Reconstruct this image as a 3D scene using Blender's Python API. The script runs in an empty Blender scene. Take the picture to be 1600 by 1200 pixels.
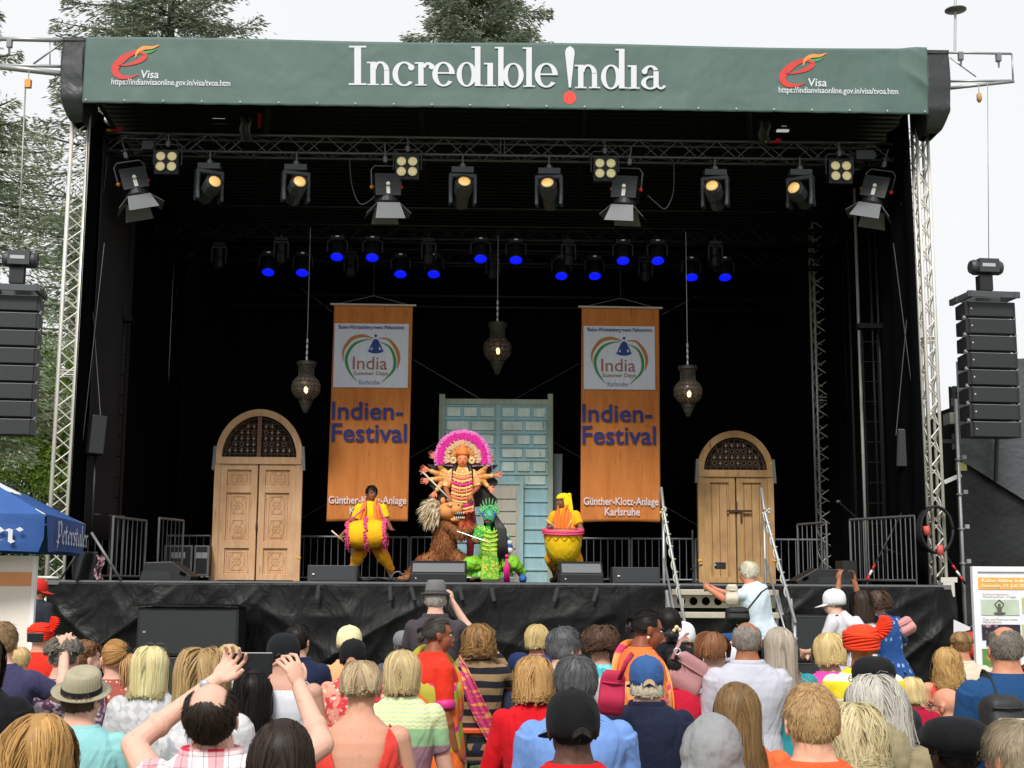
import bpy, math, random
import numpy as np
from mathutils import Matrix, Vector
from math import sin, cos, pi, radians, sqrt
SC = bpy.context.scene
COL = SC.collection
rng = np.random.default_rng(7)
random.seed(7)

# ---------------------------------------------------------------- camera, world, sun, exposure
F_PX, HC = 2050.0, 1.68
PITCH, YAW, ROLL = radians(8.38), radians(1.3), radians(0.33)
cam = bpy.data.cameras.new('camera'); camo = bpy.data.objects.new('camera', cam); COL.objects.link(camo)
CM = Matrix.Rotation(-YAW, 3, 'Z') @ Matrix.Rotation(pi/2 + PITCH, 3, 'X') @ Matrix.Rotation(ROLL, 3, 'Z')
camo.matrix_world = Matrix.Translation((0, 0, HC)) @ CM.to_4x4()
cam.sensor_width = 36; cam.lens = F_PX/1600*36; cam.clip_end = 2000; cam.clip_start = 0.05
SC.camera = camo
def P(u, v, Y):
    d = CM @ Vector(((u-800)/F_PX, (600-v)/F_PX, -1)); t = Y/d.y
    return Vector((d.x*t, Y, HC + d.z*t))
def PX(u, Y, v=700): return P(u, v, Y).x
def PZ(v, Y, u=800): return P(u, v, Y).z
SUN_EL, SUN_ROT = radians(52), radians(200)
w = bpy.data.worlds.new('World'); SC.world = w; w.use_nodes = True
nt = w.node_tree; nt.nodes.clear()
wo = nt.nodes.new('ShaderNodeOutputWorld'); bg = nt.nodes.new('ShaderNodeBackground')
sky = nt.nodes.new('ShaderNodeTexSky'); sky.sky_type = 'NISHITA'; sky.sun_disc = False
sky.sun_elevation = SUN_EL; sky.sun_rotation = SUN_ROT; sky.air_density = 1.0; sky.dust_density = 6.0
# a closed, bright overcast layer lies over the blue: mostly even, faintly mottled
mx = nt.nodes.new('ShaderNodeMix'); mx.data_type = 'RGBA'; mx.inputs[0].default_value = 0.97
tc = nt.nodes.new('ShaderNodeTexCoord'); nz = nt.nodes.new('ShaderNodeTexNoise'); nz.inputs['Scale'].default_value = 2.2; nz.inputs['Detail'].default_value = 4
cr = nt.nodes.new('ShaderNodeValToRGB'); cr.color_ramp.elements[0].position = .3; cr.color_ramp.elements[1].position = .75
cr.color_ramp.elements[0].color = (8.0, 8.15, 8.35, 1); cr.color_ramp.elements[1].color = (8.5, 8.6, 8.75, 1)
nt.links.new(tc.outputs['Generated'], nz.inputs['Vector']); nt.links.new(nz.outputs['Fac'], cr.inputs['Fac'])
nt.links.new(sky.outputs['Color'], mx.inputs[6]); nt.links.new(cr.outputs['Color'], mx.inputs[7])
nt.links.new(mx.outputs[2], bg.inputs['Color']); bg.inputs['Strength'].default_value = 0.0685
nt.links.new(bg.outputs[0], wo.inputs[0])
sl = bpy.data.lights.new('sun', 'SUN'); sl.energy = 2.1; sl.angle = radians(14); sl.color = (1, .965, .92)
so = bpy.data.objects.new('sun', sl); COL.objects.link(so)
so.rotation_euler = (Matrix.Rotation(radians(-14), 3, 'Z') @ Matrix.Rotation(radians(44), 3, 'X')).to_euler()
so.location = (-4, -10, 20)
SC.view_settings.view_transform = 'Standard'; SC.view_settings.look = 'None'; SC.view_settings.gamma = 1
SC.view_settings.use_curve_mapping = False; SC.view_settings.exposure = 0.75
SC.render.engine = 'CYCLES'
try: SC.cycles.max_bounces = 6; SC.cycles.diffuse_bounces = 3; SC.cycles.transparent_max_bounces = 8
except Exception: pass

# ---------------------------------------------------------------- helpers
def lin(h):
    if isinstance(h, (tuple, list)): return tuple(h[:3])
    h = h.lstrip('#'); o = []
    for i in (0, 2, 4):
        c = int(h[i:i+2], 16)/255; o.append(c/12.92 if c <= .04045 else ((c+.055)/1.055)**2.4)
    return tuple(o)
class N:
    """small node-graph helper"""
    def __init__(s, name):
        s.m = bpy.data.materials.new(name); s.m.use_nodes = True; s.t = s.m.node_tree; s.b = s.t.nodes['Principled BSDF']
        s.tc = s.t.nodes.new('ShaderNodeTexCoord')
    def n(s, typ, **k):
        a = s.t.nodes.new(typ)
        for q, v in k.items(): setattr(a, q, v)
        return a
    def l(s, a, b): s.t.links.new(a, b)
    def vec(s, scale=(1, 1, 1), rot=(0, 0, 0), loc=(0, 0, 0)):
        mp = s.n('ShaderNodeMapping'); mp.inputs['Scale'].default_value = scale; mp.inputs['Rotation'].default_value = rot
        mp.inputs['Location'].default_value = loc
        s.l(s.tc.outputs['Object'], mp.inputs['Vector']); return mp.outputs[0]
    def noise(s, scale, detail=3, vec=None, dist=0, rough=.5):
        a = s.n('ShaderNodeTexNoise'); a.inputs['Scale'].default_value = scale; a.inputs['Detail'].default_value = detail
        a.inputs['Distortion'].default_value = dist; a.inputs['Roughness'].default_value = rough
        s.l(vec if vec else s.tc.outputs['Object'], a.inputs['Vector']); return a.outputs['Fac']
    def math(s, op, a, b=None, c=None, clamp=False):
        m = s.n('ShaderNodeMath', operation=op); m.use_clamp = clamp
        for i, x in enumerate((a, b, c)):
            if x is None: continue
            if isinstance(x, (int, float)): m.inputs[i].default_value = x
            else: s.l(x, m.inputs[i])
        return m.outputs[0]
    def mix(s, f, a, b, mode='MIX'):
        m = s.n('ShaderNodeMix', data_type='RGBA', blend_type=mode)
        for i, x in ((0, f), (6, a), (7, b)):
            if isinstance(x, (int, float)): m.inputs[i].default_value = x
            elif isinstance(x, tuple): m.inputs[i].default_value = (*x[:3], 1)
            else: s.l(x, m.inputs[i])
        return m.outputs[2]
    def step(s, x, a, b):
        m = s.n('ShaderNodeMapRange'); m.inputs[1].default_value = a; m.inputs[2].default_value = b; s.l(x, m.inputs[0]); return m.outputs[0]
    def col(s, x):
        if isinstance(x, tuple): s.b.inputs['Base Color'].default_value = (*x[:3], 1)
        else: s.l(x, s.b.inputs['Base Color'])
    def bump(s, h, strength=.3, dist=.01, prev=None):
        b = s.n('ShaderNodeBump'); b.inputs['Strength'].default_value = strength; b.inputs['Distance'].default_value = dist
        s.l(h, b.inputs['Height'])
        if prev: s.l(prev, b.inputs['Normal'])
        s.l(b.outputs[0], s.b.inputs['Normal']); return b.outputs[0]
    def xyz(s, vec=None):
        a = s.n('ShaderNodeSeparateXYZ'); s.l(vec if vec else s.tc.outputs['Object'], a.inputs[0]); return a.outputs
def thin(g, col, f):
    """thin things (leaves, hair) let some light through"""
    tr = g.n('ShaderNodeBsdfTranslucent'); g.l(col, tr.inputs['Color']); mx_ = g.n('ShaderNodeMixShader'); mx_.inputs[0].default_value = f; g.l(g.b.outputs[0], mx_.inputs[1]); g.l(tr.outputs[0], mx_.inputs[2]); g.l(mx_.outputs[0], g.t.nodes['Material Output'].inputs[0])
_mc = {}
def mat(name, col, rough=.6, metal=0, var=.15, vs=6, bump=.0, bs=80, bd=.005, emit=None, es=0, spec=.5, coat=0):
    key = (name, str(col), rough, metal, var, vs, bump, bs, emit, es)
    if key in _mc: return _mc[key]
    g = N(name); c = lin(col)
    a = tuple(x*(1-var) for x in c); b = tuple(min(1, x*(1+var)) for x in c)
    g.col(g.mix(g.noise(vs, 4), a, b))
    g.b.inputs['Roughness'].default_value = rough; g.b.inputs['Metallic'].default_value = metal
    g.b.inputs['Specular IOR Level'].default_value = spec; g.b.inputs['Coat Weight'].default_value = coat
    if bump: g.bump(g.noise(bs, 4), bump, bd)
    if emit: g.b.inputs['Emission Color'].default_value = (*lin(emit), 1); g.b.inputs['Emission Strength'].default_value = es
    _mc[key] = g.m; return g.m

class MB:
    def __init__(s): s.v = []; s.f = []; s.n = 0
    def add(s, V, Fc):
        V = np.asarray(V, float).reshape(-1, 3); s.v.append(V)
        s.f += [tuple(i + s.n for i in q) for q in Fc]; s.n += len(V); return s
    def box(s, c, sz, R=None):
        h = np.array(sz)/2; V = np.array([[x, y, z] for x in (-1, 1) for y in (-1, 1) for z in (-1, 1)])*h
        if R is not None: V = V @ np.array(R).T
        return s.add(V + np.array(c), [(0, 1, 3, 2), (4, 6, 7, 5), (0, 4, 5, 1), (2, 3, 7, 6), (0, 2, 6, 4), (1, 5, 7, 3)])
    def bbox(s, a, b): a = np.array(a, float); b = np.array(b, float); return s.box((a+b)/2, np.abs(b-a))
    def frust(s, V8): return s.add(V8, [(0, 1, 3, 2), (4, 6, 7, 5), (0, 4, 5, 1), (2, 3, 7, 6), (0, 2, 6, 4), (1, 5, 7, 3)])
    def tube(s, p0, p1, r0, r1=None, seg=8, cap=True):
        r1 = r0 if r1 is None else r1
        return s.path([p0, p1], [r0, r1], seg, cap)
    def path(s, pts, rad, seg=8, cap=True, flat=1.0):
        pts = np.array([list(p) for p in pts], float); m = len(pts)
        rad = np.full(m, rad) if np.isscalar(rad) else np.array(rad, float)
        T = np.gradient(pts, axis=0) if m > 2 else np.repeat((pts[1:]-pts[:1]), 2, 0)
        T /= np.linalg.norm(T, axis=1)[:, None] + 1e-9
        up = np.array([0, 0, 1.]) if abs(T[0][2]) < .9 else np.array([0, 1., 0])
        V = []; A = None
        for i in range(m):
            A = np.cross(up, T[i]) if A is None else A - T[i]*A.dot(T[i]); A /= np.linalg.norm(A)+1e-9
            B = np.cross(T[i], A)
            for j in range(seg):
                t = 2*pi*j/seg; V.append(pts[i] + rad[i]*(A*cos(t) + B*sin(t)*flat))
        Fc = [(i*seg+j, i*seg+(j+1) % seg, (i+1)*seg+(j+1) % seg, (i+1)*seg+j) for i in range(m-1) for j in range(seg)]
        if cap: Fc += [tuple(range(seg))[::-1], tuple((m-1)*seg+j for j in range(seg))]
        return s.add(V, Fc)
    def ell(s, c, r, R=None, nu=16, nv=10):
        V = [(0, 0, -1)]; Fc = []
        for i in range(1, nv):
            p = -pi/2 + pi*i/nv
            V += [(cos(p)*cos(2*pi*j/nu), cos(p)*sin(2*pi*j/nu), sin(p)) for j in range(nu)]
        V.append((0, 0, 1)); top = len(V)-1
        Fc += [(0, 1+(j+1) % nu, 1+j) for j in range(nu)]
        for i in range(nv-2):
            a = 1+i*nu; Fc += [(a+j, a+(j+1) % nu, a+nu+(j+1) % nu, a+nu+j) for j in range(nu)]
        a = 1+(nv-2)*nu; Fc += [(a+j, a+(j+1) % nu, top) for j in range(nu)]
        r = (r, r, r) if np.isscalar(r) else r
        V = np.array(V)*np.array(r)
        if R is not None: V = V @ np.array(R).T
        return s.add(V + np.array(c), Fc)
    def cap(s, p0, p1, r0, r1):
        p0 = np.array(p0, float); p1 = np.array(p1, float)
        s.path([p0, p1], [r0, r1], 12); s.ell(p0, r0, nu=12, nv=8); return s.ell(p1, r1, nu=12, nv=8)
    def loft(s, rings, cap=True):
        m = len(rings[0]); V = np.concatenate(rings)
        Fc = [(i*m+j, i*m+(j+1) % m, (i+1)*m+(j+1) % m, (i+1)*m+j) for i in range(len(rings)-1) for j in range(m)]
        if cap: Fc += [tuple(range(m))[::-1], tuple((len(rings)-1)*m+j for j in range(m))]
        return s.add(V, Fc)
    def lathe(s, prof, c=(0, 0, 0), seg=24, R=None, sx=1, sy=1):
        rings = [np.array([[max(r, 1e-4)*cos(2*pi*j/seg)*sx, max(r, 1e-4)*sin(2*pi*j/seg)*sy, z] for j in range(seg)]) for r, z in prof]
        if R is not None: rings = [q @ np.array(R).T for q in rings]
        return s.loft([q + np.array(c) for q in rings])
    def strip(s, A, B):
        A = np.array([list(p) for p in A], float); B = np.array([list(p) for p in B], float); n = len(A)
        return s.add(np.concatenate([A, B]), [(i, i+1, n+i+1, n+i) for i in range(n-1)])
    def grid(s, nu, nv, fn, mask=None):
        V = [fn(i/nu, j/nv) for j in range(nv+1) for i in range(nu+1)]
        Fc = [(j*(nu+1)+i, j*(nu+1)+i+1, (j+1)*(nu+1)+i+1, (j+1)*(nu+1)+i) for j in range(nv) for i in range(nu) if mask is None or mask((i+.5)/nu, (j+.5)/nv)]
        return s.add([list(q) for q in V], Fc)
    def build(s, name, m, parent=None, smooth=False, world=True, kind=None):
        V = np.concatenate(s.v) if s.v else np.zeros((0, 3))
        if parent is not None and world: V = V - np.array(parent_loc(parent))
        me = bpy.data.meshes.new(name); me.from_pydata(V.tolist(), [], s.f); me.update()
        if m: me.materials.append(m)
        if smooth: me.shade_smooth()
        o = bpy.data.objects.new(name, me); COL.objects.link(o)
        if parent is not None: o.parent = parent
        if kind: o['kind'] = kind
        return o
def parent_loc(p):
    L = Vector(p.location)
    while p.parent: p = p.parent; L += p.location
    return L
def tag(o, label=None, cat=None, group=None, kind=None):
    if label: o['label'] = label
    if cat: o['category'] = cat
    if group: o['group'] = group
    if kind: o['kind'] = kind
    return o
def thing(name, loc, label=None, cat=None, group=None, kind=None, rz=0):
    o = bpy.data.objects.new(name, None); COL.objects.link(o); o.location = loc; o.rotation_euler = (0, 0, rz); o.empty_display_size = .1
    return tag(o, label, cat, group, kind)
def copy_tree(o, parent=None):
    c = o.copy(); COL.objects.link(c)
    if parent is not None: c.parent = parent
    for ch in list(o.children): copy_tree(ch, c)
    return c
def mod_solid(o, t, off=1):
    m = o.modifiers.new('solid', 'SOLIDIFY'); m.thickness = t; m.offset = off; return o
def mod_bevel(o, w_, seg=2):
    m = o.modifiers.new('bevel', 'BEVEL'); m.width = w_; m.segments = seg; m.limit_method = 'ANGLE'; return o
def text_mesh(txt, name, m, parent, p0, p1, y, bold=0.0, depth=.003, shear=0, space=1.0):
    """lettering fitted in the upright rectangle p0 (left, bottom) to p1 (right, top) = (x, z), facing -y"""
    cu = bpy.data.curves.new(name, 'FONT'); cu.body = txt; cu.extrude = depth; cu.offset = bold; cu.shear = shear; cu.space_character = space
    cu.resolution_u = 3
    t = bpy.data.objects.new(name, cu); COL.objects.link(t)
    dg = bpy.context.evaluated_depsgraph_get(); me = bpy.data.meshes.new_from_object(t.evaluated_get(dg))
    bpy.data.objects.remove(t); bpy.data.curves.remove(cu)
    V = np.array([v.co[:] for v in me.vertices]); lo = V.min(0); hi = V.max(0)
    sx = (p1[0]-p0[0])/(hi[0]-lo[0]); sz = (p1[1]-p0[1])/(hi[1]-lo[1])
    W = np.stack([p0[0]+(V[:, 0]-lo[0])*sx, y - V[:, 2], p0[1]+(V[:, 1]-lo[1])*sz], 1)
    if parent is not None: W = W - np.array(parent_loc(parent))
    me.vertices.foreach_set('co', W.ravel()); me.update(); me.materials.clear(); me.materials.append(m)
    me.name = name; o = bpy.data.objects.new(name, me); COL.objects.link(o); o.parent = parent
    return o
def stroke2(mb, pts, y, mapf, zo=0):
    """brush stroke: pts (u, v, width) in drawing units, mapped on the plane"""
    q = np.array(pts, float); n = 10*(len(q)-1)+1; t = np.linspace(0, len(q)-1, n)
    c = np.stack([crom(q[:, k], t) for k in range(3)], 1)
    T = np.gradient(c[:, :2], axis=0); T /= np.linalg.norm(T, axis=1)[:, None]+1e-9
    Nn = np.stack([-T[:, 1], T[:, 0]], 1)
    a = c[:, :2] + Nn*c[:, 2:]/2; b = c[:, :2] - Nn*c[:, 2:]/2
    mb.strip([mapf(p[0], p[1], y) for p in a], [mapf(p[0], p[1], y) for p in b])
def crom(v, t):
    n = len(v); i = np.clip(np.floor(t).astype(int), 0, n-2); f = t-i
    p0 = v[np.clip(i-1, 0, n-1)]; p1 = v[i]; p2 = v[i+1]; p3 = v[np.clip(i+2, 0, n-1)]
    return .5*((2*p1)+(-p0+p2)*f+(2*p0-5*p1+4*p2-p3)*f**2+(-p0+3*p1-3*p2+p3)*f**3)
_seed = np.random.default_rng(3)
_G = _seed.random((64, 64))
def vn(x, y):
    """value noise, array friendly"""
    x = np.asarray(x, float); y = np.asarray(y, float); i = np.floor(x).astype(int); j = np.floor(y).astype(int); a = x-i; b = y-j
    a = a*a*(3-2*a); b = b*b*(3-2*b)
    g = lambda p, q: _G[p % 64, q % 64]
    return (g(i, j)*(1-a)+g(i+1, j)*a)*(1-b)+(g(i, j+1)*(1-a)+g(i+1, j+1)*a)*b
# ---------------------------------------------------------------- materials
ALU = mat('aluminium', '#cfccc4', .45, .25, .12, 9)
ALUD = mat('dull_aluminium', '#77787a', .5, .6, .2, 9)
STEEL = mat('galvanised_steel', '#a3a5a6', .45, .6, .15, 12)
BLK = mat('black_metal', '#1b1c1e', .5, .1, .3, 14)
BLKM = mat('black_matt', '#101113', .85, 0, .3, 9, spec=.15)
CLOTHB = mat('black_molton', '#07080a', .95, 0, .4, 3, .3, 30, spec=.05)
CABG = mat('speaker_grille', '#2b2e31', .55, .2, .12, 30, .5, 260, .003)
CABB = mat('speaker_cabinet', '#1a1b1d', .5, 0, .25, 14, .3, 120, .002)
WHT = mat('white_lettering', '#cfd1d8', .6, 0, .05)
DKG = mat('dark_gap', '#050506', .9, 0, .1, spec=.05)
RUB = mat('rubber', '#0d0d0e', .7, 0, .2)
REDP = mat('red_plastic', '#c3202a', .4, 0, .1)
YELP = mat('yellow_plastic', '#e0b32a', .5, 0, .1)

# ---------------------------------------------------------------- ground
g = N('grass_ground'); f1 = g.noise(1.3, 5); f2 = g.noise(45, 3)
c = g.mix(f1, lin('#4a5a2c'), lin('#7a7f4e')); c = g.mix(g.step(g.noise(.5, 4), .5, .7), c, lin('#8a8364')); g.col(g.mix(f2, c, lin('#39461f'), 'MULTIPLY') if False else g.mix(g.math('MULTIPLY', f2, .5), c, lin('#2f3a18')))
g.b.inputs['Roughness'].default_value = .95; g.bump(f2, .8, .04)
gm = MB().grid(60, 60, lambda a, b: (-300+600*a, -60+500*b, 0 if abs(a-.5) < .1 and b < .3 else .25*float(vn(a*40, b*40))-.2))
tag(gm.build('ground', g.m, smooth=True), 'trampled festival lawn of short grass with bare patches', kind='structure')
# short grass where the lawn shows between the people and in front of the stage
gr = MB(); V = []; Fc = []
n = 26000; gx = rng.uniform(-7, 9, n); gy = rng.uniform(6, 18.2, n); h = rng.uniform(.02, .07, n); a = rng.uniform(0, pi, n); l = rng.normal(0, .02, (n, 2))
dx = np.cos(a)*.006; dy = np.sin(a)*.006
V = np.stack([np.stack([gx-dx, gy-dy, 0*h], 1), np.stack([gx+dx, gy+dy, 0*h], 1), np.stack([gx+l[:, 0], gy+l[:, 1], h], 1)], 1).reshape(-1, 3)
gr.add(V, [(3*i, 3*i+1, 3*i+2) for i in range(n)])
tag(gr.build('grass', mat('grass_blades', '#5c7034', .8, 0, .4, 3), kind='stuff'), 'short grass of the festival lawn', 'grass')

# ---------------------------------------------------------------- truss helper
def truss(root, p0, p1, up, size, rc, rb, pitch_, mt, skip=()):
    p0 = Vector(p0); p1 = Vector(p1); d = (p1-p0); L = d.length; d.normalize(); up = Vector(up).normalized(); sd = d.cross(up).normalized(); h = size/2
    cs = [(-h, -h), (h, -h), (h, h), (-h, h)]; ch = MB(); br = MB()
    for a, b in cs: ch.tube(p0+sd*a+up*b, p1+sd*a+up*b, rc, seg=8)
    n = max(2, int(L/pitch_))
    for k in range(4):
        a = cs[k]; b = cs[(k+1) % 4]
        for i in range(n):
            s0, s1 = i*L/n, (i+1)*L/n; q0, q1 = (a, b) if i % 2 == k % 2 else (b, a)
            br.tube(p0+sd*q0[0]+up*q0[1]+d*s0, p0+sd*q1[0]+up*q1[1]+d*s1, rb, seg=6, cap=False)
        for s_ in (0.02, L/2-.03, L/2+.03, L-.02):
            br.tube(p0+sd*a[0]+up*a[1]+d*s_, p0+sd*b[0]+up*b[1]+d*s_, rb, seg=6, cap=False)
    ch.build('chords', mt, root, True); br.build('braces', mt, root, True)

FZ = 1.595          # stage floor
XL, XR = -5.98, 6.62
# ---------------------------------------------------------------- stage platform with its skirt
st = thing('stage_platform', (0.3, 18.5, 0), 'raised black stage platform behind wrinkled black plastic skirt sheeting', 'stage')
MB().bbox((XL+.02, 18.5, FZ-.12), (XR-.05, 26, FZ)).build('deck', BLKM, st)
eg = MB().bbox((XL, 18.44, FZ-.05), (XR-.03, 18.497, FZ+.012)); eg.build('edge_rail', ALUD, st)
lg = MB()
for x in np.linspace(XL+.3, XR-.3, 8):
    for y in (18.9, 22, 25.5): lg.tube((x, y, 0), (x, y, FZ-.12), .04)
lg.build('support_posts', STEEL, st)
g = N('black_tarpaulin'); g.col(g.mix(g.noise(3, 5), lin('#040505'), lin('#0b0c0d')))
g.b.inputs['Specular IOR Level'].default_value = .2
r_ = g.step(g.noise(2, 5), .35, .65); g.l(g.math('MULTIPLY_ADD', r_, .2, .38), g.b.inputs['Roughness'])
nn = g.bump(g.noise(2.6, 4, g.vec((1, 1, .6), (0, .4, 0)), .9), .6, .07); g.bump(g.noise(15, 3, g.vec((1, 1, .5), (0, .5, 0)), .6), .22, .01, nn)
TARP = g.m
g = N('tarpaulin_corner'); g.col(g.mix(g.noise(3, 5), lin('#1f2224'), lin('#383b3c'))); g.b.inputs['Roughness'].default_value = .38; g.bump(g.noise(2.4, 5, g.vec((1, 1, .6), (0, .7, 0)), 1.0), .5, .07); TARPG = g.m
def ridge(a): return 1-np.abs(2*a-1)
def skirt_pt(a, b):
    x = XL-.08 + (XR-XL+.13)*a; z = FZ-.015 - (FZ-.02)*b
    y = 18.43 - .10*b
    e = min((x-(XL-.1)), (XR+.05-x)); y += .5*max(0, .35-e)**2*2.5
    d = .05*float(ridge(vn(x*1.3+z*.9, z*.55+3)))**3 + .022*float(ridge(vn(x*2.9-z*1.9+9, z*1.3)))**2 + .012*float(vn(x*7, z*4)) + .06*float(ridge(vn(x*.9-z*1.2+20, z*.3+8)))**6
    return (x+.03*float(vn(z*3, x*2)), y - d*min(1, b*3+.15), z + .03*float(vn(x*2.1+3, 1.3))*(1 if b > .98 else 0))
sk = MB().grid(520, 60, skirt_pt).build('skirt', TARP, st, True); mod_solid(sk, .004)
for xx in (XL-.08, XR+.03):
    MB().grid(60, 20, lambda a, b: (xx-.06*b*(1 if xx < 0 else -1)+.05*float(vn(a*11, b*3)), 18.6+7*a, (FZ-.02)*(1-b))).build('side_skirt', TARP, st, True)
for u_ in (497, 610, 645, 720, 770, 868, 930): # strips of tape holding the sheet
    x = PX(u_, 18.3, 920); MB().box((x, 18.26+.02*random.random(), FZ-.13-.02*random.random()), (.05, .004, .19), Matrix.Rotation(random.uniform(-.3, .3), 3, 'Y')).build('tape', mat('grey_tape', '#2f3133', .5), st)

# ---------------------------------------------------------------- roof, curtains
CORR = N('roof_sheet'); CORR.col(lin('#0b0c0f')); CORR.b.inputs['Roughness'].default_value = .6; CORR = CORR.m
rf = thing('stage_roof', (0.3, 18.5, 9), 'dark stage roof with ribbed underside behind the green banner', 'roof')
rb = MB(); n = 46
for i in range(n):
    y = 18.45+i*.15; z = 9.02-.13*(y-18.45)*.9
    rb.bbox((XL+.05, y, z), (XR-.05, y+.1, z+.03)); rb.bbox((XL+.05, y+.1, z+.035), (XR-.05, y+.15, z+.07))
rb.build('ribbed_ceiling', CORR, rf)
MB().frust([(XL-.1, 18.45, 9.15), (XL-.1, 18.45, 9.35), (XL-.1, 25.4, 8.3), (XL-.1, 25.4, 8.45), (XR+.1, 18.45, 9.15), (XR+.1, 18.45, 9.35), (XR+.1, 25.4, 8.3), (XR+.1, 25.4, 8.45)]).build('roof_skin', BLKM, rf)
bm_ = MB()
for u0, u1 in ((658, 668), (915, 903), (420, 405), (1170, 1180)):
    a = P(u0, 168, 18.9); b = P(u1, 205, 22); bm_.tube(a, (b.x, 22.5, a.z-.55), .045)
bm_.build('roof_beam', BLK, rf)
def curtain(name, p0, p1, z0, z1, label, amp=.08, fr=9, m=CLOTHB):
    p0 = np.array(p0); p1 = np.array(p1); d = p1-p0; L = np.linalg.norm(d); nrm = np.array([-d[1], d[0]])/L
    def fn(a, b):
        q = p0+d*a+nrm*(amp*float(vn(a*L*fr/3, b*1.5))-amp/2+.04*sin(a*L*fr)); return (q[0], q[1], z0+(z1-z0)*b)
    o = MB().grid(int(L*14), 14, fn).build(name, m, None, True); mod_solid(o, .01); o.location = (0, 0, 0)
    return tag(o, label, 'curtain')
curtain('stage_curtain', (XL+.1, 25.2), (XR-.1, 25.2), FZ, 8.35, 'black molton backdrop hanging across the back of the stage')
curtain('stage_curtain', (XL+.12, 18.75), (XL+.2, 25.1), FZ, 8.6, 'black side curtain along the left of the stage')
curtain('stage_curtain', (XR-.28, 18.75), (XR-.2, 25.1), FZ, 8.6, 'black side curtain along the right of the stage')
gl = mat('dark_brownish_gauze', '#1b181b', .9, 0, .2)
curtain('gauze_panel', (XL+.22, 19.2), (XL+.34, 20.9), 2.2, 8.2, 'narrow charcoal gauze panel just inside the left tower', .03, 5, gl)

# ---------------------------------------------------------------- green banner with its lettering
gb = thing('roof_banner', (0.3, 18.3, 8.43), 'long green banner across the stage roof with white serif lettering and a red dot', 'banner')
YB = 18.3
g = N('green_banner_cloth'); g.col(g.mix(g.noise(.8, 4), lin('#48605a'), lin('#516862'))); g.b.inputs['Roughness'].default_value = .62
nn = g.bump(g.noise(.9, 3, g.vec((1, 1, 1), (0, .9, 0)), .2), .5, .14); g.bump(g.noise(3.5, 3, g.vec((1.6, 1, .4), (0, -.8, 0)), .1), .22, .03, nn)
BX0, BX1, BZ0, BZ1 = -5.82, 6.50, 8.43, 9.43
def ban(a, b):
    x = BX0+(BX1-BX0)*a; z = BZ0+(BZ1-BZ0)*b; y = YB
    z += .012*sin(x*1.1)*b - (.006*abs(sin(x*7.4)) if b < .01 else 0)
    # creases near the right end and the bottom hem
    e = max(0, min(1, (x-6.1)/.25)); q = (x-6.5)+(z-8.45)*.75
    y -= e*.035*float(ridge(vn(q*2.6+5, 0)))**2 + e*.05*float(ridge(vn(q*1.5+(z-8.4)*.7, .5)))**4
    y -= .018*float(ridge(vn(x*1.5, z*2)))**2*max(0, .25-b)*4
    return (x, y, z)
b_ = MB().grid(420, 30, ban).build('banner_cloth', g.m, gb, True); mod_solid(b_, .004, -1)
bk = MB().bbox((BX0, YB+.02, BZ1-.12), (BX1, YB+.2, BZ1-.02)); bk.build('banner_backing', BLK, gb)
ey = MB()
for i in range(23): ey.ell((BX0+.06+i*(BX1-BX0-.12)/22, YB-.03, BZ0+.03), (.016, .008, .016), nu=8, nv=6)
ey.build('eyelets', STEEL, gb)
YL = YB-.007
def m2(u, v, Y): return P(530+u/2.963, v/2.963, Y)
class Glyph:
    def __init__(s): s.mb = MB(); s.k = 0
    def y(s): s.k += 1; return YL-.0004*s.k
    def rect(s, x0, x1, v0, v1, sl=0):
        y = s.y(); s.mb.strip([m2(x0, v1, y), m2(x0+sl, v0, y)], [m2(x1, v1, y), m2(x1+sl, v0, y)])
    def ring(s, cx, cy, rx, ry, th, tv, a0=0, a1=360, rot=0):
        y = s.y(); n = 48; A = []; B = []
        for i in range(n+1):
            t = radians(a0+(a1-a0)*i/n); A.append(m2(cx+rx*cos(t), cy-ry*sin(t), y)); B.append(m2(cx+(rx-th)*cos(t), cy-(ry-tv)*sin(t), y))
        s.mb.strip(A, B)
    def disc(s, cx, cy, r, ry=None):
        y = s.y(); ry = ry or r; pts = [m2(cx+r*cos(t), cy-ry*sin(t), y) for t in np.linspace(0, 2*pi, 33)]
        s.mb.strip(pts, [m2(cx, cy, y)]*33)
    def stem(s, x, top, base, w_=27, lt=True, bt=(14, 14), ser=6):
        s.rect(x, x+w_, top, base-ser+1)
        if lt: s.rect(x-16, x+3, top, top+7, 0)
        s.rect(x-bt[0], x+w_+bt[1], base-ser, base)
B_ = 398; X_ = 287
G = Glyph()
def bl(u): return 393 + (u-45)/1460*17      # baseline drifts with the photo's perspective only through the mapping
def glyph_n(x, b, w2=118):
    t = b-108; G.stem(x+20, t, b, 25); G.ring(x+66, t+44, 42, 46, 24, 9, 8, 165); G.rect(x+84, x+108, t+40, b-5); G.rect(x+70, x+122, b-6, b)
def glyph_i(x, b): G.stem(x+16, b-108, b, 26)
def bowl(cx, b, rx=46, th=23): G.ring(cx, b-54, rx, 57, th, 7, 0, 360)
G.stem(70, 212, 393, 31, False, (26, 25), 8); G.rect(45, 125, 212, 220)                # I
glyph_n(124, 394)
G.ring(301, 342, 54, 57, 25, 8, 42, 318); G.disc(334, 312, 14)                           # c
G.stem(366, 288, 396, 25); G.ring(412, 330, 34, 42, 18, 12, 60, 150); G.disc(428, 308, 13)   # r
G.ring(483, 343, 52, 57, 25, 8, 0, 322); G.rect(452, 532, 334, 341)                      # e
bowl(590, 398); G.stem(628, 215, 398, 26, True, (0, 13))                                 # d
glyph_i(670, 399)
G.stem(736, 217, 398, 25, True, (0, 0)); bowl(806, 402, 48)                              # b
G.stem(866, 219, 402, 26)                                                                # l
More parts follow.
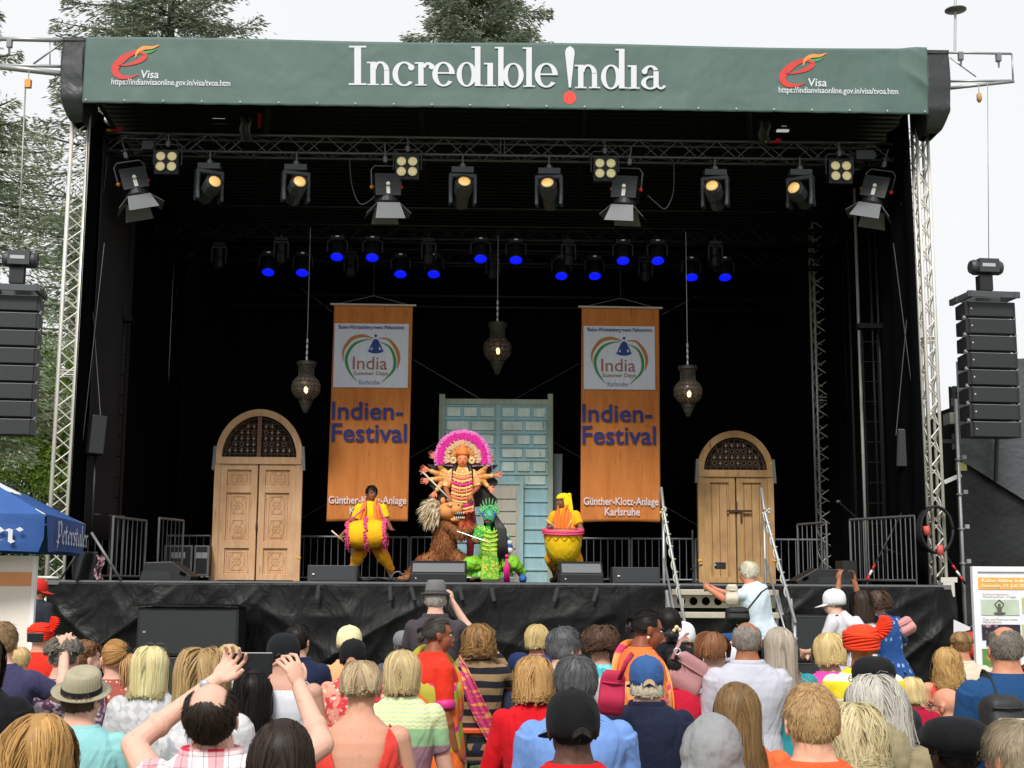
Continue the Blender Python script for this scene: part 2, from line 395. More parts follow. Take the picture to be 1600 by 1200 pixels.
G.ring(959, 348, 53, 57, 25, 8, 0, 322); G.rect(928, 1009, 340, 347)                     # e
y = G.y(); A = []; Bp = []
for t in np.linspace(0, 1, 20):                                                          # exclamation stroke
    v = 213+t*192; wd = 22*sqrt(max(0, 1-((.17-t)/.17)**2)) if t < .17 else 22-17*(t-.17)/.83
    A.append(m2(1068-wd, v, y)); Bp.append(m2(1068+wd, v, y))
G.mb.strip(A, Bp)
glyph_n(1086, 408)
bowl(1258, 410); G.stem(1295, 226, 409, 26, True, (0, 13))                               # d
glyph_i(1335, 410)
G.ring(1440, 383, 42, 30, 22, 7, 75, 330); G.rect(1455, 1479, 330, 398); G.ring(1441, 335, 37, 33, 22, 8, 20, 165); G.disc(1414, 330, 13); G.ring(1490, 393, 22, 20, 12, 9, 190, 350)   # a
G.rect(1428, 1460, 352, 359)
G.mb.build('lettering', WHT, gb)
G = Glyph(); G.disc(1067, 452, 30); G.mb.build('red_dot', mat('signal_red', '#e0402f', .6), gb)
EVR = mat('visa_red', '#c9362d', .6); EVO = mat('visa_orange', '#f0923c', .6); EVG = mat('visa_green', '#2d9a50', .6)
for (du, dv) in ((0, 0), (1043, 12.8)):
    mf = lambda a, b, Y, du=du, dv=dv: P(a/2.963+du, b/2.963+dv, Y)
    q = MB(); stroke2(q, [(548, 305, 3), (600, 297, 11), (648, 280, 20), (672, 258, 22), (655, 240, 17), (615, 245, 20), (565, 275, 32), (532, 318, 34), (552, 352, 24), (600, 357, 12), (642, 345, 2)], YL-.003, mf); q.build('visa_emblem', EVR, gb)
    q = MB(); stroke2(q, [(628, 268, 2), (636, 240, 13), (665, 222, 17), (705, 220, 12), (738, 207, 2)], YL-.005, mf); q.build('orange_leaf', EVO, gb)
    q = MB(); stroke2(q, [(655, 238, 2), (685, 241, 11), (708, 235, 8), (726, 224, 1)], YL-.004, mf); q.build('green_leaf', EVG, gb)
    a = mf(652, 362, YL); b = mf(736, 326, YL); text_mesh('Visa', 'lettering', WHT, gb, (a.x, a.z), (b.x, b.z), YL, .012, shear=.1)
    a = mf(515, 400, YL); b = mf(1067, 371, YL); text_mesh('https://indianvisaonline.gov.in/visa/tvoa.htm', 'lettering', WHT, gb, (a.x, a.z), (b.x, b.z), YL, .01)
# dark tarpaulin boots over the two roof corners
def corner(x0, x1, label, sgn):
    r = thing('corner_tarpaulin', ((x0+x1)/2, 18.4, 8.3), label, 'tarpaulin')
    def fn(a, b):
        t = a*2*pi; cx = (x0+x1)/2; hx = abs(x1-x0)/2; s_ = (abs(cos(t))**.16)*(1 if cos(t) > 0 else -1); q = (abs(sin(t))**.16)*(1 if sin(t) > 0 else -1)
        sh = 1 if b > .25 else .45+.55*(b/.25)**.6
        k = .010*float(ridge(vn(a*14+b*3, b*5)))**2
        return (cx+sgn*(1-sh)*-hx*.5+(hx+k)*s_*sh-.01*sgn*sin(b*7), 18.72+(.38+k)*q*sh, 8.22+1.20*b)
    MB().grid(60, 30, fn).build('sheet', TARPG, r, True)
    MB().bbox((x0+.01, 18.32, 9.38), (x1-.01, 19.1, 9.43)).build('sheet_top', TARPG, r)
corner(-6.17, -5.83, 'dark grey tarpaulin wrapped round the left roof corner', -1)
corner(6.50, 6.86, 'dark grey tarpaulin wrapped round the right roof corner', 1)

# ---------------------------------------------------------------- towers and trusses
def tower(x, y, z0, z1, size, label, m=ALU, grp='truss towers holding the stage roof', rc=.026, rb_=.011, rz=0):
    r = thing('truss_tower', (x, y, z0), label, 'truss tower', grp)
    truss(r, (x, y, z0), (x, y, z1), (cos(rz), sin(rz), 0), size, rc, rb_, .2, m)
    MB().bbox((x-size*.8, y-size*.8, z0), (x+size*.8, y+size*.8, z0+.03)).build('foot_plate', STEEL, r)
    return r
tower(-6.0, 18.85, .0, 9.1, .23, 'pale aluminium truss tower at the left front corner of the stage', rz=.35)
tower(6.60, 19.0, FZ-.3, 9.1, .17, 'slim aluminium truss tower tight against the right side curtain', rz=.1)
tower(6.90, 20.6, 0, 9.0, .27, 'outer aluminium lattice tower at the right edge of the stage', rz=.2)
tower(-5.95, 24.2, FZ, 8.4, .30, 'rear truss tower at the back left of the stage', ALU, rc=.022)
tower(6.38, 24.2, FZ, 8.4, .30, 'rear truss tower at the back right of the stage', ALU, rc=.022)
def htruss(z, y, x0, x1, size, label, m=ALUD, name='lighting_truss', rc=.022):
    r = thing(name, (x0, y, z), label, 'truss'); truss(r, (x0, y, z), (x1, y, z), (0, 0, 1), size, rc, .009, .3, m); return r
LT = htruss(8.24, 19.6, -6.05, 6.6, .27, 'front lighting truss under the banner carrying the row of lamps', mat('grey_truss', '#6e7073', .45, .6, .2, 9))
BT1 = htruss(7.62, 22.4, -5.7, 6.2, .24, 'middle lighting truss in the dark with six blue lit lamps', BLK)
BT2 = htruss(7.42, 23.3, -5.7, 6.2, .24, 'rear lighting truss in the dark with eight blue lit lamps', BLK)
for zz, yy, ll in ((6.95, 24.4, 'upper thin pipe before the backdrop'), (6.78, 24.6, 'lower thin pipe before the backdrop'), (7.75, 21.2, 'dark pipe hanging between front and middle truss')):
    tag(MB().tube((-5.7, yy, zz), (6.2, yy, zz), .02).build('hanging_pipe', BLK, None, True), ll, 'pipe')
def pipe(p0, p1, r, label, m=STEEL, name='vertical_pipe', cat='pipe', group=None):
    return tag(MB().tube(p0, p1, r).build(name, m, None, True), label, cat, group)
for i, (u0, u1, Y, m, r) in enumerate(((146, 116, 19.4, ALU, .022), (196, 182, 21.6, BLK, .03), (215, 205, 22.2, ALU, .028), (228, 222, 22.8, BLK, .03), (236, 226, 23.2, BLK, .02), (205, 190, 20.6, BLK, .02))):
    pipe((PX(u0, Y, 300), Y, FZ), (PX(u0, Y, 300), Y, 8.3), r, ['pale cable pipe running up beside the left tower', 'thin black pipe leftmost in the left wing', 'brightest steel pipe in the left wing', 'black pipe beside the left rear tower', 'thinner black pipe touching the left rear tower', 'thin black pipe in front of the left wing pipes'][i], m)
for i, (u0, Y, m, r) in enumerate(((1341, 21.6, ALU, .028), (1328, 22.2, BLK, .03), (1320, 22.8, BLK, .025), (1362, 20.8, BLK, .02), (1372, 20.6, BLK, .025))):
    pipe((PX(u0, Y, 480), Y, FZ), (PX(u0, Y, 480), Y, 8.3), r, ['brightest steel pipe in the right wing', 'black pipe beside the right rear tower', 'thin black pipe touching the right rear tower', 'thin black pipe left of the right hanging cables', 'thicker black pipe right of centre in the right wing'][i], m)
# wing ladders with cross rungs in the dark
for u0, lb in ((178, 'dark ladder frame in the left wing'), (1365, 'dark ladder frame in the right wing')):
    r = MB(); x = PX(u0, 20.4, 700)
    for d_ in (-.12, .12): r.tube((x+d_, 20.4, FZ), (x+d_, 20.4, 5.6), .014)
    for z in np.arange(FZ+.3, 5.5, .32): r.tube((x-.12, 20.4, z), (x+.12, 20.4, z), .009)
    r.bbox((x-.2, 20.3, 5.62), (x+.2, 20.5, 5.7)); tag(r.build('ladder_frame', BLKM, None), lb, 'ladder')
# steel cross wires
wires = [((163, 380, 19.2), (128, 700, 19.2), 'thin tension wire crossing down left in the left wing'), ((139, 400, 19.3), (160, 690, 19.3), 'thin tension wire crossing down right in the left wing'),
 ((1396, 380, 19.2), (1437, 700, 19.2), 'thin tension wire crossing down right in the right wing'), ((1428, 380, 19.3), (1400, 680, 19.3), 'thin tension wire crossing down left in the right wing'),
 ((646, 562, 24.6), (755, 626, 24.6), 'thin stay wire from left banner to the turquoise door'), ((905, 568, 24.6), (800, 626, 24.6), 'thin stay wire from right banner to the turquoise door'),
 ((470, 810, 24.7), (686, 690, 24.7), 'thin wire low on the backdrop left of the turquoise door'), ((864, 690, 24.7), (1092, 822, 24.7), 'thin wire low on the backdrop right of the turquoise door'),
 ((470, 450, 24.6), (520, 488, 24.6), 'short thin wire behind the top of the left banner'), ((1034, 492, 24.6), (1090, 462, 24.6), 'short thin wire behind the top of the right banner')]
for a, b, l_ in wires: tag(MB().tube(P(*a), P(*b), .006, seg=5).build('stay_wire', mat('wire', '#6f7274', .5, .5), None), l_, 'wire')
pipe(P(40, 130, 18.4), P(28, 412, 18.4), .012, 'long hoist chain above the left speaker array', mat('chain', '#9a9a96', .5, .5, .5, 60), 'hoist_chain', 'chain')
pipe(P(1543, 128, 18.6), P(1545, 415, 18.6), .006, 'fine hoist cable above the right speaker array', mat('chain', '#9a9a96', .5, .5, .5, 60), 'hoist_chain', 'chain')

# outrigger arms that carry the speaker arrays
def arm(side, Y, pts, hooks, label, extra=None):
    r = thing('outrigger_arm', P(*pts[0][0], Y), label, 'rigging arm')
    q = MB()
    for a, b, rr in pts: q.tube(P(*a, Y), P(*b, Y), rr)
    q.build('rods', STEEL, r, True)
    for h_ in hooks:
        c_ = P(*h_, Y-.05); q = MB().box(c_, (.07, .07, .12)); q.tube(c_, c_-Vector((0, 0, .16)), .03, .01); q.build('beam_clamp', ALUD, r)
    if extra: extra(r)
def ex(r):
    p0 = P(1492, 82, 18.7); p1 = P(1493, -12, 18.7); MB().tube(p0, p1, .02).build('mast', STEEL, r)
    MB().lathe([(.01, .03), (.06, .02), (.16, 0), (.16, -.015), (.02, -.03)], P(1493, 15, 18.7)).build('disc', ALUD, r, True)
    c_ = P(1530, 152, 18.65); MB().lathe([(.005, .07), (.035, .05), (.04, -.04), (.015, -.08)], c_).build('hook_block', mat('ochre_hook', '#b98b52'), r, True); MB().tube(c_, c_+Vector((0, 0, .22)), .008).build('hook_rope', STEEL, r)
def exl(r):
    c_ = P(44, 131, 18.35); MB().box(c_, (.085, .07, .12)).build('hook_block', mat('orange_hook', '#d9974a'), r); MB().tube(c_, c_+Vector((0, 0, .2)), .008).build('hook_rope', STEEL, r)
arm(-1, 18.4, [((-30, 60), (100, 63), .035), ((-30, 101), (103, 116), .045), ((-30, 101), (103, 104), .025), ((52, 100), (98, 66), .015), ((78, 60), (78, 104), .01)], [(15, 68)], 'pale steel outrigger arm above the left speaker array with orange hook', exl)
arm(1, 18.7, [((1470, 82), (1580, 84), .02), ((1482, 127), (1584, 126), .02), ((1482, 138), (1584, 127), .028), ((1581, 84), (1583, 126), .014), ((1484, 90), (1525, 120), .01)], [(1501, 88), (1560, 90)], 'pale steel outrigger arm at the top right with mast and round disc', ex)

# ---------------------------------------------------------------- scenery doors
def wood(name, c1, c2, c3, sc=1.0, vert=True):
    g = N(name); v = g.vec((9*sc, 9*sc, .9*sc)); a = g.noise(2.2, 6, v, .6); b = g.noise(1.3, 4)
    c_ = g.mix(g.step(a, .35, .7), lin(c1), lin(c2)); c_ = g.mix(g.step(b, .45, .75), c_, lin(c3)); c_ = g.mix(g.step(g.noise(6, 5, g.vec((4, 4, .5)), .5), .62, .78), c_, tuple(x*.45 for x in lin(c3)))
    g.col(c_); g.b.inputs['Roughness'].default_value = .68; g.bump(a, .3, .01); return g.m
WD1 = wood('honey_wood', '#d2a57a', '#dfb78e', '#bb8b60'); WD2 = wood('weathered_wood', '#b38a58', '#c59e6c', '#8f6b40')
WD3 = wood('carved_wood', '#c99b6e', '#d6ab80', '#b38558')
IRON = mat('dark_carved_wood', '#45301f', .6, 0, .4, 20); RUST = mat('rusty_iron', '#4e3325', .6, .3, .3, 20)
def arch_door(cx, W, zt, zs, Y, label, carved):
    r = thing('arched_door', (cx, Y, FZ), label, 'door'); R_ = W/2; t = .12; wd = WD1 if carved else WD2
    # frame: jambs, half-round arch, lintel
    q = MB(); H = zt-FZ; ra = zt-zs   # arch rise
    for s_ in (-1, 1): q.bbox((cx+s_*R_, Y, FZ), (cx+s_*(R_-.11), Y+t, zs))
    q.build('jamb', wd, r)
    q = MB(); n = 40; ro = []
    for i in range(n+1):
        a = pi*i/n; ox, oz = R_*cos(a), ra*sin(a); ix, iz = (R_-.11)*cos(a), (ra-.12)*sin(a)
        ro.append(np.array([(cx+ox, Y-.01, zs+oz), (cx+ix, Y-.01, zs+iz), (cx+ix, Y+t, zs+iz), (cx+ox, Y+t, zs+oz)]))
    q.loft(ro); q.build('arch', wd, r)
    q = MB().bbox((cx-R_+.02, Y-.02, zs-.1), (cx+R_-.02, Y+t-.01, zs+.02)); q.build('lintel', wd, r)
    # lunette
    g_ = MB(); g_.bbox((cx-R_+.12, Y+.085, zs+.02), (cx+R_-.12, Y+.1, zs+.03))
    def inside(x, z): return (x/(R_-.13))**2+(z/(ra-.14))**2 < 1
    st_ = .105
    for i in range(-8, 9):
        x = i*st_
        if abs(x) < R_-.14:
            h = (ra-.14)*sqrt(1-(x/(R_-.13))**2); g_.tube((cx+x, Y+.05, zs+.02), (cx+x, Y+.05, zs+h), .009, seg=5)
    for j in range(0, 8):
        z = .08+j*st_
        if z < ra-.16: h = (R_-.13)*sqrt(1-(z/(ra-.14))**2); g_.tube((cx-h, Y+.055, zs+z), (cx+h, Y+.055, zs+z), .009, seg=5)
    for k in (.93, .8):
        g_.path([(cx+k*(R_-.12)*cos(a), Y+.04, zs+.02+k*(ra-.13)*sin(a)) for a in np.linspace(0, pi, 30)], .012, 5)
    g_.build('lunette_grille', IRON, r)
    cr = MB()   # carved flowers and crosses, paler than the grille behind them
    for i in range(-6, 7):
        for j in range(6):
            x = i*st_+st_/2*(1 if not carved else 0); z = .14+j*st_
            if inside(x*1.12, z*1.12):
                if (j % 2 == (0 if carved else 1)) or random.random() < .35:
                    cr.box((cx+x, Y+.03, zs+z), (.06, .01, .016)); cr.box((cx+x, Y+.028, zs+z), (.016, .01, .07))
                else: cr.path([(cx+x+.035*cos(a), Y+.03, zs+z+.035*sin(a)) for a in np.linspace(0, 2*pi, 9)], .005, 4)
    cr.build('carved_flowers', mat('pale_carving', '#8d7560', .6, 0, .4, 25), r)
    MB().grid(24, 1, lambda a, b: (cx+(R_-.1)*cos(pi*a)*.98, Y+.11, zs+b*(ra-.11)*sin(pi*a)*.98)).build('lunette_back', mat('lunette_dark', '#1b120d', .8), r)
    if carved: MB().bbox((cx-.04, Y+.0, zs+.02), (cx+.03, Y+.06, zt-.13)).build('centre_bar', RUST if False else mat('reddish_bar', '#6e4630', .6, 0, .3), r)
    # leaves
    zt2 = zs-.1
    for s_, x0, x1 in ((-1, cx-R_+.11, cx-.012), (1, cx+.012, cx+R_-.11)):
        lf = MB().bbox((x0, Y+.05, FZ+.01), (x1, Y+.1, zt2)).build('door_leaf', wd, r)
        q = MB(); wst = .11
        hs = [FZ+.01, FZ+.62, FZ+1.58, zt2] if carved else [FZ+.01, zt2]
        q.bbox((x0+.003, Y+.012, FZ+.012), (x0+wst, Y+.049, zt2-.002)); q.bbox((x1-wst, Y+.012, FZ+.012), (x1-.003, Y+.049, zt2-.002))
        for i, h in enumerate(hs):
            a, b = (h+.002, h+.1) if i == 0 else ((h-.1, h-.002) if i == len(hs)-1 else (h-.06, h+.06)); q.bbox((x0+wst, Y+.014, a), (x1-wst, Y+.049, b))
        q.build('rails', wd, lf, world=True)
        if carved:
            q = MB()
            for i in range(3):
                a = hs[i]+.1 if i == 0 else hs[i]+.06; b = hs[i+1]-.06 if i < 2 else hs[i+1]-.1
                xa, xb = x0+wst, x1-wst; cxx = (xa+xb)/2; hw = (xb-xa)/2
                for m_ in (.03, .075):
                    P4 = [(xa+m_, a+m_), (xb-m_, a+m_), (xb-m_, b-m_), (xa+m_, b-m_)]
                    for e in range(4): q.tube((P4[e][0], Y+.049, P4[e][1]), (P4[(e+1) % 4][0], Y+.049, P4[(e+1) % 4][1]), .0065, seg=5)
                nn_ = 1 if b-a < .7 else 2
                for k in range(nn_):
                    zc = a+(b-a)*(k+.5)/nn_; rr = min(hw-.11, .12)
                    for e in range(8):
                        t_ = e*pi/4; q.ell((cxx+rr*.6*cos(t_), Y+.049, zc+rr*.6*sin(t_)), (.026, .007, .026), nu=8, nv=6)
                    q.ell((cxx, Y+.049, zc), (.026, .009, .026), nu=8, nv=6)
                    for d_ in (-1, 1):
                        q.path([(cxx+d_*rr*1.25*cos(a_), Y+.048, zc+rr*1.5*sin(a_)) for a_ in np.linspace(-1.2, 1.2, 9)], .0055, 5)
                        q.tube((cxx-rr, Y+.048, zc+d_*rr*1.5), (cxx+rr, Y+.048, zc+d_*rr*1.5), .008, seg=5)
                        q.tube((cxx-rr, Y+.046, zc-d_*rr*1.5), (cxx+rr, Y+.046, zc+d_*rr*1.5), .006, seg=5)
            q.build('carving', WD3, lf)
        else:
            q = MB()
            for x in np.linspace(x0+wst+.03, x1-wst-.03, 3): q.bbox((x-.004, Y+.044, FZ+.1), (x+.004, Y+.049, zt2-.1))
            q.build('plank_seams', mat('seam', '#6d4c2b', .8), lf)
    if carved: MB().ell((cx+.0, Y+.0, FZ+.92), (.02, .03, .1)).build('lock', RUST, r)
    else:
        q = MB().bbox((cx-.17, Y-.03, FZ+1.24), (cx+.27, Y-.005, FZ+1.275)); q.bbox((cx+.07, Y-.03, FZ+1.07), (cx+.1, Y-.008, FZ+1.23)); q.bbox((cx-.02, Y-.03, FZ+1.28), (cx+.015, Y-.01, FZ+1.42)); q.build('iron_bolt', RUST, r)
    for s_ in (-1, 1): MB().box((cx+s_*(R_+.012), Y+.05, zs+.0), (.05, .14, .42), Matrix.Rotation(-.06*s_, 3, 'Y')).build('bracket', ALUD, r)
    q = MB()
    for s_ in (-1, 1):
        for z in (FZ+.4, FZ+1.6+.5): q.box((cx+s_*(R_-.02), Y-.006, z), (.07, .01, .03))
    q.build('yellow_tag', YELP, r); return r
Yd = 23.0
arch_door(-3.90, 1.53, 4.58, PZ(716, Yd, 400), Yd, 'left arched double door of honey wood with carved panels and dark lattice lunette', True)
arch_door(4.47, 1.34, 4.27, PZ(738, Yd, 1150)+.02, Yd, 'right arched double door of plain weathered planks with iron bolt', False)
# turquoise door at the centre
x0, x1 = PX(690, 23.2), PX(861, 23.2); zt = PZ(624, 23.2, 775)
cd = thing('turquoise_door', ((x0+x1)/2, 23.2, FZ), 'tall turquoise panelled door with small brown wicket door at centre stage', 'door')
TQ = wood('turquoise_frame', '#8db8c4', '#a3c8ce', '#9caf9f'); TP = wood('pale_turquoise_panel', '#cfe0d8', '#dfece2', '#a9c0b4', .8); TW = wood('wicket_brown', '#a9adA6', '#b9b19c', '#9db0ae'); TF = wood('grey_green_frame', '#96a38f', '#aab3a0', '#7b8a75')
MB().bbox((x0, 23.2, FZ), (x1, 23.26, zt)).build('door_boards', TQ, cd)
q = MB(); q.bbox((x0-.05, 23.15, FZ), (x0+.05, 23.255, zt+.08)); q.bbox((x1-.06, 23.15, FZ), (x1+.03, 23.255, zt+.1)); q.bbox((x0+.05, 23.16, zt-.1), (x1-.06, 23.25, zt)); q.build('outer_frame', TF, cd)
xm = PX(778, 23.2); MB().bbox((xm-.035, 23.165, FZ), (xm+.035, 23.199, zt-.1)).build('centre_post', TQ, cd)
q = MB(); fr = MB(); wx0, wx1, wz = PX(752, 23.1), PX(812, 23.1), PZ(757, 23.1)
zz = zt-.13; row = 0
while zz > FZ+.12:
    h = .21 if row < 2 or row % 2 == 0 else .2
    for a, b in ((x0+.06, xm-.045), (xm+.045, x1-.07)):
        k = 3 if row % 2 == 0 and row < 5 else (2 if row < 6 else 1); wv = (b-a)/k
        for i in range(k):
            xa, xb = a+i*wv+.022, a+(i+1)*wv-.022
            if a > xm and row > 5: xa = a+.14
            cxm, czm = (xa+xb)/2, zz-h/2
            if xa < wx1+.05 and xb > wx0-.05 and zz-h < wz+.03: continue
            q.frust([(xa, 23.199, zz-h+.02), (xa, 23.199, zz-.02), (xa+.012, 23.17, zz-h+.032), (xa+.012, 23.17, zz-.032), (xb, 23.199, zz-h+.02), (xb, 23.199, zz-.02), (xb-.012, 23.17, zz-h+.032), (xb-.012, 23.17, zz-.032)])
    fr.bbox((x0+.05, 23.175, zz+.0), (xm-.035, 23.198, zz+.022)); fr.bbox((xm+.035, 23.175, zz+.0), (x1-.06, 23.198, zz+.022))
    zz -= h+.035; row += 1
q.build('raised_panels', TP, cd); fr.build('cross_rails', TQ, cd)
wk = MB().bbox((wx0, 23.1, FZ), (wx1, 23.16, wz)).build('wicket_door', TW, cd)
q = MB()
for z in np.linspace(FZ+.15, wz-.25, 7): q.bbox((wx0+.06, 23.08, z), (wx1-.06, 23.099, z+.17))
q.build('wicket_panels', wood('wicket_pale', '#b6b5a8', '#c3b9a4', '#a79f8c'), wk)
q = MB(); q.bbox((wx1, 23.08, FZ), (wx1+.07, 23.165, wz+.06)); q.bbox((wx0-.05, 23.08, wz), (wx1, 23.165, wz+.07)); q.build('wicket_frame', TQ, wk)
pl = MB().box((PX(870, 23.6), 23.6, PZ(800, 23.6)), (.16, .04, 2.1), Matrix.Rotation(.02, 3, 'Y')); tag(pl.build('leaning_board', mat('grey_board', '#8d979b', .6), None), 'pale grey board leaning behind the right edge of the turquoise door', 'board')

# ---------------------------------------------------------------- orange hanging banners
PAT = [('rod_cord', 0)]
def indien(u0, u1, ub0, ub1, vt, vb, panel, label):
    Y = 22.6; a = P(u0, vt, Y); b = P(u1, vt+2, Y); c_ = P(ub0, vb, Y); d = P(ub1, vb, Y)
    r = thing('festival_banner', ((a.x+b.x)/2, Y, a.z), label, 'banner', 'orange banners hanging either side of the turquoise door')
    g = N('orange_cloth'); f = g.noise(3, 4, g.vec((2.2, 1, .35)))
    cc = g.mix(g.step(f, .35, .7), lin('#cf7f39'), lin('#bf6e2d')); s_ = g.step(g.noise(4, 5, g.vec((7, 1, .8)), .3), .62, .7); z_ = g.xyz()[2]
    g.col(g.mix(g.math('MULTIPLY', s_, .55), cc, lin('#6c3418'))); g.b.inputs['Roughness'].default_value = .8; g.bump(g.noise(5, 3, g.vec((2.5, 1, .25))), .35, .03)
    def fn(s, t):
        q = a.lerp(b, s).lerp(c_.lerp(d, s), t); yy = .02*float(vn(s*9, t*2.5+u0))*(1-t*.5)
        return (q.x, Y+.01+yy, q.z+.015*sin(pi*s)*t)
    cl = MB().grid(40, 60, fn).build('cloth', g.m, r, True); mod_solid(cl, .004, 1)
    MB().tube(a-Vector((.06, 0, -.01)), b+Vector((.06, 0, .01)), .018).build('rod', mat('pale_rod', '#cfc7ba', .5), r)
    m = (a+b)/2+Vector((0, 0, .17)); q = MB().tube(a, m, .005, seg=5); q.tube(m, b, .005, seg=5); q.tube(m, (m.x, Y, 7.3), .003, seg=4); q.build('cord', mat('wire', '#6f7274', .5, .5), r)
    pu0, pu1, pv0, pv1 = panel; A = P(pu0, pv0, Y-.012); B = P(pu1, pv1, Y-.012)
    g = N('logo_panel'); g.col(g.mix(g.noise(5, 3, g.vec((2.5, 1, .3))), lin('#c9cede'), lin('#e2e5ee'))); g.b.inputs['Roughness'].default_value = .8
    pn = MB().bbox((A.x, Y-.006, B.z), (B.x, Y-.003, A.z)).build('logo_panel', g.m, r)
    S = (pu1-pu0)/405; mf = lambda x, y_, Yy: P(pu0+(x-470)*S, pv0+(y_-515)*(pv1-pv0)/350, Yy)
    yl = Y-.012; OR = mat('arc_orange', '#b8772f', .7); GN = mat('arc_green', '#3f8a4b', .7); BL = mat('figure_blue', '#1f3f86', .7)
    q = MB(); stroke2(q, [(518, 720, 2), (520, 660, 14), (565, 600, 20), (625, 583, 16), (685, 597, 4)], yl, mf); stroke2(q, [(712, 597, 3), (768, 603, 12), (812, 655, 20), (826, 710, 16), (815, 765, 2)], yl, mf); q.build('orange_arcs', OR, pn)
    q = MB(); stroke2(q, [(595, 832, 2), (548, 770, 13), (535, 700, 17), (575, 632, 15), (640, 605, 7), (680, 606, 2)], yl-.001, mf); stroke2(q, [(722, 616, 2), (775, 645, 12), (802, 705, 16), (795, 770, 14), (730, 836, 2)], yl-.001, mf); q.build('green_arcs', GN, pn)
    q = MB(); q.ell(mf(698, 583, yl), (.022, .004, .028)); stroke2(q, [(698, 600, 12), (698, 615, 38), (697, 635, 46), (697, 655, 34), (697, 665, 60)], yl-.002, mf); stroke2(q, [(655, 664, 8), (680, 668, 18), (715, 668, 18), (740, 664, 8)], yl-.003, mf)
    stroke2(q, [(686, 612, 8), (672, 640, 9), (662, 662, 6)], yl-.0035, mf); stroke2(q, [(709, 612, 8), (724, 640, 9), (734, 662, 6)], yl-.0036, mf); q.build('yoga_figure', BL, pn)
    TX = mat('text_brown', '#a0694a', .7); TB = mat('text_blue', '#2c3a86', .7); TGy = mat('text_grey', '#8f93a8', .7)
    def tx(s_, m_, x0, x1, y0, y1, bold=0.0, par=r, name='lettering'):
        p = mf(x0, y1, yl); q_ = mf(x1, y0, yl); text_mesh(s_, name, m_, par, (p.x, p.z), (q_.x, q_.z), yl-.004, bold)
    tx('India', TX, 570, 762, 697, 765, .0, pn); tx('Summer Days', TX, 575, 765, 776, 802, -.0, pn); tx('Karlsruhe', TGy, 605, 720, 822, 846, 0, pn)
    tx('Baden-Württemberg meets Maharashtra', TB, 492, 856, 528, 552, .0, pn)
    IB = mat('indien_blue', '#2d3478', .75, 0, .15, 20); yl = Y-.016
    dx = pu0-523; ddx = -3 if u0 < 800 else 0
    def t2(s_, m_, u_0, u_1, v0, v1, bold):
        p = P(u_0+dx, v1, Y-.02); q_ = P(u_1+dx, v0, Y-.02); text_mesh(s_, 'lettering', m_, r, (p.x, p.z), (q_.x, q_.z), Y-.016, bold, .001)
    dv = pv0-506
    t2('Indien-', IB, 518 if u0 < 800 else 521, 630, 629+dv, 656+dv, .014); t2('Festival', IB, 518 if u0 < 800 else 521, 636, 664+dv-1, 692+dv-1, .014)
    LP = mat('text_pale', '#d7cdd0', .7); t2('Günther-Klotz-Anlage', LP, 513 if u0 < 800 else 523, 635 if u0 < 800 else 640, 776+dv*.5, 791+dv*.5, .015); t2('Karlsruhe', LP, 546 if u0 < 800 else 556, 600 if u0 < 800 else 611, 792+dv*.5, 804+dv*.5, .015)
indien(522, 645, 510, 637, 476, 815, (523, 637, 505, 606), 'left orange festival banner with blue lettering behind the smaller drummer')
indien(909, 1030, 907, 1032, 480, 816, (912, 1024, 509, 609), 'right orange festival banner with blue lettering beside the stair rail')

# ---------------------------------------------------------------- lanterns
LM = mat('pierced_lantern_metal', '#4b4640', .5, .5, .4, 40, .8, 55, .01)
def lantern(u, vt, vb, Y, chain_v, label):
    p = P(u, (vt+vb)/2, Y); zt_ = PZ(vt, Y, u); zb = PZ(vb, Y, u); H = zt_-zb
    r = thing('hanging_lantern', (p.x, Y, zt_), label, 'lantern', 'pierced metal lanterns hanging above the stage')
    pr = [(.001, 0), (.06, .03), (.1, .1), (.17, .2), (.2, .27), (.23, .29), (.32, .33), (.40, .42), (.42, .52), (.38, .62), (.26, .70), (.22, .73), (.22, .9), (.27, .95), (.28, 1.0)]
    sc = .24/.42
    # wire cage body: ribs and hoops leave gaps through which the flame shows
    q = MB()
    for i in range(16):
        a = 2*pi*i/16; q.path([(p.x+max(r_*sc, .004)*cos(a+t_*1.2), Y+max(r_*sc, .004)*sin(a+t_*1.2), zb+t_*H) for r_, t_ in pr], .005, 4)
        q.path([(p.x+max(r_*sc, .004)*cos(a-t_*1.2), Y+max(r_*sc, .004)*sin(a-t_*1.2), zb+t_*H) for r_, t_ in pr], .005, 4)
    for r_, t_ in pr[1:]: q.path([(p.x+r_*sc*cos(a), Y+r_*sc*sin(a), zb+t_*H) for a in np.linspace(0, 2*pi, 21)], .007, 4)
    q.build('cage', LM, r, True)
    q = MB().lathe([(r_*sc*.97, t_*H) for r_, t_ in pr[:5]], (p.x, Y, zb)); q.build('finial', LM, r, True)
    q = MB().lathe([(r_*sc*.97, t_*H) for r_, t_ in pr[11:]], (p.x, Y, zb)); q.build('neck', LM, r, True)
    g = N('smoky_glass'); g.col(lin('#6a5e50')); g.b.inputs['Roughness'].default_value = .3; g.b.inputs['Alpha'].default_value = .55
    q = MB().lathe([(r_*sc*.9, t_*H) for r_, t_ in pr[4:12]], (p.x, Y, zb)); q.build('glass', g.m, r, True)
    MB().ell((p.x+.01, Y-.05, zb+.45*H), (.035, .03, .055)).build('flame', mat('flame', '#ffd9a0', .5, emit='#ffd08a', es=7), r, True)
    zc = PZ(chain_v, Y, u); q = MB().tube((p.x, Y, zt_), (p.x, Y, 7.5), .006, seg=5)
    for i in range(4): q.ell((p.x, Y, zt_+.06+i*.1), (.02, .012, .05), nu=8, nv=6)
    q.build('hanging_wire', STEEL, r)
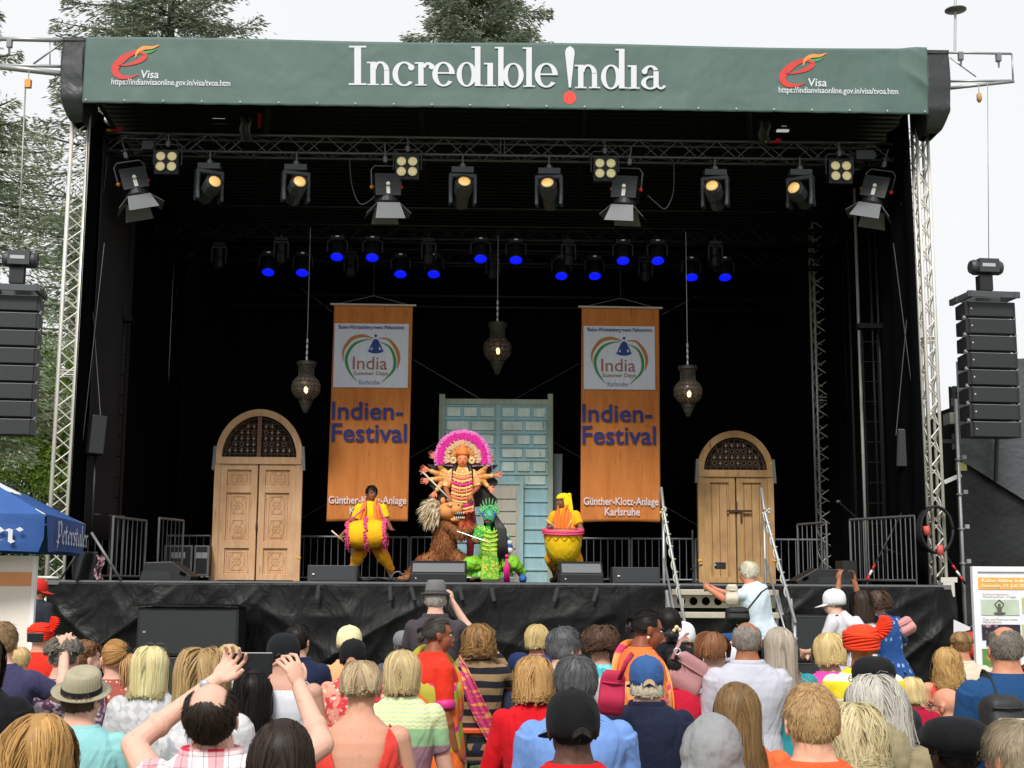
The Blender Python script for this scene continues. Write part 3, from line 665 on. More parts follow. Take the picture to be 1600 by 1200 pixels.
lantern(478, 566, 646, 21.6, 420, 'left brass lantern hanging above and right of the carved door')
lantern(777, 505, 586, 22.0, 440, 'middle and highest lantern hanging above the turquoise door')
lantern(1075, 573, 652, 21.6, 430, 'right brass lantern hanging above and left of the plank door')
# ---------------------------------------------------------------- lamps on the front truss
LENS = mat('lamp_lens', '#ded0a0', .15, 0, .25, 40, .6, 90, .01, spec=.8, emit='#cfc08c', es=.22)
WARM = mat('warm_lens', '#d9b67c', .15, 0, .5, 28, .9, 40, .02, emit='#e8b060', es=.42)
HSG = mat('lamp_housing', '#44484c', .42, .1, .15, 12, .1, 200, .001); HSGD = mat('lamp_housing_dark', '#1b1d20', .5, .1, .2)
def Rz3(a): return np.array(Matrix.Rotation(a, 3, 'Z'))
def Rx3(a): return np.array(Matrix.Rotation(a, 3, 'X'))
def Ry3(a): return np.array(Matrix.Rotation(a, 3, 'Y'))
def clamp_(r, L=.0):
    q = MB().box((0, 0, .03-L), (.05, .06, .08)); q.tube((0, 0, .2), (0, 0, -.02-L), .012); q.tube((-.05, 0, .05), (.05, .0, .05), .01); q.build('clamp', ALUD, r, world=False)
def blinder():
    r = thing('audience_blinder', (0, 0, 0), 'x', 'stage lamp', 'four-eyed blinder lamps on the front truss'); clamp_(r)
    q = MB(); q.path([(-.21, 0, -.3), (-.21, 0, -.02), (-.17, 0, .02), (.17, 0, .02), (.21, 0, -.02), (.21, 0, -.3)], .011, 6); q.build('yoke', HSG, r, world=False)
    b = MB().box((0, 0, -.27), (.36, .16, .36), Rx3(.12)); b.build('housing', HSGD, r, world=False)
    for x in (-.085, .085):
        for z in (-.19, -.35):
            l = MB().ell((x, -.085, z), (.072, .03, .072), nu=20, nv=10).build('lens', LENS, r, True, world=False)
            MB().path([(x+.076*cos(a), -.09, z+.076*sin(a)) for a in np.linspace(0, 2*pi, 21)], .009, 6).build('lens_ring', HSG, l, True, world=False)
    return r
def moving_head(yaw, tilt):
    r = thing('moving_head_lamp', (0, 0, 0), 'x', 'stage lamp', 'moving head lamps on the front truss'); clamp_(r)
    MB().box((0, 0, -.03), (.3, .16, .08)).build('base', HSG, r, world=False)
    q = MB(); R = Rz3(yaw)
    for s_ in (-1, 1):
        q.box(R @ np.array((s_*.165, 0, -.26)), (.055, .13, .36), R); q.box(R @ np.array((s_*.165, 0, -.46)), (.05, .17, .1), R)
    q.box(R @ np.array((0, 0, -.11)), (.38, .14, .07), R); a = q.build('yoke', HSG, r, world=False); mod_bevel(a, .02)
    T = R @ Rx3(-tilt); c_ = np.array((0, 0, -.36)); q = MB()
    q.lathe([(.11, -.26), (.125, -.24), (.125, -.05), (.105, .02), (.105, .2), (.09, .22)], seg=8, R=T, c=c_); hd = q.build('lamp_head', HSG, r, world=False)
    # lens at local -z end
    q = MB().lathe([(.004, -.285), (.05, -.275), (.082, -.262), (.082, -.25)], seg=24, R=T, c=c_); q.build('lens', WARM, hd, True, world=False)
    q = MB().path([c_ + T @ np.array((.098*cos(a), .098*sin(a), -.262)) for a in np.linspace(0, 2*pi, 25)], .016, 6); q.build('lens_ring', HSGD, hd, True, world=False)
    return r
def fresnel(yaw, tilt):
    r = thing('barn_door_lamp', (0, 0, 0), 'x', 'stage lamp', 'barn door lamps on the front truss'); clamp_(r, .06)
    q = MB(); R = Rz3(yaw); pv = np.array((0, 0, -.42))
    q.path([R @ np.array(p) for p in ((-.2, 0, -.42), (-.2, 0, -.18), (-.15, 0, -.12), (.15, 0, -.12), (.2, 0, -.18), (.2, 0, -.42))], .01, 6); q.build('yoke', ALUD, r, world=False)
    T = R @ Rx3(tilt); q = MB().box(pv, (.34, .3, .3), T)
    for i in range(4): q.box(pv+T @ np.array((0, 0, -.1+i*.07)), (.35, .305, .012), T)
    q.lathe([(.16, -.24), (.17, -.22), (.15, -.14)], R=T, c=pv); b = q.build('housing', HSGD, r, world=False)
    for x, c_ in ((-.2, '#d98a2c'), (0, '#e6e2d2'), (.2, '#c9303a')):
        MB().ell(pv+T @ np.array((x, -.17 if x == 0 else 0, .0)), (.03, .03, .03), nu=10, nv=8).build('knob', mat('knob'+c_, c_, .4), b, True, world=False)
    q = MB().box(pv+T @ np.array((0, -.158, -.08)), (.05, .004, .1), T); q.build('label_plate', mat('plate', '#d6d6d6', .4), b, world=False)
    fl = mat('barn_door_grey', '#6a6c6f', .55, .2, .1)
    def flap(a, b_, name='barn_door'):
        q = MB().add([pv + T @ np.array(p) for p in (a[0], a[1], b_[1], b_[0])], [(0, 1, 2, 3)]); o = q.build(name, fl, r, world=False); mod_solid(o, .004)
    flap([(-.15, -.15, -.25), (.15, -.15, -.25)], [(-.2, -.27, -.5), (.2, -.27, -.5)])
    flap([(-.15, .15, -.25), (.15, .15, -.25)], [(-.19, .3, -.44), (.19, .3, -.44)])
    flap([(-.15, -.14, -.25), (-.15, .14, -.25)], [(-.3, -.16, -.4), (-.3, .16, -.4)])
    flap([(.15, -.14, -.25), (.15, .14, -.25)], [(.3, -.16, -.4), (.3, .16, -.4)])
    return r
YT = 19.42
def place(r, u, v, Y, label, rz=None):
    p = P(u, v, Y); r.location = p; r['label'] = label
    if rz is not None: r.rotation_euler.z = rz
bl_ = blinder(); lbl = ['four-eyed blinder lamp nearest the left tower, beside a barn door lamp', 'four-eyed blinder lamp just right of the left middle barn door lamp', 'four-eyed blinder lamp just left of the right middle barn door lamp', 'four-eyed blinder lamp nearest the right tower']
for i, (u, v) in enumerate(((263, 228), (637, 236), (945, 239), (1311, 243))):
    o = bl_ if i == 0 else copy_tree(bl_); place(o, u, v, YT-.1, lbl[i])
spots = [(328, 258, .5, 1.5, 'moving head lamp turned left, between the leftmost blinder and its neighbour head'), (463, 260, .35, 1.55, 'moving head lamp facing out, second from the left end'),
         (723, 264, .12, 1.7, 'moving head lamp left of the truss centre, facing the crowd'), (858, 266, -.15, 1.7, 'moving head lamp right of the truss centre, facing the crowd'),
         (1117, 268, -.35, 1.6, 'moving head lamp with pale housing, second from the right end'), (1250, 268, -.6, 1.5, 'moving head lamp turned right, next to the rightmost blinder')]
for u, v, yw, tl, l_ in spots:
    o = moving_head(yw, tl+.32); place(o, u, v, YT, l_); o.scale = (1.12,)*3
for u, v, yw, tl, l_ in ((196, 240, .35, -.15, 'barn door lamp hanging near the left tower'), (602, 246, .2, -.08, 'barn door lamp left of the middle with orange and red knobs'), (984, 250, -.3, -.05, 'barn door lamp right of the middle with a looping cable'), (1382, 254, -.45, -.12, 'barn door lamp hanging near the right tower')):
    o = fresnel(yw, tl+.1); place(o, u, v, YT-.05, l_); o.scale = (1.12,)*3; o.rotation_euler.y = {196: -.3, 602: -.06, 984: .12, 1382: .3}[u]
# loops of cable along the truss
def cable(pts, Y, label, r=.008):
    Pp = [P(u, v, Y) for u, v in pts]; n = 8*(len(Pp)-1)+1; t = np.linspace(0, len(Pp)-1, n); A = np.array([list(p) for p in Pp])
    tag(MB().path(np.stack([crom(A[:, k], t) for k in range(3)], 1), r, 6).build('cable', RUB if False else mat('cable_grey', '#3a3c3f', .5), None, True), label, 'cable')
cable([(546, 248), (550, 290), (562, 318), (580, 312), (598, 290)], YT-.1, 'cable looping below the truss left of the left middle barn door lamp')
cable([(1053, 252), (1052, 300), (1040, 326), (1026, 318), (1012, 305)], YT-.1, 'cable looping below the truss right of the right middle barn door lamp')
cable([(238, 232), (246, 215), (262, 208), (275, 215), (280, 240)], YT-.15, 'cable arching over the leftmost blinder lamp', .006)
cable([(168, 245), (165, 275), (162, 300)], YT-.1, 'short cable hanging beside the left barn door lamp', .006)
cable([(1412, 258), (1415, 300), (1420, 335), (1408, 318)], YT-.1, 'short cable hanging beside the right barn door lamp', .006)
q = MB().box(P(232, 228, YT-.05), (.17, .1, .13)); tag(q.build('dimmer_box', HSG, None), 'small grey box on the truss left of the leftmost blinder', 'box')
q = MB().box(P(1351, 243, YT-.05), (.28, .1, .14)); q.box(P(1366, 243, YT-.05), (.04, .08, .08)); tag(q.build('dimmer_box', HSG, None), 'small grey box on the truss right of the rightmost blinder', 'box')
for u, c1, l_ in ((182, 'left', 'red ratchet strap with yellow end lying on the truss at the far left'), (1210, 'right', 'red strap end on the truss near the right flood lamp')):
    r = thing('ratchet_strap', P(u, 204+(16 if u > 800 else 0), 19.4), l_, 'strap'); p = P(u, 204+(18 if u > 800 else 0), 19.4)
    MB().box(p, (.16, .05, .03)).box(p+Vector((.06, 0, .03)), (.08, .05, .04)).build('strap', REDP, r); MB().box(p-Vector((.11, 0, 0)), (.07, .05, .03)).build('buckle', YELP, r)
for u, v, l_ in ((384, 200, 'bundle of clear plastic hanging over the truss at left'), (1194, 206, 'bundle of clear plastic hanging over the truss at right')):
    g = N('wrinkled_foil'); g.col(g.mix(g.noise(9, 5, g.vec((3, 1, .6))), lin('#1b1c1f'), lin('#6b6d70'))); g.b.inputs['Roughness'].default_value = .35; g.bump(g.noise(14, 4), .8, .02)
    p = P(u, v, 19.35); tag(MB().grid(14, 10, lambda a, b: (p.x+(a-.5)*.17+.015*sin(b*9), 19.35-.05*sin(a*9)-.03*sin(b*7), p.z+.16-.36*b)).build('plastic_sheet', g.m, None, True), l_, 'plastic sheet')
tag(MB().tube(P(406, 178, 19.6), P(405, 200, 19.6), .035, .02).build('red_lever', REDP, None), 'small red lever under the roof right of the hanging plastic', 'lever')
for u, v, l_ in ((342, 187, 'small white work light under the roof at left'), (1223, 203, 'small white work light under the roof at right')):
    p = P(u, v, 20.2); tag(MB().box(p, (.19, .08, .05)).box(p+Vector((.02, .01, .04)), (.08, .08, .04)).build('work_light', mat('white_light_case', '#d8d9da', .4, emit='#ffffff', es=.25), None), l_, 'lamp')
# ---------------------------------------------------------------- lamps in the dark back trusses
BLU = mat('blue_lens', '#0c18b0', .4, 0, .1, emit='#0812e8', es=.95)
def parcan():
    r = thing('blue_lamp', (0, 0, 0), 'x', 'stage lamp', 'lamps with blue lit lenses on the dark back trusses')
    q = MB().box((0, 0, -.03), (.24, .12, .06)); q.path([(-.17, 0, -.28), (-.17, 0, -.1), (-.1, 0, -.06), (.1, 0, -.06), (.17, 0, -.1), (.17, 0, -.28)], .02, 6); q.build('yoke', HSGD, r, world=False)
    T = Rx3(-.45); c_ = np.array((0, 0, -.26)); h = MB().lathe([(.08, .16), (.115, .1), (.12, -.12), (.116, -.14)], R=T, c=c_); h.build('lamp_head', HSGD, r, True, world=False)
    MB().lathe([(.003, -.158), (.07, -.152), (.108, -.142), (.108, -.13)], R=T, c=c_).build('lens', BLU, r, True, world=False)
    MB().ell((.0, -.08, -.02), (.035, .015, .014)).build('status_light', mat('pale_plate', '#8d9097', .3, emit='#c8ccd6', es=.12), r, world=False); return r
pc = parcan(); first = True
names = ['far left', 'second from left', 'third from left', 'fourth from left', 'fifth', 'sixth', 'seventh', 'eighth']
blues = [((527, 398), 'raised row'), ((582, 399), 'raised row'), ((751, 401), 'raised row'), ((806, 403), 'raised row'), ((973, 404), 'raised row'), ((1027, 404), 'raised row'),
         ((420, 422), 'low row'), ((473, 423), 'low row'), ((626, 425), 'low row'), ((678, 425), 'low row'), ((877, 428), 'low row'), ((929, 428), 'low row'), ((1080, 430), 'low row'), ((1132, 430), 'low row')]
ordi = ['leftmost', 'second', 'third', 'fourth', 'fifth', 'sixth', 'seventh', 'rightmost']
for i, ((u, v), row) in enumerate(blues):
    Y = 22.2 if row[0] == 'r' else 23.1; o = pc if first else copy_tree(pc); first = False
    k = i if i < 6 else i-6; nm = ordi[k] if i >= 6 else ['leftmost', 'second', 'third', 'fourth', 'fifth', 'rightmost'][k]
    p = P(u, v, Y); o.location = (p.x, Y, p.z+.33); o['label'] = 'blue lit stage lamp, %s of the %s' % (nm, 'six in the upper row' if i < 6 else 'eight in the lower row')
dk = moving_head(.1, 0.05)
for c_ in dk.children_recursive:
    c_.data = c_.data.copy(); c_.data.materials.clear(); c_.data.materials.append(HSGD)
lb2 = ['left of the leftmost blue upper lamp', 'between the second and third blue upper lamps', 'between the fourth and fifth blue upper lamps', 'right of the rightmost blue upper lamp', 'between two blue lamps of the lower row, at left', 'below the truss middle, between blue lamps', 'right of the centre between blue lower lamps', 'at the far left of the dark truss']
for i, (u, v, Y) in enumerate(((440, 372, 22.2), (670, 374, 22.2), (888, 376, 22.2), (1117, 378, 22.2), (549, 394, 23.1), (770, 398, 23.1), (1008, 402, 23.1), (343, 380, 22.6))):
    o = dk if i == 0 else copy_tree(dk); o.scale = (.72,)*3; o['group'] = 'unlit lamps on the dark back trusses'; o.name = 'unlit_lamp' if i == 0 else o.name; place(o, u, v, Y, 'unlit dark stage lamp '+lb2[i])
# ---------------------------------------------------------------- barriers
def barrier(p0, p1, z0, h, label, n=None, m=STEEL, grp='steel bar barriers round the stage deck'):
    p0 = Vector((p0[0], p0[1], z0)); p1 = Vector((p1[0], p1[1], z0)); L = (p1-p0).length; n = n or int(L/.125)
    r = thing('barrier', (p0+p1)/2, label, 'barrier', grp); q = MB(); up = Vector((0, 0, h))
    for a, b in ((p0+up, p1+up), (p0+up*.07, p1+up*.07)): q.tube(a, b, .02)
    for p in (p0, p1): q.tube(p, p+up, .02)
    q.build('frame', m, r); q = MB()
    for i in range(1, n): q.tube(p0.lerp(p1, i/n)+up*.07, p0.lerp(p1, i/n)+up, .0085, seg=5)
    q.build('bars', m, r)
BD = mat('barrier_steel', '#a6a8aa', .45, .5, .15)
us = [250, 331, 462, 552, 640, 741, 870, 985, 1085, 1185, 1290]
lbs = ['at far left behind the flight case', 'hidden mostly by the carved door', 'between carved door and left banner', 'behind the smaller drummer', 'behind the lion costume', 'behind the turquoise door', 'between turquoise door and right drummer', 'behind the right banner and wedge', 'left of the plank door', 'right of the plank door']
for i in range(10):
    xa = PX(us[i]+2, 24.2, 850); xb = PX(us[i+1]-2, 24.2, 850); barrier((xa, 24.2), (xb, 24.2), FZ, .80, 'steel barrier on the deck '+lbs[i], m=BD)
barrier((-5.93, 19.0), (-5.55, 20.6), FZ, .98, 'slanting steel barrier beside the left front tower, rear one', 8, ALUD); barrier((-5.35, 19.3), (-5.2, 20.6), FZ, .92, 'slanting steel barrier beside the left front tower, nearer the curtain', 7, ALUD)
barrier((-5.1, 21.0), (-4.92, 21.9), FZ, .98, 'short barrier edge-on in the left wing', 6, ALUD)
barrier((5.74, 20.4), (6.3, 19.0), FZ, 1.0, 'long slanting barrier behind the right tripod', 14, ALUD); barrier((5.28, 21.9), (5.5, 20.9), FZ, .98, 'short barrier edge-on in the right wing', 6, ALUD)
# ---------------------------------------------------------------- floor monitors and speakers
def wedge(u0, u1, v0, v1, Y, label, side=0):
    x0, x1 = PX(u0, Y, 890), PX(u1, Y, 890); h = max(.2, PZ(v0, Y, (u0+u1)/2)-FZ); W_ = x1-x0; cx = (x0+x1)/2
    r = thing('floor_monitor', (cx, Y, FZ), label, 'monitor speaker', 'wedge monitor speakers along the stage edge')
    rz = side; R = Rz3(rz); c0 = np.array((cx, Y, FZ)); D = .5
    prof = [(0, 0), (0, h*.42), (D*.42, h), (D, h), (D, 0)]; q = MB()
    q.loft([np.array([R @ np.array((sx*W_/2, y, z)) + c0 for y, z in prof]) for sx in (-1, 1)])
    b = q.build('cabinet', CABB, r); mod_bevel(b, .012)
    ins = .03; f = MB()
    if side == 0:
        f.strip([R @ np.array((-W_/2+ins, -.004, .02))+c0, R @ np.array((-W_/2+ins, -.004, h*.42-.01))+c0], [R @ np.array((W_/2-ins, -.004, .02))+c0, R @ np.array((W_/2-ins, -.004, h*.42-.01))+c0])
    f.build('front_panel', CABB, b) if side == 0 else None
    n_ = np.array((0, -h*.58, D*.42)); n_ = n_/np.linalg.norm(n_)*.004
    g_ = MB().add([R @ (np.array(p)+n_*np.array((1, 1, 1)))+c0 for p in ((-W_/2+ins, .015, h*.42+.02), (W_/2-ins, .015, h*.42+.02), (W_/2-ins, D*.42-.015, h-.02), (-W_/2+ins, D*.42-.015, h-.02))], [(0, 1, 2, 3)])
    g_.build('grille', mat('wedge_grille', '#75787b', .55, .2, .1, 30, .4, 200, .002), r)
    for s_ in (-1, 1):
        MB().box(R @ np.array((s_*(W_/2+.002), D*.55, h*.55))+c0, (.006, .1, .05), R).build('handle_recess', DKG, r)
    MB().ell(R @ np.array((-W_/2+.08, -.006, h*.2))+c0, (.012, .004, .012), nu=8, nv=6).build('badge', mat('badge', '#b9bcc0', .3, .5), r)
wedge(641, 729, 876, 909, 18.75, 'monitor speaker in front of the brown lion costume')
wedge(875, 943, 877, 909, 18.8, 'monitor speaker in front of the headscarf drummer')
def flatbox(u0, u1, v0, Y, label):
    x0, x1 = PX(u0, Y, 890), PX(u1, Y, 890); h = PZ(v0, Y, (u0+u1)/2)-FZ; r = thing('floor_monitor', ((x0+x1)/2, Y, FZ), label, 'monitor speaker', 'wedge monitor speakers along the stage edge')
    b = MB().frust([(x0, Y, FZ), (x0, Y+.03, FZ+h), (x0, Y+.45, FZ), (x0, Y+.3, FZ+h), (x1, Y, FZ), (x1, Y+.03, FZ+h), (x1, Y+.45, FZ), (x1, Y+.3, FZ+h)]).build('cabinet', CABB, r); mod_bevel(b, .01)
    MB().frust([(x0+.04, Y-.006, FZ+.025), (x0+.04, Y+.015, FZ+h-.02), (x0+.04, Y+.01, FZ+.025), (x0+.04, Y+.03, FZ+h-.02), (x1-.03, Y-.006, FZ+.025), (x1-.03, Y+.015, FZ+h-.02), (x1-.03, Y+.01, FZ+.025), (x1-.03, Y+.03, FZ+h-.02)]).build('grille', CABG, r)
    MB().ell((x0+.09, Y-.012, FZ+h*.45), (.022, .006, .014), nu=8, nv=6).build('badge', mat('badge', '#b9bcc0', .3, .5), r)
flatbox(480, 558, 883, 18.9, 'low monitor speaker in front of the smaller drummer')
flatbox(957, 1032, 886, 18.9, 'low monitor speaker left of the stage stairs')
def sidewedge(u0, u1, v0, Y, sgn, label):
    x0, x1 = PX(u0, Y, 890), PX(u1, Y, 890); h = PZ(v0, Y, 260)-FZ; r = thing('floor_monitor', ((x0+x1)/2, Y, FZ), label, 'monitor speaker', 'wedge monitor speakers along the stage edge')
    xa, xb = (x0, x1) if sgn > 0 else (x1, x0); e = xb-xa; W_ = .5
    pr = [(0, 0), (.12*e, h*.95), (.62*e, h), (e, h*.25), (e*.97, 0)]
    q = MB().loft([np.array([(xa+p[0], Y+yy, FZ+p[1]) for p in pr]) for yy in (0, W_)]); b = q.build('cabinet', CABB, r); mod_bevel(b, .012)
    MB().add([(xa+.03*e, Y-.005, FZ+.02), (xa+.6*e, Y-.005, FZ+.02), (xa+.58*e, Y-.005, FZ+h*.5), (xa+.06*e, Y-.005, FZ+h*.5)], [(0, 1, 2, 3)]).build('side_panel', CABG, r)
    MB().box((xa+.83*e, Y-.004, FZ+h*.38), (.09, .006, .05), Ry3(.4*sgn)).build('handle_recess', DKG, r)
sidewedge(217, 300, 877, 19.1, 1, 'large side monitor on the left of the deck with dark handle hole'); sidewedge(1331, 1243, 882, 19.2, 1, 'large side monitor on the right of the deck before the tripod') if False else sidewedge(1243, 1331, 882, 19.2, -1, 'large side monitor on the right of the deck before the tripod')
q = MB().bbox((PX(1308, 19.9), 19.8, FZ), (PX(1330, 19.9), 20.2, PZ(876, 19.9, 1310))); tag(q.build('small_case', CABB, None), 'small black box behind the right side monitor', 'box')
def hung(u0, u1, v0, v1, Y, label, rz, tripod):
    a = P(u0, v1, Y); b = P(u1, v0, Y); r = thing('fill_speaker', ((a.x+b.x)/2, Y, a.z), label, 'speaker', 'fill speakers on poles at the stage sides')
    R = Rz3(rz); w_ = (b.x-a.x)*.8; h = b.z-a.z; c_ = np.array(((a.x+b.x)/2, Y, (a.z+b.z)/2)); tl = Ry3(.06)
    q = MB().box(c_, (w_, .3, h), R @ tl); o = q.build('cabinet', CABB, r); mod_bevel(o, .02)
    MB().box(c_+R @ tl @ np.array((w_*.0, -.155, 0)), (w_*.8, .01, h*.94), R @ tl).build('grille', CABG, r)
    MB().box(c_+R @ np.array((w_*.51, 0, -.1)), (.01, .04, .08), R).build('handle_recess', mat('badge', '#b9bcc0', .3, .5), r)
    q = MB().tube((c_[0], Y+.05, FZ+.5), (c_[0], Y+.05, a.z), .02); q.build('pole', BLK, r, True)
    if tripod:
        zt_ = FZ+1.25; q = MB()
        for dx, dy in ((-.75, -.2), (.75, -.2), (.05, .7)): q.tube((c_[0], Y+.05, zt_), (c_[0]+dx, Y+.05+dy, FZ+.02), .016)
        for dx, dy in ((-.42, -.11), (.42, -.11)): q.tube((c_[0], Y+.05, FZ+.4), (c_[0]+dx, Y+.05+dy, FZ+.55), .01)
        q.build('legs', BLK, r, True)
        for s_ in (-1, 1):
            for k, m_ in ((.8, REDP), (.87, mat('white_tape', '#dddddd')), (.93, REDP)):
                A = np.array((c_[0], Y+.05, zt_)); Bq = np.array((c_[0]+s_*.75, Y-.15, FZ+.02)); MB().tube(A+(Bq-A)*(k-.03), A+(Bq-A)*(k+.03), .019).build('tape_band', m_, r, True)
hung(133, 166, 650, 711, 19.2, 'tilted fill speaker hanging at the left stage side', .55, False)
hung(1399, 1435, 672, 731, 19.6, 'fill speaker on a black tripod with red and white taped legs at right', -.3, True)
# flight cases
def case(u0, u1, v0, Y, label):
    x0, x1 = PX(u0, Y, 880), PX(u1, Y, 880); zt_ = PZ(v0, Y, 300); r = thing('flight_case', ((x0+x1)/2, Y, FZ), label, 'flight case', 'black flight cases behind the left monitor')
    MB().bbox((x0+.01, Y+.01, FZ+.08), (x1-.01, Y+.5, zt_-.01)).build('case_body', CABB, r); q = MB()
    for x in (x0, x1-.03): q.bbox((x, Y-.003, FZ+.08), (x+.03, Y+.02, zt_))
    for z in (FZ+.08, zt_-.03): q.bbox((x0+.03, Y-.003, z), (x1-.03, Y+.02, z+.03))
    q.build('edge_profile', ALUD, r); q = MB(); q.bbox((x0+.12, Y-.002, zt_-.22), (x0+.24, Y+.005, zt_-.12)); q.bbox((x1-.24, Y-.002, zt_-.22), (x1-.12, Y+.005, zt_-.12)); q.build('latch', STEEL, r)
    q = MB()
    for x in (x0+.08, x1-.08): q.ell((x, Y+.1, FZ+.04), (.02, .04, .04))
    q.build('castor', RUB, r)
case(256, 300, 852, 22.6, 'black flight case with aluminium edges, left of the pair'); case(303, 326, 852, 22.7, 'narrow black flight case tight against the carved door')
# subwoofers in front of the skirt
def sub(u0, u1, v0, Y, label, lid):
    x0, x1 = PX(u0, Y, 1000), PX(u1, Y, 1000); zt_ = PZ(v0, Y, (u0+u1)/2); r = thing('subwoofer_stack', ((x0+x1)/2, Y, 0), label, 'subwoofer')
    hh = zt_/2
    for k in range(2):
        b = MB().bbox((x0, Y, k*hh+.004), (x1, Y+.55, (k+1)*hh-.008)).build('cabinet', CABB, r); mod_bevel(b, .012)
        MB().bbox((x0+.03, Y-.012, k*hh+.04), (x1-.03, Y-.001, (k+1)*hh-.04)).build('grille', CABG, b)
        MB().box((x0+.1, Y-.016, (k+.5)*hh), (.035, .006, .022)).build('badge', mat('badge', '#b9bcc0', .3, .5), b)
    if lid: o = MB().grid(30, 16, lambda a, b: (x0-.12+(x1-x0+.26)*a, Y-.06+.7*b, zt_+.012+.02*float(vn(a*9, b*4)))).build('cover_sheet', TARP, r, True); mod_solid(o, .006)
sub(213, 372, 949, 17.5, 'wide black subwoofer stack with a plastic cover sheet before the skirt at left', True); sub(1232, 1302, 961, 17.4, 'narrow black subwoofer stack before the skirt right of the stairs', False)
# line arrays
def array(u0, u1, v0, dv, n, Y, rz, label):
    xa, xb = PX(u0, Y, 550), PX(u1, Y, 550); W_ = (xb-xa)*.95; cx = (xa+xb)/2; zt_ = PZ(v0, Y, (u0+u1)/2); h = (zt_-PZ(v0+dv*n, Y, (u0+u1)/2))/n
    r = thing('line_array', (cx, Y, zt_), label, 'speaker array', 'hanging line arrays either side of the stage'); R = Rz3(rz); c0 = np.array((cx, Y, zt_))
    for k in range(n):
        q = MB(); z0, z1 = -(k+1)*h+.012, -k*h-.014; tl = .02*k
        V = [R @ np.array(p)+c0 for p in ((-W_/2, 0, z0), (-W_/2, 0, z1), (-W_/2+.04, .4, z0+.015), (-W_/2+.04, .4, z1-.015), (W_/2, 0, z0), (W_/2, 0, z1), (W_/2-.04, .4, z0+.015), (W_/2-.04, .4, z1-.015))]
        c_ = MB().frust(V).build('cabinet', CABB, r); mod_bevel(c_, .008)
        MB().box(c0+R @ np.array((.0, -.008, (z0+z1)/2)), (W_*.86, .014, (z1-z0)*.9), R).build('grille', CABG, c_)
        MB().box(c0+R @ np.array((0, -.012, z1-.008)), (W_*.9, .012, .008), R).build('trim_strip', mat('trim', '#85888a', .4, .4), c_)
        MB().ell(c0+R @ np.array((-W_/2+.09, -.018, (z0+z1)/2)), (.012, .006, .012), nu=8, nv=6).build('badge', mat('badge_pale', '#c9ccd0', .3, .3), c_)
        if k < n-1:
            for s_ in (-1, 1): MB().box(c0+R @ np.array((s_*(W_/2-.01), .06, z0-.01)), (.02, .08, .07), R).ell(c0+R @ np.array((s_*(W_/2+.005), .03, z0-.01)), .016, nu=8, nv=6).build('link', STEEL, c_)
    q = MB()
    for s_ in (-1, 1): q.box(c0+R @ np.array((s_*(W_/2-.05), .2, .07)), (.05, .7, .09), R)
    q.box(c0+R @ np.array((0, -.12, .07)), (W_+.02, .04, .09), R); q.box(c0+R @ np.array((0, .3, .07)), (W_, .05, .08), R); q.build('flying_frame', mat('frame_grey', '#4d5053', .5, .3), r)
    q = MB().lathe([(.09, -.24), (.11, -.2), (.11, .2), (.09, .24)], R=R @ Ry3(pi/2), c=c0+np.array((0, .1, .52))); q.box(c0+np.array((0, .1, .53)), (.3, .26, .2), R)
    q.build('hoist_motor', mat('motor_grey', '#3c3f42', .5, .2), r, False)
    b = MB().box(c0+np.array((.0, -.035, .53)), (.2, .006, .05), R); b.build('motor_label', mat('motor_label', '#a9adb0'), r)
    q = MB().box(c0+np.array((-.03, .1, .28)), (.2, .14, .22), R); q.tube(c0+np.array((.06, .1, .42)), c0+np.array((.06, .1, .1)), .03); q.build('hook_block', BLK, r)
    return r
array(-22, 60, 459, 27.7, 8, 18.4, .12, 'hanging array of eight black cabinets at the left picture edge beside the spruce'); array(1507, 1594, 470, 26.8, 8, 18.6, .1, 'hanging array of eight black cabinets at the right against the white sky')
# ---------------------------------------------------------------- stairs
sx0, sx1 = PX(1047, 18.2, 920), PX(1212, 18.2, 920)
sr = thing('stage_stairs', ((sx0+sx1)/2, 17.8, 0), 'aluminium stairs leading up to the stage right of centre', 'stairs')
TR = N('tread_aluminium'); TR.col(TR.mix(TR.noise(30, 2, TR.vec((1, 3, 1))), lin('#a29b8a'), lin('#c4bdab'))); TR.b.inputs['Roughness'].default_value = .5; TR.b.inputs['Metallic'].default_value = .2; TR = TR.m
for k in range(5):
    z = 1.53-.3*k; y = 18.15-.27*k; q = MB().bbox((sx0, y-.14, z-.075), (sx1, y+.15, z)); o = q.build('tread', TR, sr); mod_bevel(o, .008)
q = MB().bbox((sx0, 18.2, 1.28), (sx1, 18.22, 1.45)); q.build('perforated_rail', TR, sr)
for x in np.arange(sx0+.15, sx1, .17): MB().ell((x, 18.19, 1.37), (.055, .008, .055)).build('round_hole', DKG, sr)
for x in (sx0-.03, sx1+.03):
    q = MB().tube((x, 18.3, 1.5), (x, 16.9, .05), .03); q.tube((x, 18.3, 1.5), (x, 18.3, 0), .025); q.build('stringer', STEEL, sr)
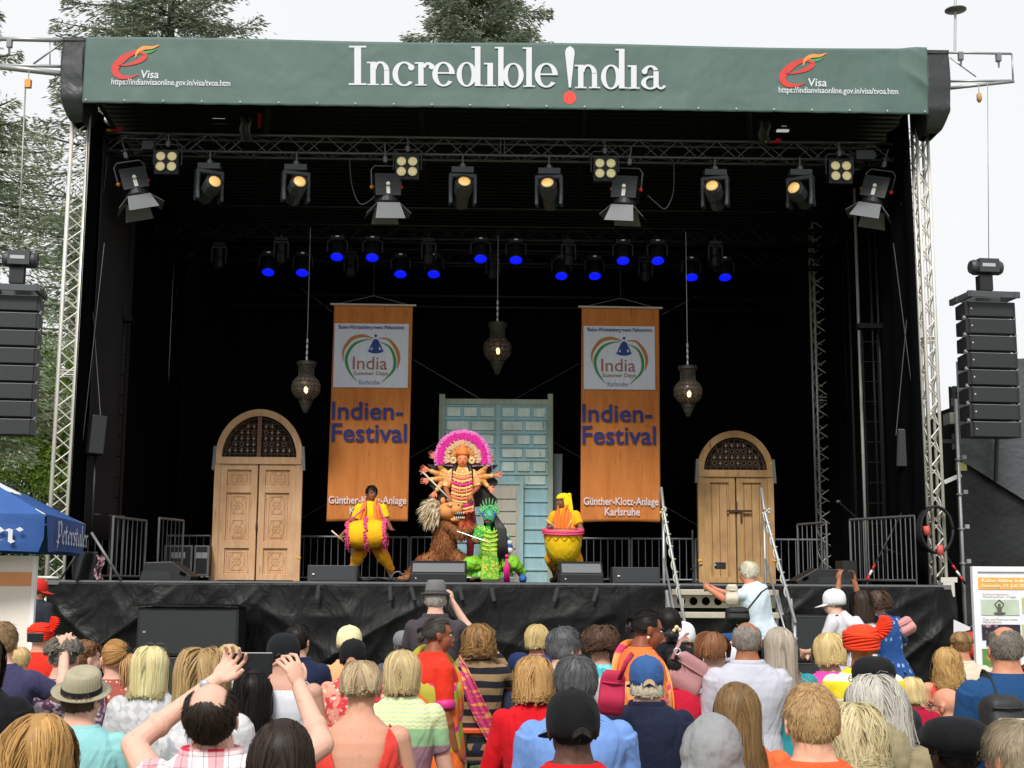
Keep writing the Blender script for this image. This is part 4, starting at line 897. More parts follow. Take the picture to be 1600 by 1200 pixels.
def rail(x, lb, knot):
    r = thing('handrail', (x, 17.6, 0), lb, 'handrail', 'steel handrails either side of the stage stairs')
    q = MB().tube((x, 18.45, .9), (x, 18.45, 2.62), .022); q.build('post', STEEL, r, True)
    q = MB().path([(x-.02, 18.5, 2.95), (x, 18.42, 2.62), (x+.05, 16.95, 1.12)], .022, 8); q.build('top_rail', STEEL, r, True)
    q = MB().path([(x, 18.42, 1.95), (x+.05, 17.0, .55)], .016, 8); q.tube((x+.05, 17.0, .05), (x+.05, 17.0, 1.15), .022); q.build('lower_rail', STEEL, r, True)
    pts = []; n = 60
    for i in range(n):
        t = i/(n-1); c_ = Vector((x, 18.42, 2.62)).lerp(Vector((x+.05, 16.95, 1.12)), t*.8); a = t*2*pi*7; pts.append(c_+Vector((.036*cos(a), .0, .036*sin(a))))
    pts += [pts[-1]+Vector((0, -.02, -.1*i)) for i in range(1, 5)]
    q = MB().path(pts, .009, 6)
    for i in range(7): q.ell(np.array((x+random.uniform(-.06, .06), 18.38, 2.6+random.uniform(-.07, .07))), .022, nu=8, nv=6)
    q.build('string_lights', mat('pale_string', '#b6b29c' if knot else '#aeb0aa', .6, 0, .3, 60), r, True)
rail(PX(1040, 18.4, 850)-.02, 'left handrail of the stage stairs wrapped in pale string lights', True); rail(PX(1196, 18.4, 850)+.0, 'right handrail of the stage stairs behind the seated photographer', False)
# cable coil, extinguisher, taped red parts at right
q = MB()
for k in range(5): q.path([(PX(1452, 18.9)+.26*cos(a)*(1-.03*k), 18.8-.02*k, PZ(828, 18.9, 1452)+.33*sin(a)) for a in np.linspace(0, 2*pi, 25)], .02, 6)
tag(q.build('cable_coil', RUB, None, True), 'black cable coil hanging on the right barrier', 'cable')
for u, v0, v1, l_ in ((1447, 822, 836, 'red plug hanging inside the cable coil'), (1468, 852, 868, 'red wrap round the foot of the right tower')):
    a = P(u, v0, 18.7); b = P(u+2, v1, 18.7); tag(MB().tube(a, b, .05, .045).build('red_wrap', mat('faded_red', '#c4514a', .6), None, True), l_, 'plug' if u < 1460 else 'tape')
q = MB()
for i in range(14):
    a = P(535+i*6+random.uniform(-5, 5), 905, 19.5); q.path([(a.x+.2*cos(t)*random.uniform(.6, 1.1), 19.5+.2*sin(t), FZ+.02+.05*random.random()) for t in np.linspace(0, 5, 10)], .009, 5)
tag(q.build('cable_tangle', mat('cable_grey', '#3a3c3f', .5), None, True), 'tangle of thin cables on the deck by the smaller drummer', 'cable')
for u, l_ in ((625, 'pale microphone cable arching beside the lion costume leg'),):
    tag(MB().path([(PX(u, 20.2)+.1*cos(t), 20.2, FZ+.02+.14*abs(sin(t))) for t in np.linspace(0, pi, 12)], .01, 6).build('cable', ALUD, None, True), l_, 'cable')
r = thing('microphone_stand', (PX(1080, 21), 21, FZ), 'black microphone stand left of the plank door', 'microphone stand'); xm_ = PX(1080, 21)
MB().tube((xm_, 21, FZ), (xm_, 21, FZ+.85), .014).build('pole', mat('stand_dark', '#2c3030', .5), r); MB().tube((xm_-.05, 20.95, FZ+.22), (xm_+.15, 21, FZ+.3), .012).tube((xm_-.15, 20.9, FZ+.01), (xm_+.15, 21.1, FZ+.01), .012).tube((xm_+.12, 20.85, FZ+.01), (xm_-.12, 21.15, FZ+.01), .012).build('foot', BLK, r)
r = thing('microphone_stand', (PX(1318, 21), 21, FZ), 'microphone on a boom stand in the right wing', 'microphone stand'); a = P(1310, 784, 21); b = P(1345, 815, 21)
MB().tube(a, b, .012).tube(b, (b.x, 21, FZ), .014).build('boom', BLK, r); MB().ell(a, (.04, .03, .03)).build('microphone', mat('mic_grey', '#4a4c50', .4, .4), r)
# bags and clothes draped at the left stage side
q = MB().grid(20, 14, lambda a, b: (P(113+a*35, 880, 18.5).x, 18.55-.12*sin(a*6)-.06*sin(a*14+b*3), PZ(862+b*45, 18.6, 130))); o = q.build('draped_jacket', mat('jacket_black', '#1c1d20', .8), None, True); mod_solid(o, .03); tag(o, 'black jackets and bags hanging on the left stage barrier', 'jacket')
q = MB().grid(10, 14, lambda a, b: (P(148+a*9+3*sin(b*7), 880, 18.4).x, 18.45-.04*sin(a*6), PZ(868+b*38, 18.5, 150))); g = N('pink_print'); g.col(g.mix(g.step(g.noise(22, 3), .48, .56), lin('#3b2a30'), lin('#c79aa4'))); o = q.build('patterned_scarf', g.m, None, True); mod_solid(o, .02); tag(o, 'pink patterned scarf hanging beside the black jackets', 'scarf')
tag(MB().tube(P(143, 832, 18.2), P(190, 908, 18.2), .02).build('diagonal_strut', ALUD, None, True), 'diagonal strut running down to the deck at left', 'strut')
tag(MB().tube(P(120, 866, 18.2), P(95, 905, 18.2), .015).build('diagonal_strut', BLK, None, True), 'short dark strut below the blue parasol', 'strut')
pipe(P(70, 908, 18.1), P(72, 1080, 18.1), .02, 'upright steel pipe left of the stage skirt', ALU); pipe(P(58, 902, 18.2), P(92, 903, 18.2), .02, 'level steel pipe left of the stage skirt', ALU, 'level_pipe')
# ---------------------------------------------------------------- right side: black tarpaulin shed, scaffold, machinery
rs = thing('tarpaulin_shed', (7.9, 21, 0), 'black tarpaulin covered structure behind the right speaker array', 'tent')
def shed(a, b):
    p = P(1500+160*a, 905, 20.5); zt_ = 4.75-.0*a; z = -.02+zt_*b; return (p.x, 20.5-.05*float(vn(a*5, b*9))-.03*float(ridge(vn(a*3+b, b*14))), z)
MB().grid(40, 40, shed).build('front_sheet', mat('shed_black', '#17191c', .5, 0, .2, 3, .4, 9, .03), rs, True)
def slope(a, b):
    A = P(1502, 718, 20.3); Bq = P(1680, 830, 20.3); x = A.x+(Bq.x-A.x)*a; zb = A.z+(Bq.z-A.z)*a; zt_ = 5.1+.1*a; return (x, 20.36-.02*float(vn(a*6, b*12)), zb+(zt_-zb)*b)
MB().grid(30, 24, slope).build('pale_flap', mat('shed_grey', '#4a4d51', .45, 0, .2, 2, .5, 12, .03), rs, True)
MB().tube(P(1558, 680, 20.2), P(1556, 752, 20.2), .035).build('pole', BLK, rs)
MB().bbox((7.75, 20.6, 0), (9.9, 24, 4.5)).build('shed_body', BLKM, rs)
o = MB().grid(16, 12, lambda a, b: (P(1482+a*40, 610, 21).x, 21-.1*sin(a*5), PZ(604+b*(40+90*a), 21, 1490)-.1*a)); o = o.build('black_drape', mat('shed_black', '#17191c', .5, 0, .2, 3, .4, 9, .03), None, True); mod_solid(o, .01); tag(o, 'black drape sagging between right tower and speaker array', 'tarpaulin')
r = thing('scaffold_pole', (PX(1500, 19.6), 19.6, 0), 'scaffold tube with four couplers beside the right tower', 'scaffold'); xs = PX(1503, 19.6, 850)
MB().tube((xs, 19.6, 0), (xs, 19.6, 4.4), .027).build('tube', STEEL, r, True)
for v in (718, 772, 826, 880):
    q = MB(); z = PZ(v, 19.6, 1500); q.lathe([(.05, -.012), (.05, .012)], (xs, 19.6, z)); q.box((xs+.07, 19.55, z+.03), (.06, .05, .06)); q.build('coupler', STEEL, r)
q = MB(); c_ = P(1496, 655, 20.6); r = thing('winch_gear', c_, 'grey machinery seen through the right tower', 'machine')
q.box(c_, (.35, .3, .18)); q.box(c_+Vector((.1, 0, -.35)), (.3, .3, .25)); q.box(c_+Vector((.05, 0, .28)), (.2, .2, .12)); q.build('housing', mat('machine_grey', '#8c8b84', .5, .1, .4, 10), r)
MB().box(P(1502, 729, 20.4), (.16, .05, .13)).build('yellow_sticker', mat('sticker', '#b9b877', .6, 0, .4, 40), r); MB().box(P(1488, 748, 20.4), (.3, .05, .06), Ry3(-.4)).build('white_cover', mat('white_cover', '#dedede'), r)
MB().box(P(1490, 690, 20.5), (.5, .1, .06)).build('black_bar', BLK, r)
tag(MB().box(P(1479, 921, 18.6), (.16, .2, .2)).frust([tuple(P(1470, 910, 18.5)), tuple(P(1470, 902, 18.5)), tuple(P(1470, 910, 18.9)), tuple(P(1470, 902, 18.9)), tuple(P(1496, 910, 18.5)), tuple(P(1496, 902, 18.5)), tuple(P(1496, 910, 18.9)), tuple(P(1496, 902, 18.9))]).build('tower_foot', ALU, None), 'pale base plate of the outer right tower', 'tower foot')
q = MB().lathe([(.01, 0), (.2, .02), (.24, .15), (.1, .32), (.01, .35)], P(1518, 1030, 17)); tag(q.build('red_bag', mat('red_canvas', '#b8201f', .7), None, True), 'red sack standing left of the poster board', 'bag')
r = thing('pennant', P(1490, 985, 17.2), 'white triangular pennant beside the red sack', 'pennant'); MB().frust([P(1490, 992, 17.2), P(1490, 968, 17.2), P(1490, 992, 17.25), P(1490, 968, 17.25), P(1516, 984, 17.2), P(1516, 980, 17.2), P(1516, 984, 17.25), P(1516, 980, 17.25)]).build('flag', WHT, r)
MB().tube(P(1488, 1000, 17.22), P(1520, 978, 17.22), .02).build('bar', BLK, r)
# poster board
pb = thing('poster_board', (PX(1580, 13), 13, 0), 'white framed poster board with orange header and small pictures at the right edge', 'poster board')
Y = 13.0; A = P(1526, 893, Y); Bq = P(1660, 1120, Y)
MB().bbox((A.x, Y, Bq.z), (Bq.x, Y+.02, A.z)).build('board', mat('poster_white', '#dfe2ee', .5), pb); q = MB(); q.bbox((A.x-.05, Y-.02, 0), (A.x, Y+.04, A.z+.05)); q.bbox((A.x, Y-.02, A.z), (Bq.x, Y+.04, A.z+.05)); q.bbox((Bq.x, Y-.02, 0), (Bq.x+.05, Y+.04, A.z+.05)); q.build('frame', mat('white_frame', '#e8e9ea', .35), pb)
def prect(u0, v0, u1, v1, y, m_, name, par): a = P(u0, v1, y); b = P(u1, v0, y); return MB().bbox((a.x, y, a.z), (b.x, y+.004, b.z)).build(name, m_, par)
prect(1528, 903, 1660, 921, Y-.006, mat('header_orange', '#e2a94c', .5), 'header_band', pb)
def ptx(s_, m_, u0, u1, v0, v1, y, par, bold=.0): a = P(u0, v1, y); b = P(u1, v0, y); text_mesh(s_, 'lettering', m_, par, (a.x, a.z), (b.x, b.z), y, bold, .001)
HW = mat('header_white', '#f0e6cc'); ptx('Kultur-Bühne India Summer Days', HW, 1534, 1655, 905, 911.5, Y-.01, pb, .02); ptx('Samstag, 15. Juli 2017', HW, 1534, 1610, 913, 919, Y-.01, pb, .02)
OT = mat('poster_orange_text', '#c9b08e'); ptx('Kulturprogramm', OT, 1536, 1575, 927, 930, Y-.006, pb); ptx('Meditation Yoga', OT, 1536, 1588, 931, 934, Y-.006, pb)
g = N('picture_green'); g.col(g.mix(g.noise(6, 3), lin('#8fa287'), lin('#d6dfce'))); i1 = prect(1534, 937, 1592, 961, Y-.008, g.m, 'picture', pb)
q = MB(); c_ = P(1562, 955, Y-.014); q.ell(c_+Vector((0, 0, .06)), (.014, .003, .016)); q.ell(c_+Vector((0, 0, .015)), (.022, .003, .035)); q.ell(c_-Vector((0, 0, .02)), (.06, .003, .014)); q.path([c_+Vector((-.02, 0, .03)), c_+Vector((-.045, 0, .07)), c_+Vector((0, 0, .11)), c_+Vector((.045, 0, .07)), c_+Vector((.02, 0, .03))], .005, 5); q.build('yoga_silhouette', mat('silhouette', '#565a4a'), i1)
ptx('Tanz und Musik aus Indien', OT, 1536, 1590, 966, 969, Y-.006, pb); ptx('Maharashtra', OT, 1536, 1565, 970, 973, Y-.006, pb)
g = N('picture_night'); g.col(g.mix(g.step(g.noise(14, 4), .56, .66), lin('#2a1f2e'), lin('#a88a90'))); prect(1535, 976, 1594, 1000, Y-.008, g.m, 'picture', pb)
g = N('picture_market'); g.col(g.mix(g.step(g.noise(9, 4), .5, .6), lin('#4f8a3c'), lin('#c07a5a'))); prect(1536, 1014, 1594, 1042, Y-.008, g.m, 'picture', pb)
for i, (v0, v1) in enumerate(((934, 958), (976, 1000))): g = N('picture_edge%d' % i); g.col(g.mix(g.noise(9, 3), lin('#97a78c'), lin('#d9c468'))); prect(1598, v0, 1640, v1, Y-.008, g.m, 'picture', pb)
# left: sign with orange band and blue parasol
g = N('sign_board'); z = g.xyz()[2]; g.col(g.mix(g.noise(5, 3), lin('#e4ddd2'), lin('#ebe5db'))); sg = thing('info_sign', (PX(10, 12), 12, 0), 'off-white standing sign with one orange band under the blue parasol', 'sign')
Y = 12.0; a = P(-60, 1080, Y); b = P(52, 872, Y); MB().bbox((a.x, Y, 0), (b.x, Y+.03, b.z)).build('board', g.m, sg); q = MB(); q.bbox((b.x, Y-.01, 0), (b.x+.035, Y+.04, b.z+.02)); q.bbox((a.x, Y-.01, b.z), (b.x, Y+.04, b.z+.02)); q.build('frame', mat('white_frame', '#e8e9ea', .35), sg)
prect(-60, 894, 51, 915, Y-.006, mat('band_orange', '#e29a67', .6), 'orange_band', sg)
pr_ = thing('blue_parasol', (-7.5, 13, 0), 'large blue square parasol with white blackletter writing on its valance', 'parasol')
C1 = P(70, 812, 11.6); C2 = P(133, 812, 13.9); side = C2-C1; C1.z = C2.z = (C1.z+C2.z)/2; side = C2-C1; perp = Vector((-side.y, side.x, 0)); C0 = C1+perp; C3 = C2+perp; ctr = (C0+C1+C2+C3)/4; apex = ctr+Vector((0, 0, .62))
g = N('parasol_cloth'); ge = g.xyz(); pv = g.step(ge[2], .28, .34)
g.col(g.mix(g.noise(2, 3), lin('#1c4684'), lin('#24549a'))); g.b.inputs['Roughness'].default_value = .6; g.bump(g.noise(5, 3), .4, .04); PB = g.m
PWm = mat('parasol_white', '#dfe9f2', .6)
def panel(A, Bq, nm):
    def fn(s, t):
        e = A.lerp(Bq, s); p = e.lerp(apex, t*.45); p.z -= .05*sin(pi*t*.5)*sin(pi*s)*.6; return p
    MB().grid(16, 8, fn).build('roof_panel', PB, pr_, True)
    def fn2(s, t):
        t2 = .45+.55*t-(.03*abs(sin(s*14)))*(1-t); e = A.lerp(Bq, s); p = e.lerp(apex, t2); p.z -= .02*(1-t); return p
    MB().grid(32, 8, fn2).build('white_top', PWm, pr_, True)
    vl = []
    def fn3(s, t):
        e = A.lerp(Bq, s); nn_ = (Bq-A).cross(Vector((0, 0, 1))).normalized(); hh = .33-.025*abs(sin(s*pi*1))-(.12 if s < .012 or s > .988 else 0)
        return e - Vector((0, 0, hh*t)) + nn_*(.012+.025*sin(s*9+1)*t)
    MB().grid(60, 8, fn3).build('valance', PB, pr_, True)
panel(C1, C2, 'e'); panel(C0, C1, 's'); panel(C2, C3, 'n'); panel(C3, C0, 'w')
MB().tube((ctr.x, ctr.y, 0), (ctr.x, ctr.y, apex.z), .03).build('pole', ALU, pr_, True)
q = MB()
for c_ in (C0, C1, C2, C3): q.tube(c_-Vector((0, 0, .01)), apex-Vector((0, 0, .04)), .012)
q.build('ribs', ALU, pr_)
# blackletter drawn with a slanted broad nib: strokes are (x, y) polylines in letter units
BLT = {'P': ([[(0, 1), (.12, .86), (.12, .1), (.02, -.2)], [(.12, .9), (.4, 1.02), (.55, .85), (.55, .45), (.3, .3), (.14, .42)], [(-.1, .1), (.2, .02)]], .72), 'e': ([[(.3, .6), (.08, .48), (.08, .14), (.24, 0), (.42, .12)], [(.3, .62), (.42, .46), (.12, .3)]], .5),
       't': ([[(.12, .85), (.1, .12), (.22, 0), (.34, .1)], [(-.02, .58), (.32, .6)]], .4), 'r': ([[(.02, .56), (.12, .5), (.12, .08), (.2, 0)], [(.14, .48), (.3, .62), (.4, .5)]], .44), 's': ([[(.36, .55), (.2, .62), (.08, .48), (.32, .22), (.2, 0), (.04, .1)]], .44),
       'a': ([[(.3, .62), (.08, .45), (.08, .12), (.2, 0), (.36, .14)], [(.3, .6), (.38, .5), (.38, .1), (.48, 0)]], .56), 'l': ([[(.06, 1.02), (.12, .9), (.12, .1), (.22, 0), (.3, .08)]], .34)}
def blackletter(word, A, Bq, z0, hgt, span, parent, name='lettering'):
    tot = sum(BLT[c][1] for c in word); L = (Bq-A).length; d = (Bq-A).normalized(); nn_ = d.cross(Vector((0, 0, 1))); q = MB(); x = 0; k = 0
    s0, s1 = span
    for ch in word:
        for st_ in BLT[ch][0]:
            pts = [];
            for (a_, b_), (c_, e_) in zip(st_[:-1], st_[1:]):
                for t in np.linspace(0, 1, 4)[:-1]: pts.append((a_+(c_-a_)*t, b_+(e_-b_)*t))
            pts.append(st_[-1]); k += 1
            def w3(px, py): s_ = (s0+(s1-s0)*(x+px)/tot)*L; return A+d*s_+Vector((0, 0, z0+py*hgt))+nn_*(.055+.0005*k)
            q.strip([w3(px-.055, py-.04) for px, py in pts], [w3(px+.055, py+.05) for px, py in pts])
        x += BLT[ch][1]
    q.build(name, WHT, parent)
blackletter('Peterstaler', C1, C2, -.245, .2, (.16, .92), pr_); blackletter('Peterstaler', C0, C1, -.25, .2, (.2, .93), pr_)
# bench visible between the spectators
be = thing('beer_bench', (PX(760, 9.3), 9.3, 0), 'orange folding bench with yellow and dark legs under the striped sweater woman', 'bench')
xa, xb = PX(700, 9.3, 1138), PX(805, 9.3, 1138); zz = PZ(1137, 9.2, 760)
b = MB().bbox((xa, 9.15, zz-.035), (xb, 9.42, zz)).build('seat', mat('bench_orange', '#d9542b', .45), be); mod_bevel(b, .008)
for x in (xa+.12, xb-.12):
    q = MB().path([(x-.0, 9.17, zz-.04), (x, 9.2, .02), (x, 9.36, .02), (x, 9.4, zz-.04)], .016, 6); q.build('leg', mat('bench_green', '#2f3a34', .5), be)
# ---------------------------------------------------------------- trees
def fol(name, c1, c2, c3):
    g = N(name); at = g.n('ShaderNodeAttribute', attribute_name='hv'); c_ = g.mix(at.outputs['Fac'], lin(c1), lin(c2)); c_ = g.mix(g.step(g.noise(.9, 3), .5, .7), c_, lin(c3)); g.col(c_); thin(g, c_, .3); g.b.inputs['Roughness'].default_value = .7; g.b.inputs['Specular IOR Level'].default_value = .3; return g.m
BARK = mat('bark', '#453a31', .9, 0, .4, 5, .6, 20, .03)
def spray_mesh(C_, D_, Lw, name, m_, parent, seed=1):
    """many small two-bladed needle sprays: centres C_, directions D_, sizes Lw (n,2)"""
    r_g = np.random.default_rng(seed); n = len(C_); D_ = D_/np.linalg.norm(D_, axis=1)[:, None]
    R = r_g.normal(size=(n, 3)); S = np.cross(D_, R); S /= np.linalg.norm(S, axis=1)[:, None]; L = Lw[:, :1]; W = Lw[:, 1:]
    V = np.stack([C_-D_*L*.5, C_+S*W*.5-D_*L*.1, C_+D_*L*.5, C_-S*W*.5+D_*L*.05], 1).reshape(-1, 3)
    me = bpy.data.meshes.new(name); V = V-np.array(parent_loc(parent))
    me.vertices.add(4*n); me.vertices.foreach_set('co', V.ravel()); me.loops.add(4*n); me.loops.foreach_set('vertex_index', np.arange(4*n)); me.polygons.add(n); me.polygons.foreach_set('loop_start', np.arange(n)*4); me.polygons.foreach_set('loop_total', np.full(n, 4)); me.update()
    at = me.attributes.new('hv', 'FLOAT', 'POINT'); at.data.foreach_set('value', np.repeat(r_g.random(n), 4)); me.materials.append(m_)
    o = bpy.data.objects.new(name, me); COL.objects.link(o); o.parent = parent; return o
def conifer(x, y, H, R_, label, seed, dens=1.0, z_start=2.0, open_=.8, m_=None, sz=.28):
    rg = np.random.default_rng(seed); r = thing('spruce_tree', (x, y, 0), label, 'tree', 'tall spruces behind the stage')
    q = MB().path([(x+.15*sin(t*3), y, H*t) for t in np.linspace(0, 1, 12)], np.linspace(.32, .03, 12), 8); lim = []; Cs = []; Ds = []
    z = z_start; lb = MB()
    while z < H-.3:
        f = (H-z)/(H-z_start); rr = R_*(f**.75)*rg.uniform(.75, 1.15); nb = rg.integers(4, 7); a0 = rg.uniform(0, 6.28)
        for k in range(nb):
            if rg.random() > open_: continue
            a = a0+k*2*pi/nb+rg.normal(0, .25); L = rr*rg.uniform(.6, 1.1); drop = rg.uniform(.1, .35)
            n = 9; t = np.linspace(0, 1, n); bx = np.cos(a)*L*t; by = np.sin(a)*L*t; bz = z+.25*L*t*.6-drop*L*t**1.6+.12*L*t**4
            pts = np.stack([x+bx, y+by, bz], 1); lb.path(pts, np.linspace(.05+.02*f, .008, n), 5)
            m = int((46+64*L)*dens*3.4); tt = rg.uniform(.12, 1.02, m)**.8; c_ = np.stack([np.interp(tt, t, pts[:, j]) for j in range(3)], 1)
            w_ = .42*L*np.sin(np.clip(tt, 0, 1)*pi*.8+.35)*rg.normal(0, .45, m); sd = np.array([-sin(a), cos(a), 0]); c_ = c_+sd*w_[:, None]; c_[:, 2] += -np.abs(rg.normal(0, .13, m))-.12*np.abs(w_)+rg.normal(0, .05, m)
            d = np.stack([np.cos(a)+0*tt, np.sin(a)+0*tt, -.35+0*tt], 1)*1.0+sd*np.sign(w_)[:, None]*.9+rg.normal(0, .35, (m, 3)); Cs.append(c_); Ds.append(d)
        z += rg.uniform(.28, .5)
    q.build('trunk', BARK, r, True); lb.build('branches', BARK, r)
    C_ = np.concatenate(Cs); D_ = np.concatenate(Ds); n = len(C_); Lw = np.stack([rg.uniform(.5, 1.2, n)*sz*.62, rg.uniform(.12, .24, n)*sz*.75], 1); spray_mesh(C_, D_, Lw, 'foliage', m_ or SPR, r, seed)
SPR = fol('spruce_needles', '#66725e', '#adb797', '#7f8e6c'); SPR2 = fol('dark_needles', '#5b6657', '#8f997f', '#6f7c62'); LEAF = fol('bright_leaves', '#86a548', '#b2cc66', '#76963f'); LEAF2 = fol('deep_leaves', '#42553a', '#5f7046', '#37482f')
conifer(PX(-62, 27, 400), 27, 15.0, 4.9, 'open spruce with drooping boughs behind the left speaker array', 11, .62, 1.0, .62)
conifer(PX(262, 36, 0), 36, 24, 5.6, 'tall spruce rising above the left end of the banner', 12, .7, 9.0, .8, SPR2, .32)
conifer(PX(742, 40, 0), 40, 22.6, 5.6, 'pointed spruce top above the middle of the banner', 13, 1.1, 12.0, .95, SPR2, .34)
conifer(PX(118, 46, 300), 46, 15, 4.0, 'distant spruce showing between left tower and open boughs', 15, .3, 3.0, .5, SPR, .34)
def bush(x, y, zc, rad, n, label, m_, seed, nm='leafy_tree'):
    rg = np.random.default_rng(seed); r = thing(nm, (x, y, 0), label, 'tree', 'leafy trees left of the stage'); cl = []
    q = MB().path([(x, y, 0), (x+.1, y, zc*.6), (x, y, zc)], [.2, .14, .05], 8)
    for k in range(26):
        d = rg.normal(size=3); d /= np.linalg.norm(d); c_ = np.array((x, y, zc))+d*np.array(rad)*rg.uniform(.45, .9); cl.append(c_); q.path([(x, y, zc*.7), c_], [.06, .01], 5)
    cl = np.array(cl); i = rg.integers(0, len(cl), n); C_ = cl[i]+rg.normal(0, .3, (n, 3))*np.array(rad)[None]*.5; spray_mesh(C_, rg.normal(size=(n, 3))+np.array((0, 0, -.3)), np.stack([rg.uniform(.07, .15, n), rg.uniform(.04, .08, n)], 1), 'foliage', m_, r, seed); q.build('trunk', BARK, r, True)
bush(PX(68, 30, 600), 30, 5.2, (1.3, 1, 2.0), 13000, 'bright yellow-green leafy tree between left array and tower', LEAF, 21)
bush(PX(30, 32, 700), 32, 3.9, (2.2, 1.5, 2.6), 20000, 'deep green leafy tree above the blue parasol', LEAF2, 22)
bush(PX(-60, 34, 700), 34, 5.0, (3, 1.5, 3.5), 10000, 'broad dark tree at the left picture edge', LEAF2, 23)
bush(PX(40, 24, 840), 24, 1.6, (2.5, .8, 1.5), 12000, 'low dark hedge-like tree behind the sign', LEAF2, 24)
# ================================================================ figures
def skinm(h): 
    g = N('skin'); c = lin(h); c1 = g.mix(g.noise(9, 4), tuple(x*.86 for x in c), (min(1, c[0]*1.1), c[1]*1.02, c[2])); c1 = g.mix(g.step(g.noise(3.5, 5), .45, .72), c1, (c[0]*1.0, c[1]*.82, c[2]*.78)); g.col(g.mix(g.step(g.noise(60, 2), .62, .75), c1, tuple(x*.75 for x in c))); g.b.inputs['Roughness'].default_value = .55; g.b.inputs['Specular IOR Level'].default_value = .35
    g.bump(g.noise(90, 3), .15, .003); return g.m
_sk = {}
def skin(h):
    if h not in _sk: _sk[h] = skinm(h)
    return _sk[h]
EYEW = mat('eye_white', '#c9c2ba', .3); EYED = mat('iris', '#1f1611', .2); LIP = mat('lips', '#a0584c', .5); BROWM = mat('brow_hair', '#1c1512', .8)
_hm = {}
def hairm(a, b):
    if (a, b) in _hm: return _hm[(a, b)]
    g = N('hair'); at = g.n('ShaderNodeAttribute', attribute_name='hv'); cc = g.mix(at.outputs['Fac'], tuple(x*1.12 for x in lin(a)), tuple(min(.95, x*1.22) for x in lin(b))); g.col(cc); thin(g, cc, .32); g.b.inputs['Roughness'].default_value = .5; g.b.inputs['Specular IOR Level'].default_value = .3
    hn = g.n('ShaderNodeAttribute', attribute_name='hn'); vt = g.n('ShaderNodeVectorTransform', vector_type='NORMAL', convert_from='OBJECT', convert_to='WORLD'); g.l(hn.outputs['Vector'], vt.inputs[0])
    ge = g.n('ShaderNodeNewGeometry'); sc = g.n('ShaderNodeVectorMath', operation='SCALE'); g.l(ge.outputs['Normal'], sc.inputs[0]); sc.inputs['Scale'].default_value = .16; ad = g.n('ShaderNodeVectorMath', operation='ADD'); g.l(vt.outputs[0], ad.inputs[0]); g.l(sc.outputs[0], ad.inputs[1]); no = g.n('ShaderNodeVectorMath', operation='NORMALIZE'); g.l(ad.outputs[0], no.inputs[0]); g.l(no.outputs[0], g.b.inputs['Normal'])
    _hm[(a, b)] = g.m; return g.m
